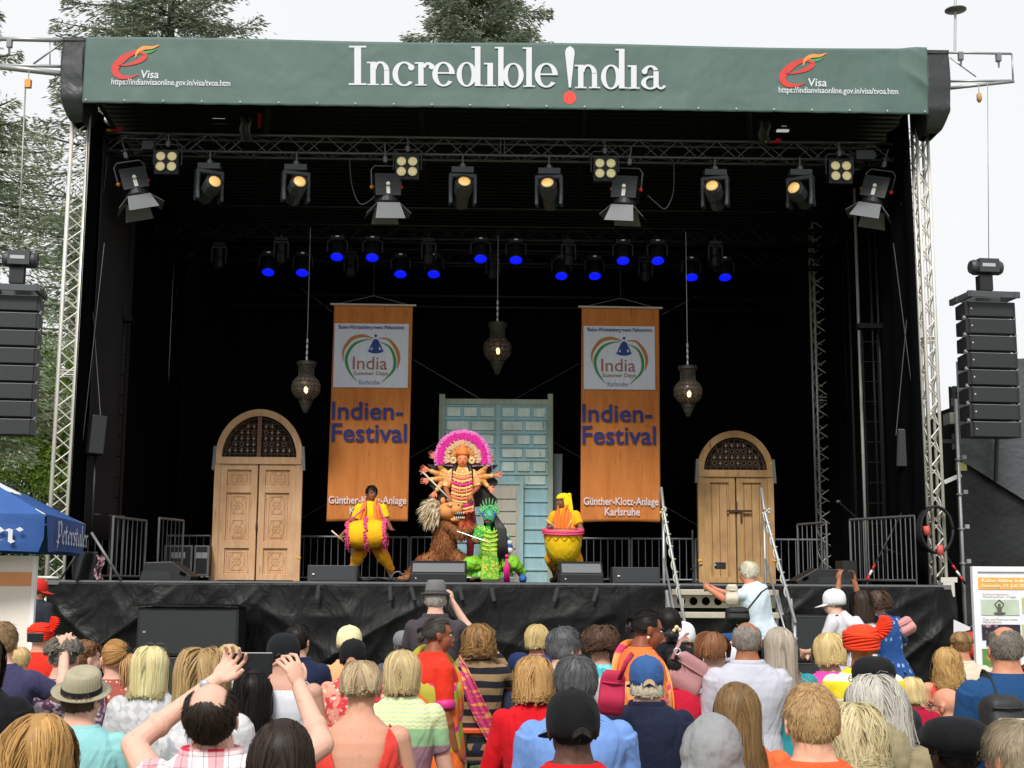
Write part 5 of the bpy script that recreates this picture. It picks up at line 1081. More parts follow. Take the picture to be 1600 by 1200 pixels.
def cloth(name, c1, kind='plain', c2='#ffffff', c3='#888888', sc=1.0):
    g = N(name); a, b, c = lin(c1), lin(c2), lin(c3); X, Y, Z = g.xyz()
    wob = g.noise(3, 2); Zw = g.math('ADD', Z, g.math('MULTIPLY', wob, .04)); Xw = g.math('ADD', X, g.math('MULTIPLY', g.noise(4, 2), .05))
    if kind == 'plain': col = g.mix(g.noise(5, 4), tuple(x*.88 for x in a), tuple(min(1, x*1.08) for x in a))
    elif kind == 'hstripe':
        t = g.math('FRACT', g.math('MULTIPLY', Zw, 12*sc)); col = g.mix(g.step(g.math('ABSOLUTE', g.math('SUBTRACT', t, .5)), .24, .26), a, b)
    elif kind == 'plaid':
        fx = g.math('FRACT', g.math('MULTIPLY', Xw, 9*sc)); fz = g.math('FRACT', g.math('MULTIPLY', Zw, 9*sc))
        sx = g.step(g.math('ABSOLUTE', g.math('SUBTRACT', fx, .5)), .23, .20); sz_ = g.step(g.math('ABSOLUTE', g.math('SUBTRACT', fz, .5)), .23, .20)
        t = g.math('MULTIPLY', g.math('ADD', sx, sz_), .5); col = g.mix(t, a, b)
        lx = g.step(g.math('ABSOLUTE', g.math('SUBTRACT', g.math('FRACT', g.math('MULTIPLY', Xw, 27*sc)), .5)), .06, .03); col = g.mix(g.math('MULTIPLY', lx, .5), col, c)
        lz = g.step(g.math('ABSOLUTE', g.math('SUBTRACT', g.math('FRACT', g.math('MULTIPLY', Zw, 27*sc)), .5)), .06, .03); col = g.mix(g.math('MULTIPLY', lz, .4), col, c)
    elif kind == 'floral':
        v = g.n('ShaderNodeTexVoronoi'); v.inputs['Scale'].default_value = 26*sc; g.l(g.tc.outputs['Object'], v.inputs['Vector']); n1 = g.noise(14*sc, 5, None, 1.0)
        col = g.mix(g.step(n1, .48, .54), a, b); col = g.mix(g.step(v.outputs['Distance'], .34, .22), col, c)
    elif kind == 'dots':
        v = g.n('ShaderNodeTexVoronoi'); v.inputs['Scale'].default_value = 20*sc; v.inputs['Randomness'].default_value = .35; g.l(g.vec((1, 1, .7)), v.inputs['Vector']); col = g.mix(g.step(v.outputs['Distance'], .3, .24), a, b)
    elif kind == 'lace':
        n1 = g.n('ShaderNodeTexMagic'); n1.inputs['Scale'].default_value = 11*sc; n1.turbulence_depth = 3; g.l(g.tc.outputs['Object'], n1.inputs['Vector']); low = g.step(Z, c_z[0]+.12, c_z[0]-.12) if False else g.step(g.noise(4, 2), .45, .5)
        col = g.mix(g.math('MULTIPLY', g.step(n1.outputs['Fac'], .45, .6), .7), a, b)
    elif kind == 'bands':   # pale yellow with waves above, then green, mauve, violet
        w_ = g.math('ADD', Zw, g.math('MULTIPLY', g.math('SINE', g.math('MULTIPLY', X, 160)), .003)); t = g.math('FRACT', g.math('MULTIPLY', w_, 45)); col = g.mix(g.step(g.math('ABSOLUTE', g.math('SUBTRACT', t, .5)), .2, .3), lin('#dfe29a'), lin('#b9ccb0'))
        for z0, cc in ((.457, '#8fb78a'), (.37, '#93707f'), (.23, '#7b46a0'), (.16, '#33509a')):
            col = g.mix(g.step(Zw, BZ[0]+z0+.01, BZ[0]+z0), col, lin(cc))
    elif kind == 'sari':
        t = g.math('FRACT', g.math('MULTIPLY', g.math('ADD', g.math('MULTIPLY', X, 2.2), g.math('MULTIPLY', Z, 2.6)), 1.6*sc)); col = g.mix(g.step(t, .45, .5), a, b); col = g.mix(g.step(t, .86, .9), col, c)
    elif kind == 'script':
        t = g.math('FRACT', g.math('MULTIPLY', Zw, 17)); n1 = g.noise(30, 4, g.vec((2, 2, 1))); col = g.mix(g.math('MULTIPLY', g.step(n1, .45, .5), g.step(g.math('ABSOLUTE', g.math('SUBTRACT', t, .5)), .3, .24)), a, b)
    elif kind == 'bars':
        n1 = g.step(g.math('ABSOLUTE', g.math('SUBTRACT', g.math('FRACT', g.math('MULTIPLY', Zw, 7)), .5)), .33, .35); col = g.mix(n1, a, b)
    g.col(col); g.b.inputs['Roughness'].default_value = .85; g.b.inputs['Specular IOR Level'].default_value = .2; g.b.inputs['Sheen Weight'].default_value = .03
    nn = g.bump(g.noise(6, 3, g.vec((1.2, 1, .55), (0, .7, 0)), 1.4), .5, .04); nn = g.bump(g.noise(9, 2, g.vec((1.4, 1, .6), (0, -.6, 0)), 1.2), .22, .02, nn); g.bump(g.noise(160, 2), .25, .002, nn); return g.m
BZ = [0.9]
def hairs(a, b):
    g = N('tied_hair'); g.col(g.mix(g.noise(30, 3, g.vec((3, 3, .4))), lin(a), lin(b))); g.b.inputs['Roughness'].default_value = .5; return g.m
_texs = {}
def clouds(size):
    if size not in _texs:
        t = bpy.data.textures.new('folds', 'CLOUDS'); t.noise_scale = size; t.noise_depth = 2; _texs[size] = t
    return _texs[size]
def remesh(o, vox, sm=4, disp=0, dsz=.12):
    m = o.modifiers.new('remesh', 'REMESH'); m.mode = 'VOXEL'; m.voxel_size = vox; m.use_smooth_shade = True
    s = o.modifiers.new('smooth', 'SMOOTH'); s.factor = .5; s.iterations = sm
    if disp:
        d = o.modifiers.new('folds', 'DISPLACE'); d.texture = clouds(dsz); d.strength = disp; d.mid_level = .5; d.texture_coords = 'LOCAL'
    return o
RINGS = [(-.07, .165, .12, 0), (0, .178, .122, 0), (.10, .160, .108, .0), (.19, .148, .1, .005), (.30, .165, .112, .0), (.40, .182, .118, -.005), (.47, .186, .108, -.01), (.525, .168, .090, -.014), (.56, .128, .078, -.016), (.588, .090, .068, -.014), (.61, .067, .060, -.008), (.66, .058, .057, .008)]
def ring_at(z, fem=0):
    zs = [r[0] for r in RINGS]; a = np.interp(z, zs, [r[1] for r in RINGS]); b = np.interp(z, zs, [r[2] for r in RINGS]); o = np.interp(z, zs, [r[3] for r in RINGS])
    if fem: a *= np.interp(z, [-.07, 0, .12, .19, .4, .55, .6], [1.06, 1.08, .98, .9, .9, .9, .9]); b *= np.interp(z, [0, .2, .4, .6], [1.05, .92, 1.0, .92])
    return a, b, o
class Fig:
    """a person built in local space: hip frame (torso) and head frame, k = scale"""
    def __init__(s, root, hz, D, k=1.0, lean=0, side=0, twist=0, hyaw=0, hpitch=0, hroll=0, fem=0, bulk=1.0, skinc='#c08a6c', neck=1.0):
        s.root, s.D, s.k, s.fem, s.bulk, s.skin = root, D, k, fem, bulk, skin(skinc)
        s.T = Matrix.Translation((0, 0, hz)) @ Matrix.Rotation(twist, 4, 'Z') @ Matrix.Rotation(side, 4, 'Y') @ Matrix.Rotation(-lean, 4, 'X') @ Matrix.Scale(k, 4)
        nk = s.T @ Vector((0, -.002, .588)); s.nk = nk
        s.Hd = Matrix.Translation(nk) @ Matrix.Rotation(hyaw, 4, 'Z') @ Matrix.Rotation(-hpitch, 4, 'X') @ Matrix.Rotation(hroll, 4, 'Y') @ Matrix.Scale(k, 4) @ Matrix.Translation((0, .018, .124))
        s.vox = min(.012, max(.0045, D*.0011))
    def t(s, p): return np.array(s.T @ Vector(p))
    def h(s, p): return np.array(s.Hd @ Vector(p))
    def RT(s): return np.array(s.T.to_3x3())/s.k
    def RH(s): return np.array(s.Hd.to_3x3())/s.k
    def torso(s, mb, z0, z1, infl=0, n=14, seg=28, puff=1.0):
        rings = []
        for z in np.linspace(z0, z1, n):
            a, b, o = ring_at(z, s.fem); f = s.bulk if z < .5 else 1+(s.bulk-1)*.5; a = a*f+infl; b = b*f+infl
            th = np.linspace(0, 2*pi, seg, endpoint=False); c_, q = np.cos(th), np.sin(th); e = .82
            X = a*np.sign(c_)*np.abs(c_)**e; Y = b*np.sign(q)*np.abs(q)**e+o
            # shoulder-blade and spine relief on the back
            rings.append(np.array([s.t((x, y, z)) for x, y in zip(X, Y)]))
        mb.loft(rings)
    def hand(s, mb, w_, d, n_, curl=.5, spread=.012, thumb=1):
        k = s.k; w_ = np.array(w_); d = d/np.linalg.norm(d); n_ = n_-d*np.dot(n_, d); n_ /= np.linalg.norm(n_)+1e-9; sd = np.cross(d, n_)*thumb
        R = np.stack([sd, d, n_], 1); mb.ell(w_+d*.045*k, (.038*k, .05*k, .016*k), R, 12, 8)
        for i, (o, L) in enumerate(((-.031, .066), (-.0105, .076), (.0105, .072), (.030, .056))):
            b = w_+d*.082*k+sd*o*k; a = curl*(.8+.12*i); d1 = d*cos(a)+n_*sin(a); d2 = d*cos(a*2)+n_*sin(a*2); m_ = b+d1*L*.55*k+sd*o*.35*k; e = m_+d2*L*.5*k
            mb.cap(b-d*.02*k, m_, .0086*k, .0080*k); mb.cap(m_, e, .0080*k, .0066*k)
        b = w_+d*.025*k-sd*.03*k; d1 = (d*.7-sd*.6+n_*.35); d1 /= np.linalg.norm(d1); m_ = b+d1*.04*k; mb.cap(b, m_, .012*k, .011*k); mb.cap(m_, m_+(d1*.6+d*.4+n_*.3)*.03*k, .0105*k, .009*k)
    def body(s, arms, legs, hands=None):
        k = s.k; mb = MB(); s.torso(mb, -.07, .66, -.004)
        sw = .178*(.92 if s.fem else 1)*(1+(s.bulk-1)*.4); s.sh = []
        for i, sx in enumerate((-1, 1)):
            S = s.t((sx*sw, -.008, .500)); E = s.t(arms[i][0]); W = s.t(arms[i][1]); s.sh.append((S, E, W)); mb.ell(S, .058*k, nu=12, nv=8)
            mb.cap(S, E, .052*k*s.bulk, .042*k); mb.cap(E, W, .042*k, .027*k); mid = E+(W-E)*.3; mb.ell(mid, .044*k, nu=12, nv=8)
            d = (W-E)/(np.linalg.norm(W-E)+1e-9); hp = (hands[i] if hands and hands[i] else {}); n_ = np.array(hp.get('n', (0, 0, 1)), float) if hp else s.RT() @ np.array((-sx, .3, 0)); dd = np.array(hp.get('d', d), float)
            s.hand(mb, W, dd, n_, hp.get('curl', .45), thumb=hp.get('t', sx))
        for i, sx in enumerate((-1, 1)):
            A = s.t((sx*.095, .0, -.02)); K = np.array(legs[i][0]); F = np.array(legs[i][1]); mb.cap(A, K, .085*k, .055*k); mb.cap(K, F, .052*k, .034*k); mb.ell(F+np.array((0, .06*k, -.03*k)), (.042*k, .115*k, .032*k), nu=12, nv=8)
        # neck and head
        H = s.h; R = s.RH(); mb.cap(s.t((0, -.010, .55)), H((0, -.024, -.06)), .066*k*(.9 if s.fem else 1.02), .060*k*(.86 if s.fem else 1))
        mb.ell(H((0, -.018, .025)), np.array((.074, .094, .088))*k, R, 24, 16); mb.ell(H((0, .022, -.04)), np.array((.062, .066, .078))*k, R, 20, 14)
        mb.ell(H((0, .048, -.088)), np.array((.03, .03, .024))*k, R, 12, 8); mb.ell(H((0, .03, -.07)), np.array((.052, .048, .036))*k, R, 12, 8)
        mb.cap(H((0, .08, .012)), H((0, .103, -.028)), .009*k, .014*k); mb.ell(H((0, .066, .03)), np.array((.05, .02, .012))*k, R, 12, 8)
        for sx in (-1, 1):
            mb.ell(H((sx*.012, .094, -.03)), .009*k, nu=8, nv=6); mb.ell(H((sx*.034, .06, -.025)), np.array((.02, .018, .018))*k, R, 10, 8)
            mb.ell(H((sx*.081, -.012, -.012)), np.array((.009, .021, .032))*k, R @ Rz3(sx*.4), 12, 10); mb.ell(H((sx*.084, -.022, .0)), np.array((.007, .014, .022))*k, R @ Rz3(sx*.7), 10, 8)
        mb.ell(H((0, .088, -.055)), np.array((.022, .012, .007))*k, R, 10, 6); mb.ell(H((0, .086, -.066)), np.array((.02, .012, .007))*k, R, 10, 6)
        o = mb.build('body', s.skin, s.root, True, world=False); remesh(o, s.vox, 3); s.legs = legs; return o
    def face(s):
        R = s.RH(); k = s.k
        for sx in (-1, 1):
            e = MB().ell(s.h((sx*.031, .074, .006)), np.array((.0125, .008, .0062))*k, R, 14, 10).build('eye', EYEW, s.root, True, world=False)
            MB().ell(s.h((sx*.031, .081, .006)), np.array((.0062, .003, .0062))*k, R, 10, 8).build('iris', EYED, e, True, world=False)
            MB().path([s.h((sx*x, y, z)) for x, y, z in ((.012, .089, .024), (.03, .086, .031), (.049, .074, .024))], [.0035*k, .0045*k, .002*k], 6).build('eyebrow', BROWM, s.root, True, world=False)
        MB().path([s.h((x, y, z)) for x, y, z in ((-.024, .088, -.06), (-.01, .098, -.057), (0, .1, -.059), (.01, .098, -.057), (.024, .088, -.06))], [.002*k, .005*k, .0055*k, .005*k, .002*k], 6).build('lips', LIP, s.root, True, world=False)
    def shirt(s, m, sleeve='short', z0=-.08, z1=.585, infl=.014, collar=False, name='shirt', loose=1.0, disp=.016):
        k = s.k; mb = MB(); rings_n = 16; s.torso(mb, z0, min(z1, .585), infl*loose, rings_n)
        for (S, E, W) in s.sh:
            if sleeve == 'none': continue
            mb.ell(S, .064*k, nu=14, nv=10); L = {'short': .62, 'cap': .25, 'elbow': .95, 'long': 1}[sleeve]
            e2 = S+(E-S)*L; mb.path([S, e2], [.064*k*s.bulk*loose, (.058 if L < 1 else .054)*k*loose], 16)
            if sleeve == 'long': mb.ell(E, .054*k*loose, nu=14, nv=10); mb.path([E, E+(W-E)*.93], [.054*k*loose, .036*k*loose], 16)
        o = mb.build(name, m, s.root, True, world=False); remesh(o, max(.006, s.vox), 3, disp*k, .15*k)
        if collar: s.collar(m, o)
        else: s.collar(m, o, .004, .592, .004)
        return o
    def collar(s, m, par, r=.010, z=.592, ex=.009):
        a, b, o_ = ring_at(z, s.fem); th = np.linspace(0, 2*pi, 29); rings = []
        R_ = [(-.012, 1.25, .0), (.004, 1.12, ex), (.018*r/.006*.6, 1.02, ex), (.016*r/.006*.6, .98, ex-.008), (-.01, 1.0, 0)]
        mb = MB(); rg = [np.array([s.t(((a*f+e)*cos(t), (b*f+e)*sin(t)+o_, z+dz)) for t in th[:-1]]) for dz, f, e in R_]
        mb.loft(rg, cap=False); mb.build('collar', m, par, True, world=False)
    def tank(s, m, back=.2, neckw=.5, name='tank_top'):
        """sleeveless garment cut from the torso surface, with scooped neckline and armholes"""
        nz, na = 70, 120; zs = np.linspace(-.08, .575, nz+1); mb = MB(); k = s.k
        V = []
        for z in zs:
            a, b, o_ = ring_at(z, s.fem); f = s.bulk if z < .5 else 1+(s.bulk-1)*.5
            for j in range(na+1):
                t = 2*pi*j/na; c_, q = cos(t), sin(t); V.append(s.t(((a*f+.016)*np.sign(c_)*abs(c_)**.82, (b*f+.02)*np.sign(q)*abs(q)**.82+o_-.004, z)))
        Fc = []
        for i in range(nz):
            for j in range(na):
                z = (zs[i]+zs[i+1])/2; t = 2*pi*(j+.5)/na; x = np.sign(cos(t))*abs(cos(t))**.82*ring_at(z, s.fem)[0]; bk_ = sin(t) < 0
                if abs(cos(t)) > .90 and z > .40: continue
                if abs(x) > .148 and z > .44: continue
                dp = back if bk_ else .12; wn = .105
                if z > .575-dp and (x/wn)**2+((z-.59)/dp)**2 < 1: continue
                if abs(x) < .088 and z > .53: continue
                Fc.append((i*(na+1)+j, i*(na+1)+j+1, (i+1)*(na+1)+j+1, (i+1)*(na+1)+j))
        o = mb.add(V, Fc).build(name, m, s.root, True, world=False); s2 = o.modifiers.new('smooth', 'SMOOTH'); s2.factor = .5; s2.iterations = 12; mod_solid(o, .005, 1); return o
    def trousers(s, m, name='trousers', w_=1.0, full=True):
        k = s.k; mb = MB(); s.torso(mb, -.1, .06, .01)
        for i, sx in enumerate((-1, 1)):
            A = s.t((sx*.095, 0, -.03)); K = np.array(s.legs[i][0]); F = np.array(s.legs[i][1]); mb.cap(A, K, .1*k*w_, .07*k*w_); mb.path([K, K+(F-K)*.95], [.068*k*w_, .055*k*w_], 14)
        o = mb.build(name, m, s.root, True, world=False); return remesh(o, max(.009, s.vox), 3, .02*k, .1*k)
    def shoes(s, m):
        mb = MB()
        for i in (0, 1): F = np.array(s.legs[i][1]); mb.ell(F+np.array((0, .065*s.k, -.035*s.k)), (.05*s.k, .13*s.k, .045*s.k), nu=12, nv=8)
        for nm in ('shoe',): remesh(mb.build(nm, m, s.root, True, world=False), .012, 2)
    # ---------------- hair
    def hair(s, style='short', c1='#3a2a1e', c2='#5a4330', L=None, n=None, seed=None, wave=None, vol=None, bald=0, hl=None, part=0.0, tail=None):
        rg = np.random.default_rng(seed if seed is not None else int(abs(s.D*1000)) % 9973); k = s.k
        P_ = dict(short=(.045, 6, .10, .004, .35), crop=(.022, 4, .06, .002, .3), bob=(.26, 11, .34, .005, .6), long=(.55, 16, .30, .008, .7), curly=(.16, 12, .6, .022, .8), longcurly=(.34, 16, .6, .024, .8), back=(.15, 9, .1, .002, .3), shag=(.20, 14, .45, .010, .8))[style]
        Ls, seg, V_, wv, cl = P_; Ls = L or Ls; wv = wave if wave is not None else wv; V_ = vol if vol is not None else V_
        n = n or int({'short': 2600, 'crop': 2600, 'back': 1800}.get(style, 2100)*(2.1 if s.D < 5.5 else (1.0 if s.D < 9 else .5)))
        A = np.array((.0775, .0985, .094)); C0 = np.array((0, -.016, .026))
        d = rg.normal(size=(n*4, 3)); d /= np.linalg.norm(d, axis=1)[:, None]
        def mask(d, fz_=1, be=0):
            x, y, z = d[:, 0], d[:, 1], d[:, 2]
            face_ = (y > .42) & (z < .50+.25*np.abs(x)); low = (z < -.62) | ((z < -.25) & (y > -.12)) ; side_ = (z < .05) & (y > .12)
            ok = ~(face_ | low | side_); z = z+(fz_*rg.normal(0, .10, len(z)) if fz_ else 0)
            if hl is not None: ok &= z < hl
            if bald: ok &= ~((z > (.80-.55*bald)-be) & (y > -.72+.35*(1-bald)-be) & (np.abs(x) < .35+.5*bald+be))
            return ok
        keep = mask(d); d = d[keep][:n]; n = len(d); p = d*A
        # scalp cap beneath the strands
        nu, nv = 40, 24; cv = []; 
        for j in range(nv+1):
            ph = -pi/2+pi*j/nv
            for i in range(nu+1): t = 2*pi*i/nu; cv.append((cos(ph)*cos(t), cos(ph)*sin(t), sin(ph)))
        cv = np.array(cv); fc = [(j*(nu+1)+i, j*(nu+1)+i+1, (j+1)*(nu+1)+i+1, (j+1)*(nu+1)+i) for j in range(nv) for i in range(nu)]
        cen = np.array([cv[list(q)].mean(0) for q in fc]); cen /= np.linalg.norm(cen, axis=1)[:, None]+1e-9; mk = mask(cen, 0, .16); fc = [q for q, m_ in zip(fc, mk) if m_]
        capv = cv*(A*(1.02+(.13*V_*np.clip((cv[:, 2:3]+.25)/.5, 0, 1) if style in ('bob', 'long', 'shag', 'curly', 'longcurly') else 0)))
        # comb field
        zc = -(Ls-.13) if style not in ('short', 'crop', 'back') else -9.; zcv = zc+rg.normal(0, .010 if style in ('bob', 'long') else .02, n); Lt = Ls+(.16 if zc > -9 else 0)
        N_ = d/A; N_ /= np.linalg.norm(N_, axis=1)[:, None]
        path = [p.copy()]; cur = p*(1.01); u_ = rg.random(n); ph = rg.random(n)*6.28
        tx_ = np.sign(d[:, 0]-part+rg.normal(0, .02, n)); g0 = .25 if style not in ('short', 'crop') else .05
        for i in range(1, seg+1):
            q = cur/A; r = np.linalg.norm(q, axis=1)[:, None]; nn = (q/r)/A; nn /= np.linalg.norm(nn, axis=1)[:, None]
            if style == 'back': tgt = np.array(tail or (0, -.11, .0)); f = tgt-cur; f /= np.linalg.norm(f, axis=1)[:, None]+1e-9
            elif style in ('short', 'crop'):
                f = np.stack([d[:, 0]*.5, -.6-.0*d[:, 1]+0*u_, -.7+.2*d[:, 2]], 1); f[d[:, 1] > .35] = np.array((.25, .9, .1)); cw = np.array((0.02, -.5, .86)); e = d-cw; f = f*.3+e
            else: f = np.stack([tx_*.9*(np.abs(d[:, 0])*.6+.35), np.where(d[:, 1] > .3, .15, -.5), -.55+0*u_], 1)
            f = f-nn*np.sum(f*nn, 1)[:, None]; f /= np.linalg.norm(f, axis=1)[:, None]+1e-9
            below = np.clip((-.0-cur[:, 2])/.06, 0, 1)[:, None] if style in ('bob', 'long', 'curly', 'longcurly', 'shag') else 0*u_[:, None]
            g = np.clip(g0+below, 0, 1); dr = f*(1-g)+np.array((0, 0, -1.))*g
            if style in ('short', 'crop'): dr = dr+nn*(.22 if style == 'short' else .5)*(1 if i < seg*.7 else .3)
            if style in ('curly', 'longcurly', 'shag'): dr = dr+rg.normal(0, .13, (n, 3))+nn*.22*(i < 4)
            dr /= np.linalg.norm(dr, axis=1)[:, None]+1e-9; prev = cur; cur = cur+dr*(Lt/seg)*(.75+.5*u_[:, None] if style not in ('bob', 'long') else .94+.12*u_[:, None])
            lay = 1.02+V_*(.5+.5*u_)*min(1, i/3)*(.35 if style in ('short', 'crop', 'back') else 1.0)
            # keep outside the skull; below it keep a cylinder round the neck and in front of nothing on the back
            q = cur/A; r = np.linalg.norm(q, axis=1); m_ = (r < lay) & (cur[:, 2] > -.02); cur[m_] *= (lay/r)[m_][:, None]
            m_ = cur[:, 2] <= -.02; rr = np.sqrt((cur[:, 0]/A[0])**2+(cur[:, 1]/A[1])**2); lim = lay*np.interp(-cur[:, 2], [.02, .1, .2], [1, .97, .95]); m2 = m_ & (rr < lim) & (style != 'short') & (style != 'crop') & (style != 'back')
            sc_ = np.where(m2, lim/np.maximum(rr, .05), 1); cur[:, 0] *= sc_; cur[:, 1] *= sc_
            if style in ('long', 'longcurly'):
                m_ = cur[:, 2] < -.17; bz = np.interp(-cur[:, 2], [.16, .22, .3, .5], [-.06, -.105, -.13, -.135]); cur[:, 1] = np.where(m_ & (d[:, 1] < .55), np.minimum(cur[:, 1], bz-.03*u_), cur[:, 1]); cur[:, 0] = np.where(m_, cur[:, 0]*.985, cur[:, 0])
            if zc > -9:
                fz = prev[:, 2] <= zcv+1e-6; cur[fz] = prev[fz]; st_ = (cur[:, 2] < zcv) & ~fz; cur[:, 2] = np.where(st_, zcv, cur[:, 2])
                if style == 'bob': near = np.clip((zc+.07-cur[:, 2])/.07, 0, 1)*(~fz); cur[:, 0] *= 1-.07*near; cur[:, 1] *= 1-.07*near
            path.append(cur.copy())
        Pt = np.stack(path, 1)   # n, seg+1, 3
        nc = 170 if s.D < 5.5 else 90; gi = rg.choice(n, min(nc, n), replace=False); G_ = p[gi]; idx = np.argmin(((p[:, None]-G_[None])**2).sum(2), 1)
        w_ = np.linspace(0, 1, seg+1)[None, :, None]; Gp = Pt[gi][idx]; Pt = Pt+(Gp-Pt)*w_**.7*cl*(.42 if style in ('curly', 'longcurly', 'shag') else .24)
        ang = (rg.random(len(gi))*6.28)[idx]; t_ = np.linspace(0, 1, seg+1)[None]; fr = {'curly': 16, 'longcurly': 15, 'shag': 9}.get(style, 6)
        wx = wv*np.sin(ang[:, None]+t_*fr)*t_**.5; wy = wv*np.cos(ang[:, None]*1.7+t_*fr)*t_**.5; Pt = Pt+np.stack([wx, wy*.6, wx*.2], 2)
        fw = (rg.random(n) < .07)[:, None, None]; gr_ = np.linspace(0, 1, seg+1)[None, :, None]; Pt = Pt+fw*gr_*(rg.normal(0, .012, (n, 1, 3))+.10*Pt*np.array((1, 1, .3))*rg.random((n, 1, 1)))
        Pt = Pt+C0
        wd = min(.0085, max(.0017, s.D*.00068))/k; cc = s.h
        T = np.gradient(Pt, axis=1); out = Pt-C0; out[:, :, 2] *= np.where(out[:, :, 2] < 0, .1, 1); Sd = np.cross(T, out); Sd /= np.linalg.norm(Sd, axis=2)[:, :, None]+1e-9
        Sd = Sd+rg.normal(0, .25, (n, 1, 3)); prof = np.interp(np.linspace(0, 1, seg+1), [0, .5, .85, 1], [1, 1.1, .8, .15])[None, :, None]*wd*.5*(.7+.6*rg.random((n, 1, 1)))*np.where(fw, .45, 1)
        a_, b_ = Pt-Sd*prof, Pt+Sd*prof; M4 = np.array(s.Hd); V = np.concatenate([a_, b_], 1).reshape(-1, 3); V = V @ M4[:3, :3].T+M4[:3, 3]
        m1 = seg+1; base = (np.arange(n)*2*m1)[:, None]; j = np.arange(seg)[None]; Q = np.stack([base+j, base+j+1, base+m1+j+1, base+m1+j], 2).reshape(-1, 4)
        cap_w = capv+C0; cap_w = cap_w @ M4[:3, :3].T+M4[:3, 3]; nV = len(V); V = np.concatenate([V, cap_w]); Q = np.concatenate([Q, np.array(fc).reshape(-1, 4)+nV])
        me = bpy.data.meshes.new('hair'); me.vertices.add(len(V)); me.vertices.foreach_set('co', V.ravel()); nq = len(Q); me.loops.add(4*nq); me.loops.foreach_set('vertex_index', Q.ravel().astype(np.int32)); me.polygons.add(nq); me.polygons.foreach_set('loop_start', np.arange(nq)*4); me.polygons.foreach_set('loop_total', np.full(nq, 4)); me.update(); me.shade_smooth()
        cn = rg.random(len(gi))[idx]; hv = np.clip(.18+.34*cn+.34*rg.random(n), 0, 1)[:, None]*np.ones((1, 2*m1)); at = me.attributes.new('hv', 'FLOAT', 'POINT'); at.data.foreach_set('value', np.concatenate([hv.ravel(), np.full(len(cap_w), .35)]))
        Nn = np.concatenate([out, out], 1).reshape(-1, 3); Nn = np.concatenate([Nn, capv]) @ M4[:3, :3].T; Nn /= np.linalg.norm(Nn, axis=1)[:, None]+1e-9; a3 = me.attributes.new('hn', 'FLOAT_VECTOR', 'POINT'); a3.data.foreach_set('vector', Nn.ravel())
        me.materials.append(hairm(c1, c2)); o = bpy.data.objects.new('hair', me); COL.objects.link(o); o.parent = s.root; return o
    def bun(s, c1, c2, p=(0, -.125, -.01), r=.035, name='hair_bun'):
        mb = MB(); k = s.k; c_ = s.h(p); mb.ell(c_, np.array((r, r*.8, r))*k, s.RH(), 16, 12)
        for i in range(4): mb.path([s.h((p[0]+r*.95*cos(t+i), p[1]-r*.3*sin(2*t), p[2]+r*.95*sin(t+i)*cos(i*.5))) for t in np.linspace(0, 5.5, 16)], .009*k, 6)
        mb.build(name, hairs(c1, c2), s.root, True, world=False)
    def tailhair(s, c1, c2, p=(0, -.11, .02), L=.2, dirv=(0, -.5, -1)):
        rg = np.random.default_rng(5); mb = MB(); dv = np.array(dirv, float); dv /= np.linalg.norm(dv); 
        for i in range(120):
            a = rg.uniform(0, 6.28); r = rg.uniform(0, .03); off = np.array((cos(a)*r, sin(a)*r*.5, sin(a)*r*.6)); f = rg.uniform(.7, 1); pts = []
            for t in np.linspace(0, 1, 7): q = np.array(p)+off*(.35+sin(pi*min(t, .9)))+np.array((0, dv[1]*L*t*(1-t)*1.4-.012*t, dv[2]*L*t*f))+np.array((off[0]*t, 0, 0)); pts.append(s.h(q))
            mb.path(pts, [.004, .005, .005, .005, .004, .003, .001], 4, cap=False)
        o = mb.build('ponytail', hairs(c1, c2), s.root, True, world=False); return o
    # ---------------- headwear
    def lathe_h(s, prof, name, m, c=(0, -.016, .0), sx=1, sy=1.22, R=None, smooth=True, seg=32):
        mb = MB(); Rr = s.RH() if R is None else s.RH() @ R
        rings = []
        for r, z in prof: rings.append(np.array([s.h(np.array(c)+(np.array((0, 0, 0)) if R is None else 0)+(R @ np.array((r*cos(t)*sx, r*sin(t)*sy, z)) if R is not None else np.array((r*cos(t)*sx, r*sin(t)*sy, z)))) for t in np.linspace(0, 2*pi, seg, endpoint=False)]))
        mb.loft(rings); return mb.build(name, m, s.root, smooth, world=False)
    def cap(s, m, fwd=1, strap=True, name='baseball_cap', hole='#c08a6c'):
        o = s.lathe_h([(.089, -.035), (.094, -.0), (.0945, .035), (.089, .07), (.072, .1), (.048, .118), (.024, .1255), (.004, .1275)], name, m, (0, -.018, .008))
        y = 1 if fwd else -1; mb = MB()
        pts = []
        def br(a, b): t = (a-.5)*2.0; r = .09+.075*b; return s.h((r*sin(t)*(1-.28*b), y*(r*cos(t)*1.2)-.018, -.018-.03*b*abs(cos(t))))
        mb.grid(18, 5, br); q = mb.build('brim', m, o, True, world=False); mod_solid(q, .005)
        MB().ell(s.h((0, -.018, .136)), .006*s.k, nu=8, nv=6).build('button', m, o, True, world=False)
        if strap and fwd:
            pts = [s.h((.036*sin(t), -.1335-.002*cos(t), -.028+.045*cos(t))) for t in np.linspace(-pi/2, pi/2, 13)]
            MB().path(pts, .003*s.k, 5).build('strap_edge', m, o, True, world=False)
            mb = MB().add([s.h((0, -.1345, -.01))]+[s.h((.033*sin(t), -.1345, -.028+.042*cos(t))) for t in np.linspace(-pi/2, pi/2, 13)], [(0, i, i+1) for i in range(1, 13)]); mb.build('cap_opening', mat('cap_hole'+hole, hole, .8), o, world=False)
        sm = MB()
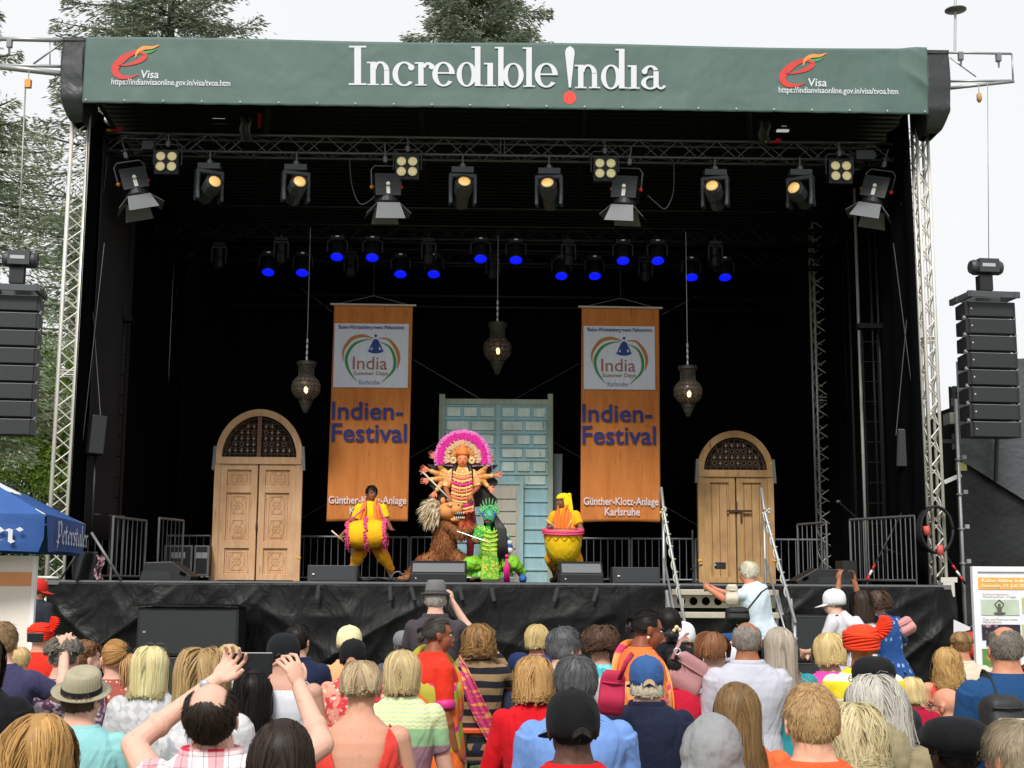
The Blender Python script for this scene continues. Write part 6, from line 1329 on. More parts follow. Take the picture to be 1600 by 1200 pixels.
        for t in np.linspace(0, pi, 4)[:-1]: sm.path([s.h((cos(t)*.0955*cos(a), sin(t)*.0955*1.22*cos(a)-.018, .012+.124*sin(a))) for a in np.linspace(0.1, pi-.1, 14)], .0014*s.k, 4)
        sm.build('seams', m, o, world=False); return o
    def fedora(s, m, mb_, brim=.14, tall=.1, R=None, z=.035):
        o = s.lathe_h([(.084, -.0), (.086, .03), (.082, .06), (.076, tall-.01), (.06, tall+.008), (.03, tall-.006), (.004, tall-.014)], 'fedora', m, (0, -.016, z), R=R)
        q = s.lathe_h([(.083, .004), (.11, -.003), (brim, .008), (brim+.003, .013), (.11, .003), (.083, .01)], 'brim', m, (0, -.016, z), R=R, sy=1.16); q.parent = o
        b = s.lathe_h([(.0865, .006), (.0885, .008), (.0875, .034), (.085, .036)], 'hat_band', mb_, (0, -.016, z), R=R); b.parent = o; return o
    def beret(s, m, r=.12): return s.lathe_h([(.086, -.03), (.09, -.01), (r-.004, .0), (r, .025), (r-.004, .055), (r*.8, .085), (r*.5, .103), (.02, .109), (.003, .11)], 'beret', m, (0, -.02, .012), R=Ry3(.08))
    def turban(s, m, tail=True):
        o = s.lathe_h([(.078, -.03), (.092, .0), (.102, .035), (.1, .07), (.082, .1), (.05, .118), (.004, .124)], 'turban', m, (0, -.016, .012)); mb = MB()
        for i in range(11):
            z = .0+.009*i; ph = i*.7; r = np.interp(z, [0, .04, .08, .12], [.096, .106, .1, .07])
            mb.path([s.h((r*cos(t), r*1.22*sin(t)-.016, .005+z+.018*sin(t+ph))) for t in np.linspace(0, 2*pi, 24)], .0085*s.k, 6)
        q = mb.build('turban_folds', m, o, True, world=False)
        if tail:
            def fan(a, b): t = (a-.5)*2.4; return s.h((.07+(.10*b+.0)*cos(t)+.012*sin(a*60)*b, -.06-.02*b+.01*cos(a*60)*b, .1+.085*b*sin(t+.5)))
            f = MB().grid(60, 4, fan).build('turban_fan', m, o, True, world=False); mod_solid(f, .003)
        return o
ARM_SEAT = [((-.24, .04, .20), (-.12, .26, .10)), ((.24, .04, .20), (.12, .26, .10))]
ARM_DOWN = [((-.225, -.01, .21), (-.23, .06, -.03)), ((.225, -.01, .21), (.23, .06, -.03))]
MCOL = {}
def person(u, v, s, label, clothes, hair=None, hat=None, seated=None, k=1.0, arms=None, hands=None, fem=0, skinc='#c08a6c', rot=0, hyaw=0, hpitch=0.05, hroll=0, lean=.0, side=0, bulk=1.0, face=False, gap=.012, trou=('#2b3040',), twist=0, legs=None, group=None, cat='person', skirt=None, base=0.0):
    D = F_PX*.989/s; top = P(u, v, D); zt = top.z-gap
    r = thing('person', (0, D, base), label, cat, group); ck = .826*k
    if seated is None: seated = zt < 1.50 and k > .9
    hz = zt-base-ck*cos(lean*.8)
    F = Fig(r, hz, D, k, lean, side, twist, hyaw, hpitch, hroll, fem, bulk, skinc)
    # shift so that the head sits where it should
    hc = Matrix.Rotation(rot, 4, 'Z') @ Vector(F.h((0, -.016, .026))); r.location = (top.x-hc.x, D, base); r.rotation_euler.z = rot
    if legs is None:
        if seated: kn = max(.42, hz-.02); legs = [((-.11*k, .40*k, kn), (-.12*k, .36*k, .08)), ((.11*k, .40*k, kn), (.12*k, .36*k, .08))]
        else: legs = [((-.10*k, .02, hz*.52), (-.11*k, 0, .075)), ((.10*k, .02, hz*.52), (.11*k, 0, .075))]
    F.body(arms or (ARM_SEAT if seated else ARM_DOWN), legs, hands)
    if face: F.face()
    if hair:
        if hat: hair = dict(hair, hl=.12)
        F.hair(**hair)
    if skirt: pass
    elif trou: F.trousers(cloth('trousers', trou[0]))
    F.shoes(mat('shoe_leather', '#2a2522', .6))
    BZ[0] = hz
    clothes(F)
    if hat: hat(F)
    return F
def tee(c, sleeve='short', kind='plain', c2='#ffffff', c3='#888888', sc=1.0, collar=False, loose=1.0, name='shirt', **kw):
    return lambda F: F.shirt(cloth(name+'_cloth', c, kind, c2, c3, sc), sleeve, collar=collar, loose=loose, name=name, **kw)
def place_thing(name, loc, label, cat, rz=0, group=None): return thing(name, loc, label, cat, group, rz=rz)
# ================================================================ performers on the deck
def W(F, p): return F.root.matrix_local @ Vector(p)
def upd(): bpy.context.view_layer.update()
def wmb(F, mb):
    """world geometry -> local of a rotated root"""
    L = Matrix.Translation(F.root.location) @ Matrix.Rotation(F.root.rotation_euler.z, 4, 'Z'); Li = np.array(L.inverted())
    mb.v = [q @ Li[:3, :3].T+Li[:3, 3] for q in mb.v]; return mb
def tufts(parent, pts, nrm, L, wd, m, name, seed=1, droop=.6, curl=.3):
    rg = np.random.default_rng(seed); n = len(pts); d = nrm+np.array((0, 0, -droop))+rg.normal(0, curl, (n, 3)); d /= np.linalg.norm(d, axis=1)[:, None]; e = d+np.array((0, 0, -droop*.8)); e /= np.linalg.norm(e, axis=1)[:, None]
    S = np.cross(d, rg.normal(size=(n, 3))); S /= np.linalg.norm(S, axis=1)[:, None]; l = L*rg.uniform(.6, 1.3, (n, 1)); w_ = wd*rg.uniform(.6, 1.3, (n, 1))
    a = pts; b = a+d*l*.55; c_ = b+e*l*.45; V = np.stack([a-S*w_*.5, a+S*w_*.5, b-S*w_*.5, b+S*w_*.5, c_], 1).reshape(-1, 3); i = np.arange(n)[:, None]*5
    fc = [tuple(x) for x in (i+np.array([0, 1, 3, 2])).tolist()]+[tuple(x) for x in (i+np.array([2, 3, 4])).tolist()]
    mb = MB(); mb.add(V, fc); o = mb.build(name, m, parent, False, world=False); at = o.data.attributes.new('hv', 'FLOAT', 'POINT'); at.data.foreach_set('value', np.repeat(rg.random(n), 5)); return o
def surf_pts(mb, n, seed=1):
    rg = np.random.default_rng(seed); V = np.concatenate(mb.v); F4 = [q for q in mb.f if len(q) >= 3]; tri = np.array([(q[0], q[1], q[2]) for q in F4]+[(q[0], q[2], q[3]) for q in F4 if len(q) > 3]); A, B, C_ = V[tri[:, 0]], V[tri[:, 1]], V[tri[:, 2]]
    N_ = np.cross(B-A, C_-A); ar = np.linalg.norm(N_, axis=1); k = rg.choice(len(tri), n, p=ar/ar.sum()); a = rg.random((n, 1)); b = rg.random((n, 1)); fl = a+b > 1; a = np.where(fl, 1-a, a); b = np.where(fl, 1-b, b)
    return A[k]+(B[k]-A[k])*a+(C_[k]-A[k])*b, N_[k]/(ar[k][:, None]+1e-9)
YEL = '#f2c91c'; ORG = '#f09a3a'
def drape(F, pts, w_, m, name, thick=.012, par=None, wav=.012):
    """strip of cloth along torso-frame points (x, y, z) with given widths along x"""
    q = np.array(pts, float); n = 10*(len(q)-1)+1; t = np.linspace(0, len(q)-1, n); c_ = np.stack([crom(q[:, j], t) for j in range(3)], 1); wv = np.interp(t, range(len(q)), w_); mb = MB()
    T = np.gradient(c_, axis=0); out = c_*np.array((1, 1, 0)); out /= np.linalg.norm(out, axis=1)[:, None]+1e-9; S = np.cross(T, out); S /= np.linalg.norm(S, axis=1)[:, None]+1e-9
    def fn(a, b): i = min(n-1, int(round(b*(n-1)))); return F.t(c_[i]+S[i]*(a-.5)*wv[i]+out[i]*wav*sin(a*16+b*3))
    mb.grid(16, n-1, fn); o = mb.build(name, m, F.root, True, world=False); mod_solid(o, thick); return o
# --- smaller drummer
def cl1(F):
    F.shirt(cloth('yellow_kurta', YEL), 'short', z0=-.1, loose=1.15); m = cloth('orange_scarf', '#ee8a3c')
    for sx in (-1, 1): drape(F, [(sx*.04, -.09, .58), (sx*.085, .03, .60), (sx*.10, .135, .48), (sx*.13, .15, .28), (sx*.17, .15, .0), (sx*.2, .12, -.16)], [.09, .1, .12, .12, .1, .12], m, 'scarf')
    mb = MB(); 
    for i, sx in enumerate((-1, 1)):
        A = F.t((sx*.1, 0, -.04)); K = np.array(F.legs[i][0]); Q = np.array(F.legs[i][1]); mb.cap(A, K, .125, .105); mb.cap(K, Q+np.array((0, 0, .12)), .105, .055)
    mb.cap(F.t((-.1, 0, 0)), F.t((.1, 0, 0)), .13, .13); remesh(mb.build('dhoti', cloth('dhoti_cloth', '#f9ac28'), F.root, True, world=False), .012, 3, .04, .08)
f1 = person(581, 757, 2050*.989/21, 'drummer in yellow shirt and orange scarf beating a barrel drum slung at his waist', cl1, dict(style='short', c1='#0d0b0a', c2='#241d1a', L=.045, vol=.4), seated=False, k=1.04, gap=.03, base=FZ, rot=pi, hyaw=.35, skinc='#8a5c43', face=True, lean=.03,
    arms=[((-.27, .05, .24), (-.33, .24, .18)), ((.28, .04, .22), (.40, .2, .10))], hands=[dict(curl=.35, n=(0, 0, 1), t=-1), dict(curl=1.2, n=(0, 0, -1), t=1)], trou=None,
    legs=[((-.22, .06, .38), (-.34, .0, .08)), ((.19, .06, .38), (.27, .02, .08))])
F = f1
upd(); dc = P(573, 835, 20.62)
dr = thing('barrel_drum', dc, 'yellow barrel drum with pink garland bands on the smaller drummer', 'drum')
R = Ry3(pi/2-.06) ; prof = [(.17, -.30), (.18, -.295), (.222, -.16), (.235, 0), (.222, .16), (.18, .295), (.17, .30)]
MB().lathe(prof, dc, 32, R).build('drum_shell', cloth('drum_cloth', '#fdba1c'), dr, True)
PK = mat('pink_garland', '#ef4f86', .7, 0, .25, 60, .8, 120, .01)
for z, rr in ((-.29, .18), (0.0, .235), (.29, .18)):
    mb = MB()
    for a in np.linspace(0, 2*pi, 46)[:-1]:
        for e in range(2): p = R @ np.array(((rr+.012+random.uniform(-.01, .02))*cos(a), (rr+.012)*sin(a), z+random.uniform(-.028, .028))); mb.ell(p+np.array(dc), .02, nu=6, nv=5)
    if z < 0 or z > 0:
        for a in np.linspace(0, 2*pi, 26): p = R @ np.array(((rr+.02)*cos(a), (rr+.02)*sin(a), z)); mb.path([p+np.array(dc), p+np.array(dc)+np.array((random.uniform(-.03, .03), -.02, -.07))], [.008, .004], 4)
    mb.build('garland', PK, dr, True)
for sx in (-1, 1): MB().path([P(573, 835, 20.62)+Vector((sx*.3, 0, .19)), F_ if False else P(581+sx*12, 795, 20.8), P(581+sx*8, 783, 20.95)], .012, 6).build('sling', PK, dr, True)
tag(MB().tube(P(518, 829, 20.55), P(537, 846, 20.6), .012, .016).build('drum_stick', mat('pale_wood', '#d9c49a'), None, True), 'pale drum stick in the smaller drummer hand', 'drum stick')
# --- drummer with headscarf
def cl2(F):
    F.shirt(cloth('yellow_kurta', '#efb21f'), 'short', z0=-.12, loose=1.15); m = cloth('orange_scarf', '#f08034')
    for sx in (-1, 1): drape(F, [(sx*.045, -.08, .58), (sx*.08, .04, .60), (sx*.07, .14, .46), (sx*.06, .155, .2), (sx*.06, .15, .0)], [.09, .12, .16, .15, .12], m, 'scarf')
    mb = MB()
    for i, sx in enumerate((-1, 1)):
        A = F.t((sx*.1, 0, -.04)); K = np.array(F.legs[i][0]); Q = np.array(F.legs[i][1]); mb.cap(A, K, .13, .12); mb.cap(K, Q+np.array((0, 0, .1)), .12, .055)
    mb.cap(F.t((-.1, 0, 0)), F.t((.1, 0, 0)), .13, .13); remesh(mb.build('dhoti', cloth('dhoti_cloth', '#f9b326'), F.root, True, world=False), .012, 3, .04, .08)
    m2_ = cloth('yellow_scarf', '#f4d31d'); o = F.lathe_h([(.082, .03), (.09, .035), (.092, .045), (.088, .07), (.065, .1), (.03, .116), (.004, .12)], 'headscarf', m2_)
    MB().ell(F.h((-.075, -.09, .07)), .04).build('scarf_knot', m2_, o, True, world=False)
    q = MB().grid(8, 14, lambda a, b: F.h((-.085+.03*(a-.5)-.02*sin(b*3), -.05+.12*(a-.5), .06-.34*b))); q = q.build('scarf_tail', m2_, o, True, world=False); mod_solid(q, .01)
f2 = person(880, 769, 2050*.989/21, 'drummer in yellow headscarf leaning over a large kettle drum', cl2, None, seated=False, k=1.04, base=FZ, rot=pi-.45, hyaw=-.85, hpitch=.12, skinc='#80543d', face=True, lean=.1, gap=.02,
    arms=[((-.30, .08, .26), (-.12, .27, .27)), ((.29, .0, .27), (.15, .24, .34))], hands=[dict(curl=1.0, n=(0, 0, -1), t=-1), dict(curl=1.0, n=(0, 0, -1), t=1)], trou=None,
    legs=[((-.18, .1, .4), (-.34, .1, .08)), ((.2, .12, .38), (.22, -.08, .08))])
kc = P(880, 829, 20.55); kd = thing('kettle_drum', kc-Vector((0, 0, .45)), 'large yellow cloth covered kettle drum with pink rim', 'drum')
MB().lathe([(.02, -.53), (.14, -.5), (.24, -.4), (.288, -.24), (.298, -.04), (.29, .0), (.28, .01), (.001, .012)], kc, 36, Rx3(.12)).build('drum_bowl', cloth('drum_cloth2', '#fbcd1a'), kd, True)
mb = MB(); Rk = Rx3(.12)
for k_, (rr, zz_, m_r) in enumerate(((.305, .0, .028), (.315, -.035, .018))): mb.path([Rk @ np.array((rr*cos(a), rr*sin(a), zz_))+np.array(kc) for a in np.linspace(0, 2*pi, 40)], m_r, 8)
mb.build('pink_rim', mat('pink_rim', '#f0507a', .7, 0, .2, 40, .6, 90, .01), kd, True); MB().lathe([(.285, .012), (.001, .016)], kc, 30, Rk).build('drum_skin', mat('drum_skin', '#c98a50'), kd, True)
mb = MB(); mb.path([Rk @ np.array((.303*cos(a), .303*sin(a), -.1+.03*cos(a*14)))+np.array(kc) for a in np.linspace(0, 2*pi, 90)], .006, 4); mb.build('lacing', mat('lacing', '#d98a1c'), kd)
for a, b, l_ in (((853, 812), (872, 826), 'left'), ((893, 812), (885, 828), 'right')): tag(MB().tube(P(*a, 20.5), P(*b, 20.55), .009).build('drum_stick', mat('pale_wood', '#d9c49a'), None, True), 'thin drum stick over the %s half of the kettle drum' % l_, 'drum stick')
# --- goddess figure with radial headdress and many arms
GM = [cloth('gold_brocade', '#f3a85c', 'floral', '#f7cf9a', '#ef6a76', .9), mat('gold_trim', '#f7c476', .45, .05, .25, 60, .8, 150, .01), mat('magenta_velvet', '#ea2c92', .7, 0, .2), mat('coral_cloth', '#f3845f', .7, 0, .25, 9)]
def cl3(F):
    F.shirt(GM[0], 'elbow', z0=-.1, loose=1.2); R = F.RH()
    mb = MB(); mb.loft([np.array([F.t(((.19+.06*i/8+.012*sin(t*9+i))*cos(t), (.14+.07*i/8+.012*cos(t*9))*sin(t), -.0-.065*i)) for t in np.linspace(0, 2*pi, 60, endpoint=False)]) for i in range(9)]); mb.build('skirt', cloth('maroon_skirt', '#a8392f', 'floral', '#c76a3a', '#7d2030', .7), F.root, True, world=False)
    for i in range(12):   # swags of tinsel across the front
        z = .50-.055*i; m_ = (GM[1], GM[3], GM[1], GM[2], GM[1], GM[3])[i % 6]; wd = .15+.004*i; mb = MB()
        mb.path([F.t((wd*sin(t), .175+.05*cos(t)+.004*i, z-.055*cos(t*1.0)**2)) for t in np.linspace(-1.35, 1.35, 18)], [.012]+[.021]*16+[.012], 6)
        for t in np.linspace(-1.3, 1.3, 13): mb.ell(F.t((wd*sin(t), .19+.05*cos(t)+.004*i, z-.055*cos(t)**2-.015+random.uniform(-.012, .012))), .014, nu=6, nv=5)
        mb.build('tinsel_swag', m_, F.root, True, world=False)
    o = MB().frust([F.t(p) for p in ((-.02, .2, .22), (-.02, .225, .22), (-.02, .2, .27), (-.02, .225, .27), (-.12, .2, .36), (-.12, .225, .36), (-.12, .2, .42), (-.12, .225, .42))]).frust([F.t(p) for p in ((.02, .2, .22), (.02, .225, .22), (.02, .2, .27), (.02, .225, .27), (.12, .2, .36), (.12, .225, .36), (.12, .2, .42), (.12, .225, .42))]); o.build('magenta_chevron', GM[2], F.root, world=False)
    # mask
    k = F.k; mk = MB().ell(F.h((0, .03, -.01)), (.088, .085, .125), R, 20, 14); mk.ell(F.h((0, .115, -.02)), (.014, .02, .022), R, 8, 6); mo = mk.build('mask', skin('#f09460'), F.root, True, world=False); F_ = F
    for sx in (-1, 1): MB().ell(F.h((sx*.035, .108, .02)), (.02, .01, .01), R, 10, 6).build('eye', EYEW, mo, True, world=False)
    for sx in (-1, 1): MB().ell(F.h((sx*.035, .116, .02)), (.007, .005, .008), R, 8, 6).build('iris', EYED, mo, True, world=False)
    MB().ell(F.h((0, .113, -.062)), (.022, .008, .009), R, 10, 6).build('lips', REDP, mo, True, world=False)
    cr_ = MB().lathe([(.1, .06), (.12, .09), (.09, .14), (.07, .18), (.03, .24), (.006, .3)], (0, 0, 0), 20); cr_.v = [np.array([F.h(p) for p in q]) for q in cr_.v]; cr_.build('crown', mat('crown_orange', '#f7843e', .5, .1, .25, 60, .8, 120, .01), F.root, True, world=False)
    for sx in (-1, 1):
        mb = MB(); 
        for rr in (.045, .025): mb.path([F.h((sx*.15+rr*cos(a), .06, -.02+rr*sin(a))) for a in np.linspace(0, 2*pi, 18)], .012, 6)
        mb.build('ear_disc', mat('pale_gold', '#e9c98f', .4, .2), F.root, True, world=False)
    # halo: concentric rings of petals
    rg = np.random.default_rng(4)
    for r0, r1, n, m_, nm, jit in ((.10, .21, 300, mat('inner_petals', '#f2a056', .6, 0, .4, 70), 'inner_petals', .02), (.20, .30, 520, mat('pale_petals', '#eebd96', .6, 0, .35, 70), 'pale_petals', .02), (.29, .415, 1500, mat('magenta_fringe', '#ea1f9c', .6, 0, .35, 60), 'magenta_fringe', .03), (.40, .45, 520, mat('pink_tips', '#ee7cc4', .6, 0, .2), 'fringe_tips', .02)):
        a = rg.uniform(-.28, pi+.28, n); r_ = rg.uniform(r0, r1-.03, n); L = rg.uniform(.03, .06, n); V = []; fc = []
        for i in range(n):
            e = np.array((cos(a[i]), 0, sin(a[i]))); s_ = np.array((-sin(a[i]), 0, cos(a[i])))*.012; y = np.array((0, -.02+.05*rg.random()-.02*(r_[i]/.4), 0)); b = np.array((0, 0, .02))+e*r_[i]
            V += [F.h(b-s_+y), F.h(b+s_+y), F.h(b+e*L[i]+s_*.6+y*1.4), F.h(b+e*L[i]-s_*.6+y*1.4)]; fc.append((4*i, 4*i+1, 4*i+2, 4*i+3))
        MB().add(V, fc).build(nm, m_, F.root, world=False)
    mb = MB(); mb.loft([np.array([F.h((rr*cos(a), yy, .02+rr*sin(a) if sin(a) > -.35 else .02-rr*.35)) for a in np.linspace(0, 2*pi, 40, endpoint=False)]) for rr, yy in ((.30, -.045), (.33, -.05), (.30, -.06))]); mb.build('headdress_board', mat('board_pink', '#b8407a', .7), F.root, world=False)
    # wig tresses, dark backing fans, extra arms
    for sx in (-1, 1): MB().path([F.h((sx*.1, .0, -.03)), F.t((sx*.14, .08, .5)), F.t((sx*.16, .14, .36))], [.04, .035, .015], 8).build('tress', hairs('#0c0a09', '#1c1714'), F.root, True, world=False)
    for sx in (-1, 1):
        o = MB().grid(16, 8, lambda a, b: F.t((sx*(.12+(.40+.06*sin(a*14))*b), -.09, -.06+.66*a+.04*b))).build('dark_fan', mat('fan_dark', '#2a2320', .8, 0, .4, 20), F.root, world=False); mod_solid(o, .02)
    angs = [(-1, .78, .34), (-1, .10, .33), (-1, -.55, .28), (1, .85, .40), (1, .30, .38), (1, -.12, .36), (1, -.75, .34)]
    for sx, a, L in angs:
        S = F.t((sx*.16, -.06, .42)); E = F.t((sx*(.16+.2*cos(a*.7)), -.05, .42+.2*sin(a*.7))); H_ = F.t((sx*(.16+L*cos(a)+.02), -.02, .42+L*sin(a))); q = MB(); q.cap(S, E, .04, .058); q.cap(E, H_, .055, .024)
        o = q.build('gold_arm', mat('arm_gold', '#dd9c55', .5, .0, .3, 30), F.root, True, world=False)
        q = MB(); dd = H_-E; F.hand(q, H_, dd, np.array((0, 1., 0)), .3); o2 = q.build('hand', skin('#e0896a'), o, True, world=False); remesh(o2, .007, 2)
        for t in (.3, .75): MB().ell(E+(H_-E)*t, .04, nu=10, nv=6).build('bracelet', GM[1], o, True, world=False)
f3 = person(723, 706, 2050*.989/21.3, 'dancer as a golden many-armed goddess with magenta halo headdress behind the lion', cl3, None, seated=False, k=1.0, base=FZ, rot=pi, skinc='#b06a48', fem=1,
    arms=[((-.25, .08, .25), (-.14, .26, .12)), ((.27, .04, .24), (.20, .28, .08))], hands=[dict(curl=.8, n=(0, 0, -1), t=-1), dict(curl=1.0, n=(0, 0, -1), t=1)], trou=('#8e2f3a',), gap=.01,
    legs=[((-.14, .12, .78), (-.14, .0, .36)), ((.14, .12, .78), (.14, .0, .36))])
tag(MB().box(P(722, 890, 21.35), (.5, .35, .40)).build('riser', BLK, None), 'black riser the goddess dancer stands on, mostly hidden', 'riser')
sp = thing('trident', P(700, 775, 20.9), 'pale decorated staff pointing up left from the goddess hand', 'staff'); MB().tube(P(661, 738, 20.9), P(706, 783, 20.85), .014).build('shaft', mat('pale_shaft', '#cfc9ae', .6, 0, .3, 60), sp, True); q = MB()
for dx, dy in ((-4, 3), (-6, -2), (1, -5)): q.tube(P(661, 738, 20.9), P(661+dx, 738+dy, 20.9), .012, .006)
q.build('prongs', mat('prong_pink', '#c98a7a'), sp)
tag(MB().tube(P(765, 683, 21.2), P(770, 745, 21.1), .004).build('thin_sword', STEEL, None), 'thin upright blade at the right of the magenta halo', 'sword')
# --- lion
Y = 20.75; lr = thing('person', (P(690, 900, Y).x, Y, FZ), 'dancer in brown shaggy lion costume with cream mane, lunging to the left', 'person'); lp = lambda u, v, dy=0: np.array(P(u, v, Y+dy))-np.array(lr.location)
mb = MB(); mb.cap(lp(697, 822), lp(693, 862), .17, .19); mb.cap(lp(690, 868), lp(660, 882, -.1), .16, .12); mb.cap(lp(660, 882, -.1), lp(636, 902, 0), .11, .06); mb.cap(lp(697, 868), lp(728, 880, -.05), .16, .12); mb.cap(lp(728, 880, -.05), lp(742, 900), .11, .07)
mb.cap(lp(700, 822, -.1), lp(722, 838, -.25), .085, .06); mb.cap(lp(722, 838, -.25), lp(740, 826, -.35), .055, .045); mb.cap(lp(690, 815), lp(694, 805), .12, .1); mb.ell(lp(630, 905, -.05), (.1, .14, .05)); mb.ell(lp(744, 905, -.05), (.1, .14, .05)); mb.ell(lp(742, 825, -.38), (.05, .05, .05))
BF = fol('brown_fur', '#84502f', '#b3784a', '#986038'); fp, fn_ = surf_pts(mb, 11000, 3); body = mb.build('body', mat('brown_plush', '#96603a', .9, 0, .3, 14, .8, 40, .02), lr, True, world=False); remesh(body, .014, 3, .03, .08)
up_ = (fp[:, 2] > -.0+lp(0, 893)[2]) ; tufts(lr, fp[up_], fn_[up_], .05, .009, BF, 'shaggy_fur', 3, .7)
mb = MB(); mb.ell(lp(700, 799, -.12), (.17, .15, .14)); mb.ell(lp(713, 797, -.2), (.11, .12, .09)); mb.ell(lp(719, 790, -.22), (.05, .07, .04)); mb.ell(lp(706, 789, -.2), (.1, .1, .05)); mb.ell(lp(712, 813, -.18), (.08, .1, .035)); hd = mb.build('lion_mask', mat('mask_ochre', '#df9450', .75, 0, .2, 9, .4, 50, .01), lr, True, world=False); remesh(hd, .012, 3)
MB().ell(lp(717, 805, -.24), (.075, .075, .035)).build('mouth', mat('mouth_dark', '#1d0f0d', .6), hd, True, world=False)
q = MB()
for i in range(6): q.path([lp(709+i*3, 800, -.31+.012*abs(i-3)), lp(709+i*3, 803.5, -.31+.012*abs(i-3))], [.011, .003], 5); q.path([lp(710+i*3, 810, -.30), lp(710+i*3, 806.5, -.30)], [.010, .003], 5)
q.build('teeth', mat('teeth_white', '#ece7d8', .4), hd, world=False)
for u, v in ((704, 790), (716, 788)): e = MB().ell(lp(u, v, -.29), (.02, .015, .018)).build('eye', EYEW, hd, True, world=False); MB().ell(lp(u+.5, v, -.305), (.009, .006, .009)).build('iris', EYED, e, True, world=False)
MB().ell(lp(692, 782, -.12), (.04, .03, .05)).build('ear', mat('mask_ochre', '#df9450', .75, 0, .2, 9, .4, 50, .01), hd, True, world=False)
rg = np.random.default_rng(8); n = 900; a = rg.uniform(0, 2*pi, n); rr = rg.uniform(.0, .16, n); mp_ = lp(686, 797, -.05)[None]+np.stack([-.03+rr*np.cos(a)*.7-.03, -.14*rg.random(n), rr*np.sin(a)*1.1], 1); nn_ = np.stack([-.8+.3*np.cos(a), -.6*rg.random(n)-.2, .4*np.sin(a)], 1); tufts(lr, mp_, nn_, .2, .02, fol('cream_mane', '#d6c39c', '#f6ead0', '#e6d5b2'), 'mane', 4, .8, .35)
# --- green demon
Y = 20.35
def cl4(F):
    GR = cloth('green_satin', '#2f9a45', 'floral', '#7cc43c', '#d8e05a', .9); GL = mat('lime_satin', '#7fc22c', .45, 0, .2, 9, .3, 30, .02); WT = mat('silver_trim', '#cfd8cf', .5, .1, .3, 60)
    F.shirt(GR, 'elbow', z0=-.12, loose=1.12); mb = MB()
    for i, sx in enumerate((-1, 1)):
        A = F.t((sx*.1, 0, -.04)); K = np.array(F.legs[i][0]); Q = np.array(F.legs[i][1]); mb.cap(A, K, .13, .12); mb.cap(K, Q+np.array((0, 0, .1)), .12, .06)
    mb.cap(F.t((-.1, 0, 0)), F.t((.1, 0, 0)), .13, .13); remesh(mb.build('trousers', GL, F.root, True, world=False), .012, 3, .04, .08)
    o = MB().grid(14, 24, lambda a, b: F.t(((a-.5)*(.2+.1*b), .17+.03*sin(a*pi)+.03*b+.008*sin(a*30), .45-.75*b))).build('apron', cloth('apron_green', '#69b53a', 'floral', '#a9cf4c', '#e0d45c', .9), F.root, True, world=False); mod_solid(o, .012)
    for i, x in enumerate((-.27, -.2, -.13, .13, .2, .27)):
        o = MB().grid(6, 16, lambda a, b: F.t((x*(1+.25*b)+(a-.5)*.09, .12-.25*abs(x)+.06*b+.02*sin(b*5+i), .02-.28*b))).build('skirt_panel', (GR, GL)[i % 2], F.root, True, world=False); mod_solid(o, .012)
        MB().path([F.t((x*1.25+e*.045, .185-.25*abs(x), -.265)) for e in (-1, 1)], .012, 6).build('silver_trim', WT, o, True, world=False)
    for i in range(5): MB().path([F.t(((.1+.01*i)*sin(t), .185+.035*cos(t), .5-.07*i-.05*cos(t))) for t in np.linspace(-1.4, 1.4, 14)], .013, 6).build('necklace', mat('lime_beads', '#b8d84a', .4, .1, .4, 90, .8, 160, .01), F.root, True, world=False)
    q = MB(); rg = np.random.default_rng(2)
    for i in range(60): a = rg.uniform(0, 6.28); q.ell(F.t((.16*cos(a)+rg.normal(0, .02), .17*sin(a)+.05, -.12+rg.normal(0, .05))), (.03, .03, .03), nu=6, nv=5)
    q.build('pompom_belt', mat('yellow_pompom', '#cfd04a', .8, 0, .3, 60, .8, 90, .02), F.root, True, world=False)
    R = F.RH(); mk = MB().ell(F.h((0, .03, -.005)), (.1, .095, .13), R, 20, 14); mk.ell(F.h((0, .12, -.02)), (.02, .025, .025), R, 8, 6); mo = mk.build('mask', mat('mask_green', '#3f9f78', .5, 0, .25, 12), F.root, True, world=False)
    for sx in (-1, 1): MB().ell(F.h((sx*.04, .115, .025)), (.024, .012, .016), R, 10, 6).build('eye', EYEW, mo, True, world=False); MB().ell(F.h((sx*.04, .126, .025)), (.009, .005, .009), R, 8, 6).build('iris', EYED, mo, True, world=False)
    MB().ell(F.h((0, .11, -.075)), (.045, .02, .014), R, 10, 6).build('mouth', mat('mouth_red', '#b8342f'), mo, True, world=False); MB().path([F.h((x, .12, -.05-.6*abs(x)*.3)) for x in (-.06, -.03, 0, .03, .06)], .01, 6).build('moustache', BROWM, mo, True, world=False)
    for sx in (-1, 1): MB().ell(F.h((sx*.10, .05, .04)), (.025, .02, .05), R, 10, 8).build('ear_ornament', mat('blue_ornament', '#2460a8', .4), mo, True, world=False)
    q = MB()
    for i in range(70): a = rg.uniform(0, pi); r_ = rg.uniform(.1, .17); q.ell(F.h((r_*cos(a), .02+.03*rg.random(), .06+r_*sin(a)*.7)), .02, nu=6, nv=5)
    for a in np.linspace(.3, pi-.3, 9): q.path([F.h((.14*cos(a), .02, .07+.11*sin(a))), F.h((.2*cos(a), .0, .07+.24*sin(a)))], [.014, .004], 5)
    q.build('headdress', mat('headdress_green', '#6fbf7a', .5, .1, .4, 50, .8, 120, .01), F.root, True, world=False)
    for i in range(7): x = -.09-.022*i; MB().path([F.h((-.08-.004*i, .03, .03)), F.t((x-.01, .14, .5)), F.t((x-.03, .2, .25)), F.t((x-.02-.01*i, .2, -.02-.03*(i % 3)))], [.02, .026, .022, .006], 6).build('tress', hairs('#0c0a09', '#1c1714'), F.root, True, world=False)
    F.hair('long', '#0a0908', '#181513', L=.62, n=1500, seed=5, wave=.012)
upd()
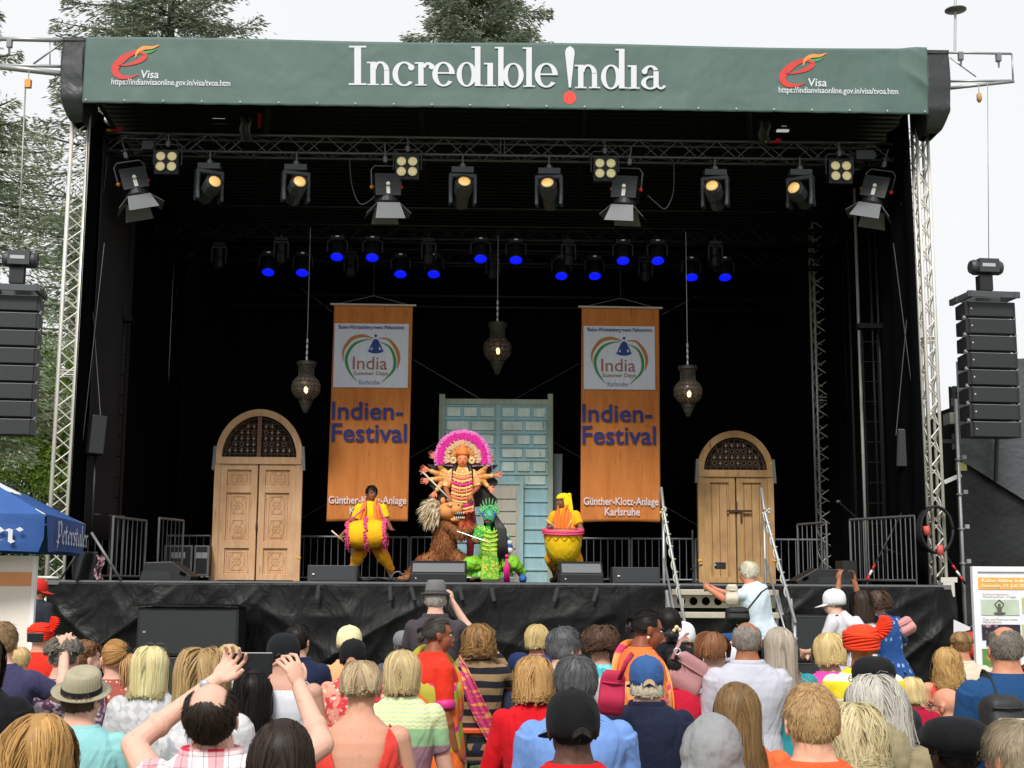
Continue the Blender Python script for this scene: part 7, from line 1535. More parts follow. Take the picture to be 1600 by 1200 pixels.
f4 = person(766, 795, 2050*.989/Y, 'dancer as a green masked demon with black wig and sword, legs spread wide', cl4, None, seated=False, k=.95, base=FZ, rot=pi, hyaw=-.35, hpitch=.1, skinc='#7a4b34', lean=.05, trou=None,
    arms=[((-.29, .02, .28), (-.30, .12, .06)), ((.26, .1, .3), (.22, .3, .33))], hands=[dict(curl=1.1, n=(0, 0, -1), t=-1), dict(curl=1.2, n=(0, 0, -1), t=1)],
    legs=[((-.34, .12, .30), (-.50, .02, .07)), ((.30, .12, .28), (.50, .02, .07))])
A = f4.sh[0]
for k_, t in enumerate((.45, .7, .95, 1.25, 1.5)):
    S, E, W_ = A; p = S+(E-S)*min(t, 1)+(W_-E)*max(0, t-1); o = MB().ell(p, (.07, .07, .055), nu=14, nv=8).build('sleeve_ring', (mat('sleeve_white', '#dadbe0', .7), mat('sleeve_blue', '#2a4f96', .7))[k_ % 2], f4.root, True, world=False)
for i in (0, 1): Q = np.array(f4.legs[i][1]); MB().ell(Q+np.array((0, .06, -.01)), (.06, .13, .07)).build('blue_sock', mat('sock_blue', '#2f62ad', .7), f4.root, True, world=False)
sw = thing('sword', P(735, 838, 20), 'long pale sword held level by the green demon', 'sword'); MB().tube(P(714, 830, 20.0), P(757, 845, 19.95), .006, .012).build('blade', mat('blade', '#cfd3d6', .3, .5), sw); MB().tube(P(756, 845, 19.95), P(766, 848, 19.95), .018).build('grip', GM[1], sw)
t_ = thing('tassel', P(791, 866, 20.0), 'hot pink tassel hanging from the green demon hand', 'tassel'); q = MB()
for i in range(60): a = random.uniform(0, 6.28); r_ = random.uniform(0, .045); p = Vector(P(792, 870, 20.0)); q.path([p, p+Vector((r_*cos(a), r_*sin(a), -.18)), p+Vector((r_*1.2*cos(a), r_*sin(a), -.36-.04*random.random()))], [.006, .008, .004], 4)
q.build('tassel_threads', mat('hot_pink', '#e81c8c', .6), t_, True); MB().ell(P(792, 869, 20.0), .03).build('tassel_head', mat('hot_pink', '#e81c8c', .6), t_, True)
# ================================================================ the audience
def R_(**k): return k
SK1, SK2, SK3, SK4 = '#d8b09c', '#c39a84', '#8a5e47', '#52372c'
def tank(c, back=.2): return lambda F: F.tank(cloth('tank_cloth', c), back)
def hood(F):
    m = cloth('grey_marl_hood', '#8b8c8e'); F.shirt(m, 'long', loose=1.1, name='hooded_sweatshirt'); mb = MB()
    mb.ell(F.h((0, -.02, .02)), np.array((.10, .13, .125)), F.RH(), 28, 18); mb.cap(F.h((0, -.03, -.02)), F.t((0, -.04, .50)), .105, .15); mb.cap(F.t((-.08, -.05, .50)), F.t((.08, -.05, .50)), .12, .12); mb.cap(F.t((0, -.06, .46)), F.t((0, -.08, .30)), .16, .12); o = mb.build('hood', m, F.root, True, world=False); remesh(o, .007, 5, .02, .07)
def sari(F, base, a='#e0562c', b='#c8a23a', c='#9a3fa0'):
    m = cloth('sari_cloth', a, 'sari', b, c); F.shirt(cloth('blouse', base), 'elbow', loose=1.02)
    hz = F.T.translation.z; rings = []
    for sx_, (S, E, W_) in zip((-1, 1), F.sh): q_ = E-(E-S)*.16; d_ = (E-S)/np.linalg.norm(E-S); MB().path([q_-d_*.03, q_-d_*.02, q_+d_*.02, q_+d_*.03], [.058*F.k, .0665*F.k*F.bulk**.3, .065*F.k*F.bulk**.3, .055*F.k], 20).build('sleeve_band', mat('band'+c, c, .6), F.root, True, world=False)
    for z in np.linspace(hz+.36, .06, 16):
        f = max(0, (hz+.12-z)/hz); e_ = .012+.01*(z < hz+.3); rings.append(np.array([((.18*F.bulk+e_+.09*f+.010*sin(t*11+z*4))*cos(t)*F.k, (.128*F.bulk+e_+.10*f+.008*sin(t*13+z*9))*sin(t)*F.k, z) for t in np.linspace(0, 2*pi, 64, endpoint=False)]))
    MB().loft(rings).build('sari_skirt', m, F.root, True, world=False)
    drape(F, [(.12, .1, -.1), (.0, .15, .12), (-.09, .13, .42), (-.125, .0, .56), (-.11, -.11, .42), (-.05, -.15, .1), (-.02, -.17, -.35)], [.2, .24, .2, .16, .2, .26, .3], m, 'sari_drape', .008)
# row by row, from the photo's left edge to its right
p = person
p(4, 970, 262, 'man with short light-brown hair in violet-navy T-shirt holding up a phone, left edge', tee('#3c3a5a', loose=1.05), R_(style='short', c1='#6e563c', c2='#a08560'), skinc=SK1, hyaw=.1,
  arms=[ARM_SEAT[0], ((.33, .10, .40), (.27, .30, .66))], hands=[None, R_(curl=1.0, n=(-.3, 1, 0), d=(-.2, .3, 1), t=1)])
def phone(u, v, D, w_, h_, label, rz=0, tilt=0, screen='#16181c'):
    c_ = P(u, v, D); r = thing('smartphone', c_, label, 'phone'); R = Rz3(rz) @ Ry3(tilt); b = MB().box(c_, (w_, .008, h_), R).build('phone_body', mat('phone_black', '#141518', .3), r); mod_bevel(b, .003)
    MB().box(c_+Vector(R @ np.array((0, -.0055, 0))), (w_*.93, .001, h_*.9), R).build('screen', mat('screen'+screen, screen, .1, 0, .5, 30, emit='#4a4f58', es=.06), r); return r
phone(55, 996, 7.35, .088, .05, 'black phone held up by the man at the left edge')
p(33, 1010, 215, 'small child with pale blond hair behind the man at the left edge', tee('#c8b8a8'), R_(style='short', c1='#b59a66', c2='#dcc694'), k=.75, seated=False)
p(64, 974, 175, 'spectator wearing a bright red headwrap, seen past the raised phone at left', tee('#d8301f', 'long'), None, lambda F: F.turban(cloth('red_wrap', '#e2321f')), skinc=SK2, seated=False)
p(61, 905, 125, 'man in dark clothes and red cap standing between sign and stage skirt', tee('#2a2e38', 'long'), R_(style='short'), lambda F: F.cap(cloth('red_cap', '#c22a22'), strap=False), skinc=SK3, hyaw=-1.2, seated=False, rot=-.4, face=True)
p(-30, 985, 350, 'woman in a black T-shirt cut off by the left picture edge', tee('#101114'), R_(style='bob', c1='#2a1f18', c2='#4a382a'), skinc=SK1, fem=1, bulk=1.15)
p(101, 996, 250, 'man with wavy grey hair in a white and plum floral shirt crossed by straps', tee('#d8cdd6', 'short', 'floral', '#6b4a66', '#b58a9a', 1.2, name='floral_shirt'), R_(style='shag', c1='#5a554d', c2='#8f897e', L=.09), skinc=SK1, bulk=1.1)
p(134, 1000, 225, 'reddish-brown curly head looking right, beside the grey-haired floral shirt man', tee('#c9b8b0'), R_(style='shag', c1='#6e4a33', c2='#9a7250', L=.07, vol=.3), skinc=SK1, hyaw=-.9, face=True)
def straw(F):
    F.fedora(STRAW, cloth('hat_band_black', '#1c1c20'), .128, .105, Rx3(.28) @ Ry3(.22), .03)
g = N('straw'); w1 = g.n('ShaderNodeTexWave'); w1.inputs['Scale'].default_value = 60; w1.inputs['Distortion'].default_value = 3; g.l(g.tc.outputs['Object'], w1.inputs['Vector']); g.col(g.mix(w1.outputs['Fac'], lin('#8f8668'), lin('#c4bda2'))); g.bump(w1.outputs['Fac'], .6, .003); STRAW = g.m
p(128, 1050, 318, 'bearded man in straw fedora with black band and pale turquoise T-shirt', tee('#8fc9cb'), R_(style='short', c1='#4a3d30', c2='#6b5a48', L=.05), straw, skinc=SK1, hyaw=-.35, bulk=1.1)
p(65, 1097, 505, 'woman with thick caramel-blonde layered hair, closest head at the lower left', tee('#2a2c30'), R_(style='bob', c1='#8a6236', c2='#e0b878', L=.27, vol=.48, wave=.012, n=4200), skinc=SK1, fem=1, gap=.045)
F9 = p(180, 998, 245, 'woman with honey ponytail and black scrunchie in rust patterned blouse', tee('#a1544a', 'elbow', 'dots', '#d7b3a5', '#ffffff', 1.6, name='blouse'), R_(style='back', c1='#8f683c', c2='#c79a5f', tail=(.045, -.10, .05)), skinc=SK1, hyaw=.55, fem=1, face=True)
F9.tailhair('#8f683c', '#d6aa70', (.05, -.115, .05), .24, (0, -.25, -1)); MB().ell(F9.h((.05, -.115, .055)), .026, nu=12, nv=8).build('scrunchie', mat('scrunchie', '#15131a', .9, bump=.6), F9.root, True, world=False)
_F = p(237, 1002, 262, 'platinum blonde woman in white lace-backed blouse with sunglasses on her head', tee('#c9c9cb', 'elbow', 'lace', '#a6a7aa', '#ffffff', 1.0, name='blouse', loose=1.15), R_(style='long', c1='#c9b078', c2='#f2e4b8', L=.30, vol=.4, wave=.004), skinc=SK1, fem=1, gap=.04)
def glasses_top(F, par=None):
    q = MB()
    for sx in (-1, 1): q.path([F.h((sx*.03+.028*cos(a), .055, .125+.018*sin(a))) for a in np.linspace(0, 2*pi, 14)], .003, 5); q.path([F.h((sx*.058, .055, .125)), F.h((sx*.09, -.03, .115)), F.h((sx*.09, -.08, .10))], .003, 5)
    q.build('sunglasses', mat('glasses_frame', '#3a352f', .3), F.root, True, world=False)
glasses_top(_F)
p(318, 1000, 345, 'woman with dark-blonde shoulder hair and white marbled top, behind the plaid man', tee('#c2c3c6', 'elbow', 'floral', '#989aa0', '#cfcfcf', .6, name='blouse', loose=1.1), R_(style='long', c1='#84683f', c2='#cdb182', L=.27, vol=.55, wave=.008, n=3600), skinc=SK1, fem=1, gap=.05)
p(358, 1006, 200, 'person with pale blond hair mostly hidden by the big raised phone', tee('#e4e4e2', name='shirt'), R_(style='bob', c1='#b8a070', c2='#e6d4a4', L=.2), fem=1)
p(396, 1040, 262, 'woman with long black hair in black T-shirt with small white heart print', tee('#121316'), R_(style='long', c1='#0c0b0b', c2='#231f1e', L=.42, vol=.5), skinc=SK2, fem=1, gap=.04)
p(428, 1084, 235, 'small blond child in peach top between the black-haired woman and the vest man', tee('#e6b98c'), R_(style='bob', c1='#b48a4e', c2='#e8c88e', L=.18), k=.7, seated=False)
PL = cloth('red_plaid', '#eadfe0', 'plaid', '#d8304c', '#3a3a44', 1.0)
F12 = p(336, 1060, 455, 'balding man in red and white plaid shirt filming with both hands raised', lambda F: F.shirt(PL, 'cap', collar=True, loose=1.06, name='plaid_shirt'), R_(style='short', c1='#17110d', c2='#3a2e26', bald=.72, L=.05, n=2800), skinc=SK1, hpitch=-.42, gap=.0, bulk=1.08,
  arms=[((-.285, .10, .60), (-.045, .24, .80)), ((.345, .12, .60), (.245, .25, .78))], hands=[R_(curl=.7, n=(.5, -.2, .9), d=(.62, .3, .72), t=-1), R_(curl=.7, n=(-.4, .3, .3), d=(-.35, .15, 1), t=1)])
phone(391, 1036, 4.75, .158, .075, 'large black phone held sideways in both hands of the plaid shirt man')
q = MB(); S, E, W_ = F12.sh[0]; d = (W_-E)/np.linalg.norm(W_-E); q.path([W_-d*.04+.031*(np.cross(d, (0, 0, 1))*cos(a)+np.cross(d, np.cross(d, (0, 0, 1)))*sin(a)) for a in np.linspace(0, 2*pi, 16)], .008, 6); q.ell(W_-d*.04+np.array((0, -.03, .012)), (.018, .008, .018)); q.build('wristwatch', mat('watch_silver', '#b8babd', .3, .6), F12.root, True, world=False)
def adcap(F): F.cap(cloth('black_cap', '#15171c'), strap=False); MB().box(F.h((.05, -.095, .055)), (.03, .004, .022), F.RH() @ Rz3(.45)).build('cap_badge', WHT, F.root, world=False); MB().box(F.h((-.045, -.1, .05)), (.018, .004, .026), F.RH() @ Rz3(-.45)).build('cap_badge', WHT, F.root, world=False)
p(443, 991, 255, 'man in black cap and white sleeveless vest next to the raised phone', tank('#cfd2da', .06), R_(style='crop', c1='#6b5646', c2='#8a7562'), adcap, skinc=SK2, bulk=1.05, hyaw=.6)
p(466, 974, 215, 'man with short black hair and navy shirt right of the black cap man', tee('#1d2742', collar=True), R_(style='short', c1='#0e0d0d', c2='#28221f'), skinc=SK2, hyaw=-.35)
p(443, 1112, 520, 'woman with very long straight dark-brown hair and centre parting, lowest row', tee('#3a3a3e'), R_(style='long', c1='#100c0b', c2='#4a3c33', L=.62, vol=.32, wave=.003, n=4200, part=.0), skinc=SK2, fem=1, gap=.03)
p(546, 979, 205, 'person in cream cap and peach jacket near the black skirt', tee('#e6a878', 'long'), R_(style='bob', c1='#241b15', c2='#3d2f25', L=.14), lambda F: F.cap(cloth('cream_cap', '#e3d9a8')), fem=1)
p(552, 1000, 222, 'woman in black cap and coral kurta with cream floral sleeves', tee('#d8404a', 'elbow', 'floral', '#e59a86', '#f0d0b0', .9, name='kurta'), R_(style='crop', c1='#1a1412', c2='#2d2420'), lambda F: F.cap(cloth('plain_black_cap', '#131418')), skinc=SK2, fem=1)
p(565, 1023, 340, 'woman with frosted short bob and coral-red scoop-back tank top', tank('#e2453c', .27), R_(style='bob', c1='#7a5d40', c2='#e6d2ac', L=.15, vol=.30, n=3400), skinc='#cc9c82', fem=1, gap=.035, bulk=1.08)
p(629, 1008, 285, 'woman with ash-blonde bob in pale yellow, green and lilac banded T-shirt', lambda F: F.shirt(cloth('banded_shirt', '#ffffff', 'bands'), 'short', name='shirt'), R_(style='bob', c1='#a08a5c', c2='#ddcb9e', L=.24, vol=.35, n=2800), skinc=SK1, fem=1, gap=.035, bulk=1.05)
F18 = p(681, 905, 190, 'man in grey fedora and dark grey-brown shirt photographing the stage, standing', tee('#453f44', 'short', collar=True), R_(style='crop', c1='#8f8a84', c2='#bdb8b0'), lambda F: F.fedora(cloth('grey_felt', '#6c6b6a'), cloth('grey_band', '#4a4948'), .118, .11, None, .045), seated=False, skinc=SK1, gap=.055, trou=('#3c5f8c',),
  arms=[((-.24, .10, .24), (-.16, .30, .38)), ((.31, .12, .42), (.13, .13, .70))], hands=[None, R_(curl=1.0, n=(-1, .3, 0), d=(-.1, .2, 1), t=1)])
p(632, 984, 178, 'person in a grey cloth cap half hidden behind the blonde bob', tee('#55575c'), R_(style='crop', c1='#6d6a66', c2='#94908a'), lambda F: F.beret(cloth('grey_cap', '#77787b'), .1))
F20 = p(684, 962, 245, 'woman in red and gold sari with greying black hair in a bun, in profile', lambda F: sari(F, '#d8321f', '#e06a2c', '#a8a03a', '#c8287a'), R_(style='back', c1='#17130f', c2='#5b5650', tail=(0, -.11, -.01)), seated=False, k=.9, rot=-1.15, hyaw=-.25, hpitch=.12, skinc='#8d5539', fem=1, face=True, bulk=1.2)
F20.bun('#1b1714', '#4a443e', (0, -.125, -.03), .036)
F21 = p(748, 968, 218, 'woman with tousled light-brown curls and black-tan striped sweater on the orange bench', tee('#1d1e26', 'long', 'hstripe', '#8c7454', '#000000', .9, name='sweater'), R_(style='curly', c1='#5b4228', c2='#b8905c', L=.22, vol=.5), skinc=SK1, fem=1, gap=.04,
  arms=[((-.25, .15, .34), (-.10, .3, .60)), ((.30, .14, .36), (.12, .3, .62))], hands=[R_(curl=.9, n=(1, 0, 0), t=-1), R_(curl=.9, n=(-1, 0, 0), t=1)])
g_ = N('woven_strap'); g_.col(g_.mix(g_.step(g_.noise(22, 2, g_.vec((.4, .4, 2))), .42, .5), lin('#d8964a'), lin('#b8356a')))
drape(F21, [(-.12, .02, .585), (-.09, -.13, .5), (.02, -.16, .25), (.15, -.13, .0)], [.09, .1, .11, .11], g_.m, 'woven_strap', .006)
p(839, 975, 192, 'person with pale blond hair near the skirt, right of the striped sweater woman', tee('#2a3a78'), R_(style='bob', c1='#a48c58', c2='#dcc890', L=.2), fem=1)
p(812, 1018, 215, 'person with navy cloth hat and navy jacket beside the blond clip-haired woman', tee('#2b3146', 'long'), None, lambda F: F.beret(cloth('navy_hat', '#1e2c58'), .095), k=.9)
def specs(F):
    q = MB()
    for sx in (-1, 1): q.path([F.h((sx*.032+.022*cos(a), .1, .004+.016*sin(a))) for a in np.linspace(0, 2*pi, 14)], .0025, 5); q.path([F.h((sx*.054, .098, .008)), F.h((sx*.082, .05, .01)), F.h((sx*.088, -.02, .0))], .0025, 5)
    q.path([F.h((-.01, .102, .006)), F.h((.01, .102, .006))], .0025, 5); q.build('glasses', mat('glasses_dark', '#2a211c', .3), F.root, True, world=False)
specs(p(881, 978, 262, 'man with dark grey hair and glasses turned right, in a white shirt', tee('#c6c9d0', collar=True), R_(style='short', c1='#2d2e30', c2='#7b7d80', L=.07), skinc=SK1, hyaw=-1.0, face=True))
p(938, 970, 240, 'woman with dark frizzy hair, silver barrette and turquoise top, one hand raised', tee('#4bb3bd', 'elbow', 'floral', '#7fd0d4', '#2f8f9c', .8), R_(style='curly', c1='#2c1f18', c2='#6e5140', L=.15, vol=.5), skinc=SK2, fem=1, gap=.04,
  arms=[((-.27, .1, .42), (-.12, .12, .72)), ARM_SEAT[1]], hands=[R_(curl=.7, n=(1, 0, 0), t=-1), None])
p(1068, 973, 190, 'spectator in a white cap behind the woman with pink leather bag', tee('#e2e2e6'), R_(style='crop', c1='#4a4038', c2='#6b5d50'), lambda F: F.cap(cloth('white_cap', '#dcdce0')))
F29 = p(1011, 950, 262, 'smiling woman in orange sari with black bun, pearl earring and gold necklace, in profile', lambda F: sari(F, '#e0763a', '#e8843e', '#eda062', '#c8406a'), R_(style='back', c1='#0f0c0b', c2='#2a2320', tail=(0, -.11, .0)), seated=False, k=.92, rot=-1.2, hyaw=-.2, hpitch=.25, skinc='#8a5136', fem=1, face=True, bulk=1.1)
F29.bun('#0c0a09', '#1e1916', (0, -.125, -.015), .033); MB().ell(F29.h((.085, -.015, -.05)), .009, nu=10, nv=8).build('pearl_earring', mat('pearl', '#efe6d8', .2), F29.root, True, world=False)
F30 = p(1046, 948, 235, 'woman with black hair, flower clip and black blouse carrying a pink leather bag', tee('#17181c', 'elbow'), R_(style='back', c1='#0b0a0a', c2='#201c1b', tail=(0, -.115, -.06)), seated=False, k=.92, skinc=SK3, fem=1); F30.bun('#0b0a0a', '#1f1b1a', (0, -.12, -.07), .045)
MB().ell(F30.h((.03, -.15, -.02)), .016, nu=8, nv=6).ell(F30.h((.05, -.14, -.035)), .014, nu=8, nv=6).ell(F30.h((.012, -.15, -.04)), .013, nu=8, nv=6).build('flower_clip', mat('clip_cream', '#e0c8a0', .5), F30.root, True, world=False)
def softbag(name, u0, u1, v0, v1, Y, col, label, tilt=0, thick=.12, rough=.5, cat='bag', strap=None):
    a = P(u0, v1, Y); b = P(u1, v0, Y); c_ = (a+b)/2; w_ = b.x-a.x; h_ = b.z-a.z; r = thing(name, (c_.x, Y, c_.z), label, cat); q = MB()
    T = Ry3(tilt); rings = []
    for t in np.linspace(-1, 1, 12):
        f = (1-abs(t)**6*.35); rings.append(np.array([T @ np.array((w_/2*f*(1+.06*(-t))*np.sign(cos(p_))*abs(cos(p_))**.4, thick/2*(1-abs(t)**3*.6)*np.sign(sin(p_))*abs(sin(p_))**.6+.01*sin(t*5), h_/2*t)) for p_ in np.linspace(0, 2*pi, 28, endpoint=False)])+np.array(c_))
    m_ = mat(name+col, col, rough, 0, .1, 6, .35, 22, .01); q.loft(rings); b_ = q.build('bag_body', m_, r, True)
    MB().path([np.array(c_)+T @ np.array((x*w_/2, -thick/2-.004+abs(x)*.02, h_*.22)) for x in np.linspace(-.85, .85, 9)], .006, 6).build('seam', m_, b_, True)
    if strap: MB().path([P(*q_[:2], q_[2]) for q_ in strap], .014, 8, flat=.4).build('strap', m_, r, True)
    return r
bp = softbag('leather_bag', 1040, 1100, 1022, 1092, 7.9, '#a9787a', 'large dusty-pink leather bag on the back of the black-haired woman', .55, .08, .5, strap=[(1050, 1030, 7.85), (1062, 1003, 7.9), (1074, 990, 8.1)])
q = MB().path([P(1058+5*cos(a), 1018+5*sin(a), 7.82) for a in np.linspace(0, 2*pi, 14)], .005, 6).build('ring', mat('ring_silver', '#d8d8dc', .2, .7), bp, True)
p(1050, 1012, 255, 'person in red waistcoat with pale pink sleeves behind the pink leather bag', lambda F: (F.shirt(cloth('pink_sleeves', '#e39aa8'), 'long'), F.shirt(cloth('red_waistcoat', '#b81a34'), 'none', infl=.024, name='waistcoat')), R_(style='short', c1='#17120f', c2='#2b2320'), skinc=SK3, k=.95)
softbag('shoulder_bag', 936, 976, 1047, 1118, 6.9, '#b01c45', 'bright raspberry cloth bag between the turquoise top and the blue cap', 0.1, .07, .8, strap=[(968, 1062, 6.85), (978, 1035, 6.8), (988, 1022, 6.95)])
p(834, 1018, 282, 'woman with golden-blond hair pinned by a clip, wearing a bright red sweater', tee('#c8121f', 'long', name='sweater'), R_(style='shag', c1='#94703c', c2='#d8b27a', L=.24, vol=.4, wave=.006), skinc=SK1, fem=1, gap=.035)
p(900, 1022, 352, 'man with charcoal-grey hair in a cornflower-blue shirt behind the large black cap', tee('#6f93cf', 'long', loose=1.06), R_(style='short', c1='#2a2a2b', c2='#77777a', L=.085), skinc=SK1, bulk=1.12)
F33 = p(895, 1064, 430, 'man in large black trucker cap and red T-shirt, centre of the lowest row', tee('#c8191e'), R_(style='crop', c1='#0b0908', c2='#1d1815'), lambda F: F.cap(cloth('black_trucker_cap', '#111214'), hole='#1a1412'), skinc=SK4, hyaw=.2, gap=.048, bulk=1.05)
p(1010, 1017, 280, 'man in faded blue cap with white hair and navy polo shirt', tee('#1b2036', collar=True, loose=1.05), R_(style='bob', c1='#b8ad94', c2='#e6decb', L=.215, vol=.3), lambda F: F.cap(cloth('denim_cap', '#35588c'), hole='#c0a488'), skinc=SK1, gap=.045, bulk=1.18)
F37 = p(1171, 875, 142, 'white-haired photographer in pale blue shirt and jeans sitting on the stage stairs', tee('#d3e2ec', loose=1.05), R_(style='short', c1='#c0b49c', c2='#ece5d4', L=.07), seated=True, rot=.75, lean=.22, side=-.16, skinc='#c4866a', base=0, trou=('#2c4f86',), hyaw=.15,
  arms=[((-.16, .26, .50), (-.08, .50, .66)), ((.20, .26, .44), (.06, .5, .62))], hands=[R_(curl=.9, n=(1, 0, 0), t=-1), R_(curl=.9, n=(-1, 0, 0), t=1)], legs=[((-.14, .46, 1.02), (-.14, .42, .6)), ((.14, .46, .98), (.16, .42, .6))])
c_ = P(1126, 884, 13.6); r = thing('compact_camera', c_, 'small black camera held out by the photographer on the stairs', 'camera'); MB().box(c_, (.1, .05, .07)).build('camera_body', mat('camera_black', '#17181a', .4), r); MB().tube(c_+Vector((-.02, 0, 0)), c_+Vector((-.06, .01, .0)), .028).build('lens', mat('camera_black', '#17181a', .4), r)
softbag('camera_bag', 1134, 1170, 948, 974, 13.6, '#17181c', 'black camera bag on the lap of the photographer on the stairs', 0, .2, .7, strap=[(1166, 955, 13.5), (1190, 925, 13.8), (1201, 918, 14.2)])
softbag('cloth_tote', 1134, 1153, 913, 946, 13.8, '#cfc6b2', 'cream cloth tote hanging beside the photographer on the stairs', 0, .06, .8)
p(1113, 981, 245, 'woman with auburn bob and white shirt printed in blue-grey script', tee('#d3d6e4', 'short', 'script', '#5a628a', '#ffffff', 1, name='blouse'), R_(style='bob', c1='#64402a', c2='#a87650', L=.17, vol=.4), skinc=SK1, hyaw=-.7, fem=1, gap=.035, face=True)
p(1143, 1004, 205, 'person in white cap turned right between auburn bob and balding man', tee('#d9dae2'), R_(style='crop', c1='#6b5d4f', c2='#8f8070'), lambda F: F.cap(cloth('white_cap', '#dcdce0'), fwd=1, strap=False), hyaw=-1.1, k=.9, face=True)
p(1167, 972, 258, 'balding man with grey fringe in a crisp white long-sleeved shirt', tee('#b9bbc6', 'long', collar=True, loose=1.06), R_(style='crop', c1='#6e665e', c2='#aaa298', bald=.85, n=1800), skinc='#9a6647', gap=.0, bulk=1.15, hyaw=-.3)
p(1217, 974, 255, 'woman with very long silver hair fading to brown, teal top', tee('#2f8a92', 'elbow'), R_(style='long', c1='#8d7a68', c2='#c9c2b4', L=.52, vol=.34, wave=.004, n=2800), skinc=SK1, fem=1, gap=.03)
p(1112, 1098, 470, 'person in a light grey hood with back to us, lowest row right of centre', hood, None, skinc=SK1, k=.95, gap=.07)
p(1150, 1057, 385, 'girl with long streaked brown hair and orange T-shirt behind the grey hood', tee('#dd6a3a'), R_(style='long', c1='#43301f', c2='#a48458', L=.6, vol=.3, wave=.004, n=3800), skinc=SK1, fem=1, gap=.03, k=.95)
p(1268, 1066, 500, 'boy with short sandy-ginger hair, big ears and orange T-shirt in the lowest row', tee('#e0592e'), R_(style='crop', c1='#94714a', c2='#d2b384', L=.035, n=5200), skinc='#d9a88e', k=.93, gap=.015)
p(1295, 981, 242, 'woman with light blonde bob in hot pink top', tee('#d84ca4', 'short'), R_(style='bob', c1='#b89a62', c2='#ecd6a2', L=.21, vol=.42), skinc=SK1, fem=1, gap=.04, bulk=1.1)
F46 = p(1303, 921, 165, 'man in white cap and white shirt facing left with black shoulder strap', tee('#c6c4ca'), R_(style='crop', c1='#7a6450', c2='#94806a'), lambda F: F.cap(cloth('white_cap', '#dcdce0'), strap=False), seated=False, rot=1.1, hyaw=.2, face=True, skinc=SK1, k=.93, trou=('#9a9488',), arms=[((-.24, .12, .24), (-.10, .28, .22)), ((.24, .12, .24), (.08, .28, .20))])
F46_ = drape(F46, [(-.1, -.02, .585), (-.02, -.13, .42), (.1, -.135, .22), (.19, -.05, .05)], [.04, .04, .04, .04], mat('strap_black', '#1e1e22', .7), 'shoulder_strap', .004)
F47 = p(1346, 922, 165, 'woman with long dark hair holding a camera overhead with both arms up', tee('#d8d4de'), R_(style='long', c1='#241b17', c2='#54443a', L=.34, vol=.4), seated=False, fem=1, rot=.5, skinc='#a06a4c', k=.9,
  arms=[((-.22, .16, .66), (-.12, .20, .93)), ((.16, .18, .66), (.10, .2, .92))], hands=[R_(curl=.5, n=(1, 0, 0), d=(.1, .1, 1), t=-1), R_(curl=.5, n=(-1, 0, 0), d=(-.1, .1, 1), t=1)])
c_ = P(1325, 899, 12.2); r = thing('camera', c_, 'black camera lifted over the heads near the right monitor', 'camera'); MB().box(c_, (.095, .05, .065)).build('camera_body', mat('camera_black', '#17181a', .4), r); MB().tube(c_, c_+Vector((0, .1, 0)), .03).build('lens', mat('camera_black', '#17181a', .4), r)
def dress(F):
    m = cloth('blue_dress_cloth', '#234a86', 'dots', '#7fa0c4', '#ffffff', .9); F.shirt(m, 'elbow', z0=-.1, name='dress_top'); hz = F.T.translation.z; rings = []
    for z in np.linspace(0, 1, 9): rings.append(np.array([F.t(((.185+.03*z+.01*sin(t*7))*cos(t), (.14+.03*z)*sin(t), -.02-.42*z)) for t in np.linspace(0, 2*pi, 40, endpoint=False)]))
    MB().loft(rings).build('dress_skirt', m, F.root, True, world=False)
p(1374, 917, 160, 'woman with frizzy brown hair in blue dotted dress leaning toward the stage', dress, R_(style='curly', c1='#2f231c', c2='#6b5344', L=.17, vol=.5), seated=False, fem=1, rot=.15, side=-.16, lean=.12, trou=('#17181b',), skinc=SK2, gap=.04, k=.98,
  arms=[((-.24, .16, .40), (-.10, .34, .56)), ((.25, .14, .30), (.12, .34, .40))])
softbag('tote_bag', 1402, 1428, 965, 993, 12.7, '#c98c8a', 'dusty pink tote hanging from the shoulder of the blue dress woman', -.5, .12, .7)
F49 = p(1346, 970, 262, 'man in fan-tailed orange-red turban and yellow shirt with white band', tee('#e6cf2e', 'short', 'bars', '#e9e6c8', '#000000', 1), None, lambda F: F.turban(cloth('orange_turban', '#ea4322')), skinc='#9c6646', gap=.04, hyaw=-.2)
F50 = p(1363, 1014, 285, 'person in round black cap with glasses behind the shaggy white-haired head', tee('#2c2d33'), R_(style='crop', c1='#1b1715', c2='#2e2825'), lambda F: F.beret(cloth('black_round_cap', '#17181b'), .1), hyaw=.8, skinc=SK2, face=True, gap=.045); specs(F50)
def jacket(F):
    m = cloth('khaki_canvas', '#8f8467'); F.shirt(m, 'long', loose=1.22, name='jacket', disp=.03); mb = MB(); mb.cap(F.t((-.13, -.08, .50)), F.t((.13, -.08, .50)), .085, .085); mb.cap(F.t((-.09, -.12, .44)), F.t((.09, -.12, .44)), .085, .085); mb.cap(F.t((0, -.09, .56)), F.t((0, -.12, .40)), .11, .09); remesh(mb.build('jacket_hood', m, F.root, True, world=False), .008, 5, .03, .09)
    drape(F, [(-.14, -.06, .60), (-.05, -.2, .42), (.08, -.19, .15)], [.035, .035, .035], mat('strap_black', '#1e1e22', .7), 'shoulder_strap', .004)
p(1366, 1040, 385, 'person with shaggy silver-white hair and khaki hooded jacket', jacket, R_(style='shag', c1='#9a9488', c2='#e6e2da', L=.30, vol=.6, n=4200), skinc=SK1, gap=.05)
p(1330, 1084, 430, 'woman with wavy cream-blond bob, right of the orange T-shirt boy', tee('#7fb7bd'), R_(style='longcurly', c1='#a89468', c2='#e8dcb8', L=.24, vol=.5, wave=.016, n=3800), skinc=SK1, fem=1, gap=.045)
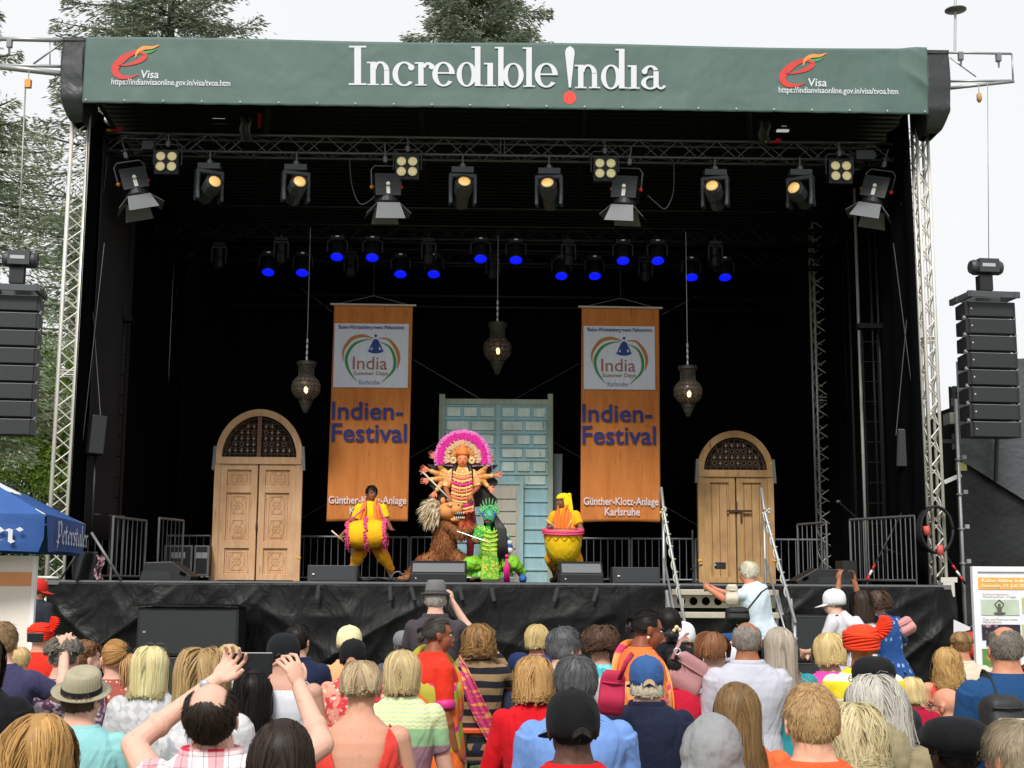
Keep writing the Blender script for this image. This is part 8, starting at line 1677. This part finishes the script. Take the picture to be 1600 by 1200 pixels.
p(1425, 1054, 262, 'small girl with straight white-blond hair and crimson dress', tee('#a81538', 'short'), R_(style='long', c1='#c4a26a', c2='#efdcae', L=.22, vol=.25, wave=.003), skinc='#d49c80', k=.72, seated=False, fem=1, gap=.02)
p(1478, 1006, 232, 'girl with wavy golden hair and coral strap top before the skirt corner', tank('#cf4a3c', .2), R_(style='longcurly', c1='#8a6638', c2='#dcb87c', L=.34, vol=.42), skinc='#d09878', k=.8, seated=False, fem=1, gap=.03)
p(1501, 982, 215, 'boy with mushroom-cut brown hair and cream T-shirt', tee('#cfc3ae'), R_(style='bob', c1='#6a4e30', c2='#a88658', L=.11, vol=.3), k=.85, seated=False, gap=.03)
F56 = p(1478, 1075, 262, 'bald person with dark glasses tilting the head left, above the black beret', tee('#2b2d33'), None, skinc='#cf9a80', hyaw=.9, face=True, k=.9, gap=.0); specs(F56)
def bluepack(F):
    F.shirt(cloth('petrol_blue_shirt', '#1d4470'), 'short', loose=1.08); 
    for sx in (-1, 1): drape(F, [(sx*.10, .1, .50), (sx*.105, .0, .585), (sx*.115, -.10, .5), (sx*.13, -.14, .28)], [.055, .06, .06, .05], mat('strap_black', '#1e1e22', .7), 'backpack_strap', .008)
F57 = p(1570, 979, 305, 'balding man with grey hair in petrol-blue shirt wearing a black backpack', bluepack, R_(style='crop', c1='#5e584f', c2='#938b80', bald=.75, n=2600), skinc='#c58a6c', gap=.0, bulk=1.1)
softbag('backpack', 1537, 1594, 1086, 1150, 6.3, '#1b1c1f', 'black backpack on the back of the petrol-blue shirt man', .0, .2, .6)
F58 = p(1492, 1100, 430, 'dark-skinned man in wide black beret and lilac checked shirt, lowest row', tee('#d0c9d6', 'short', 'plaid', '#a99ab8', '#7a4a66', 1.5, collar=True), R_(style='crop', c1='#0e0c0b', c2='#1c1816'), lambda F: F.beret(cloth('black_beret', '#0f1013'), .118), skinc='#3f261d', gap=.05, hyaw=.3)
F59 = p(1586, 1114, 470, 'man with tousled grey-brown hair and pale glasses at the lower right corner', tee('#b7bfc7'), R_(style='short', c1='#6b5d49', c2='#b3a58c', L=.075, n=5200), skinc='#c08468', gap=.03, hyaw=.45); specs(F59)
p(1612, 1036, 300, 'woman with henna-red hair and dark glasses cut by the right picture edge', tee('#8a6a5a'), R_(style='bob', c1='#5b2c1c', c2='#96502f', L=.2), skinc=SK1, fem=1, hyaw=.5, face=True)
p(1590, 1105, 430, 'person in a cream hat behind the grey-brown haired man at the right corner', tee('#d8d0b8'), None, lambda F: F.fedora(cloth('cream_hat', '#ddd3b4'), cloth('cream_band', '#bcb090'), .12, .09), k=.95, gap=.06)
print('objects', len(bpy.data.objects))
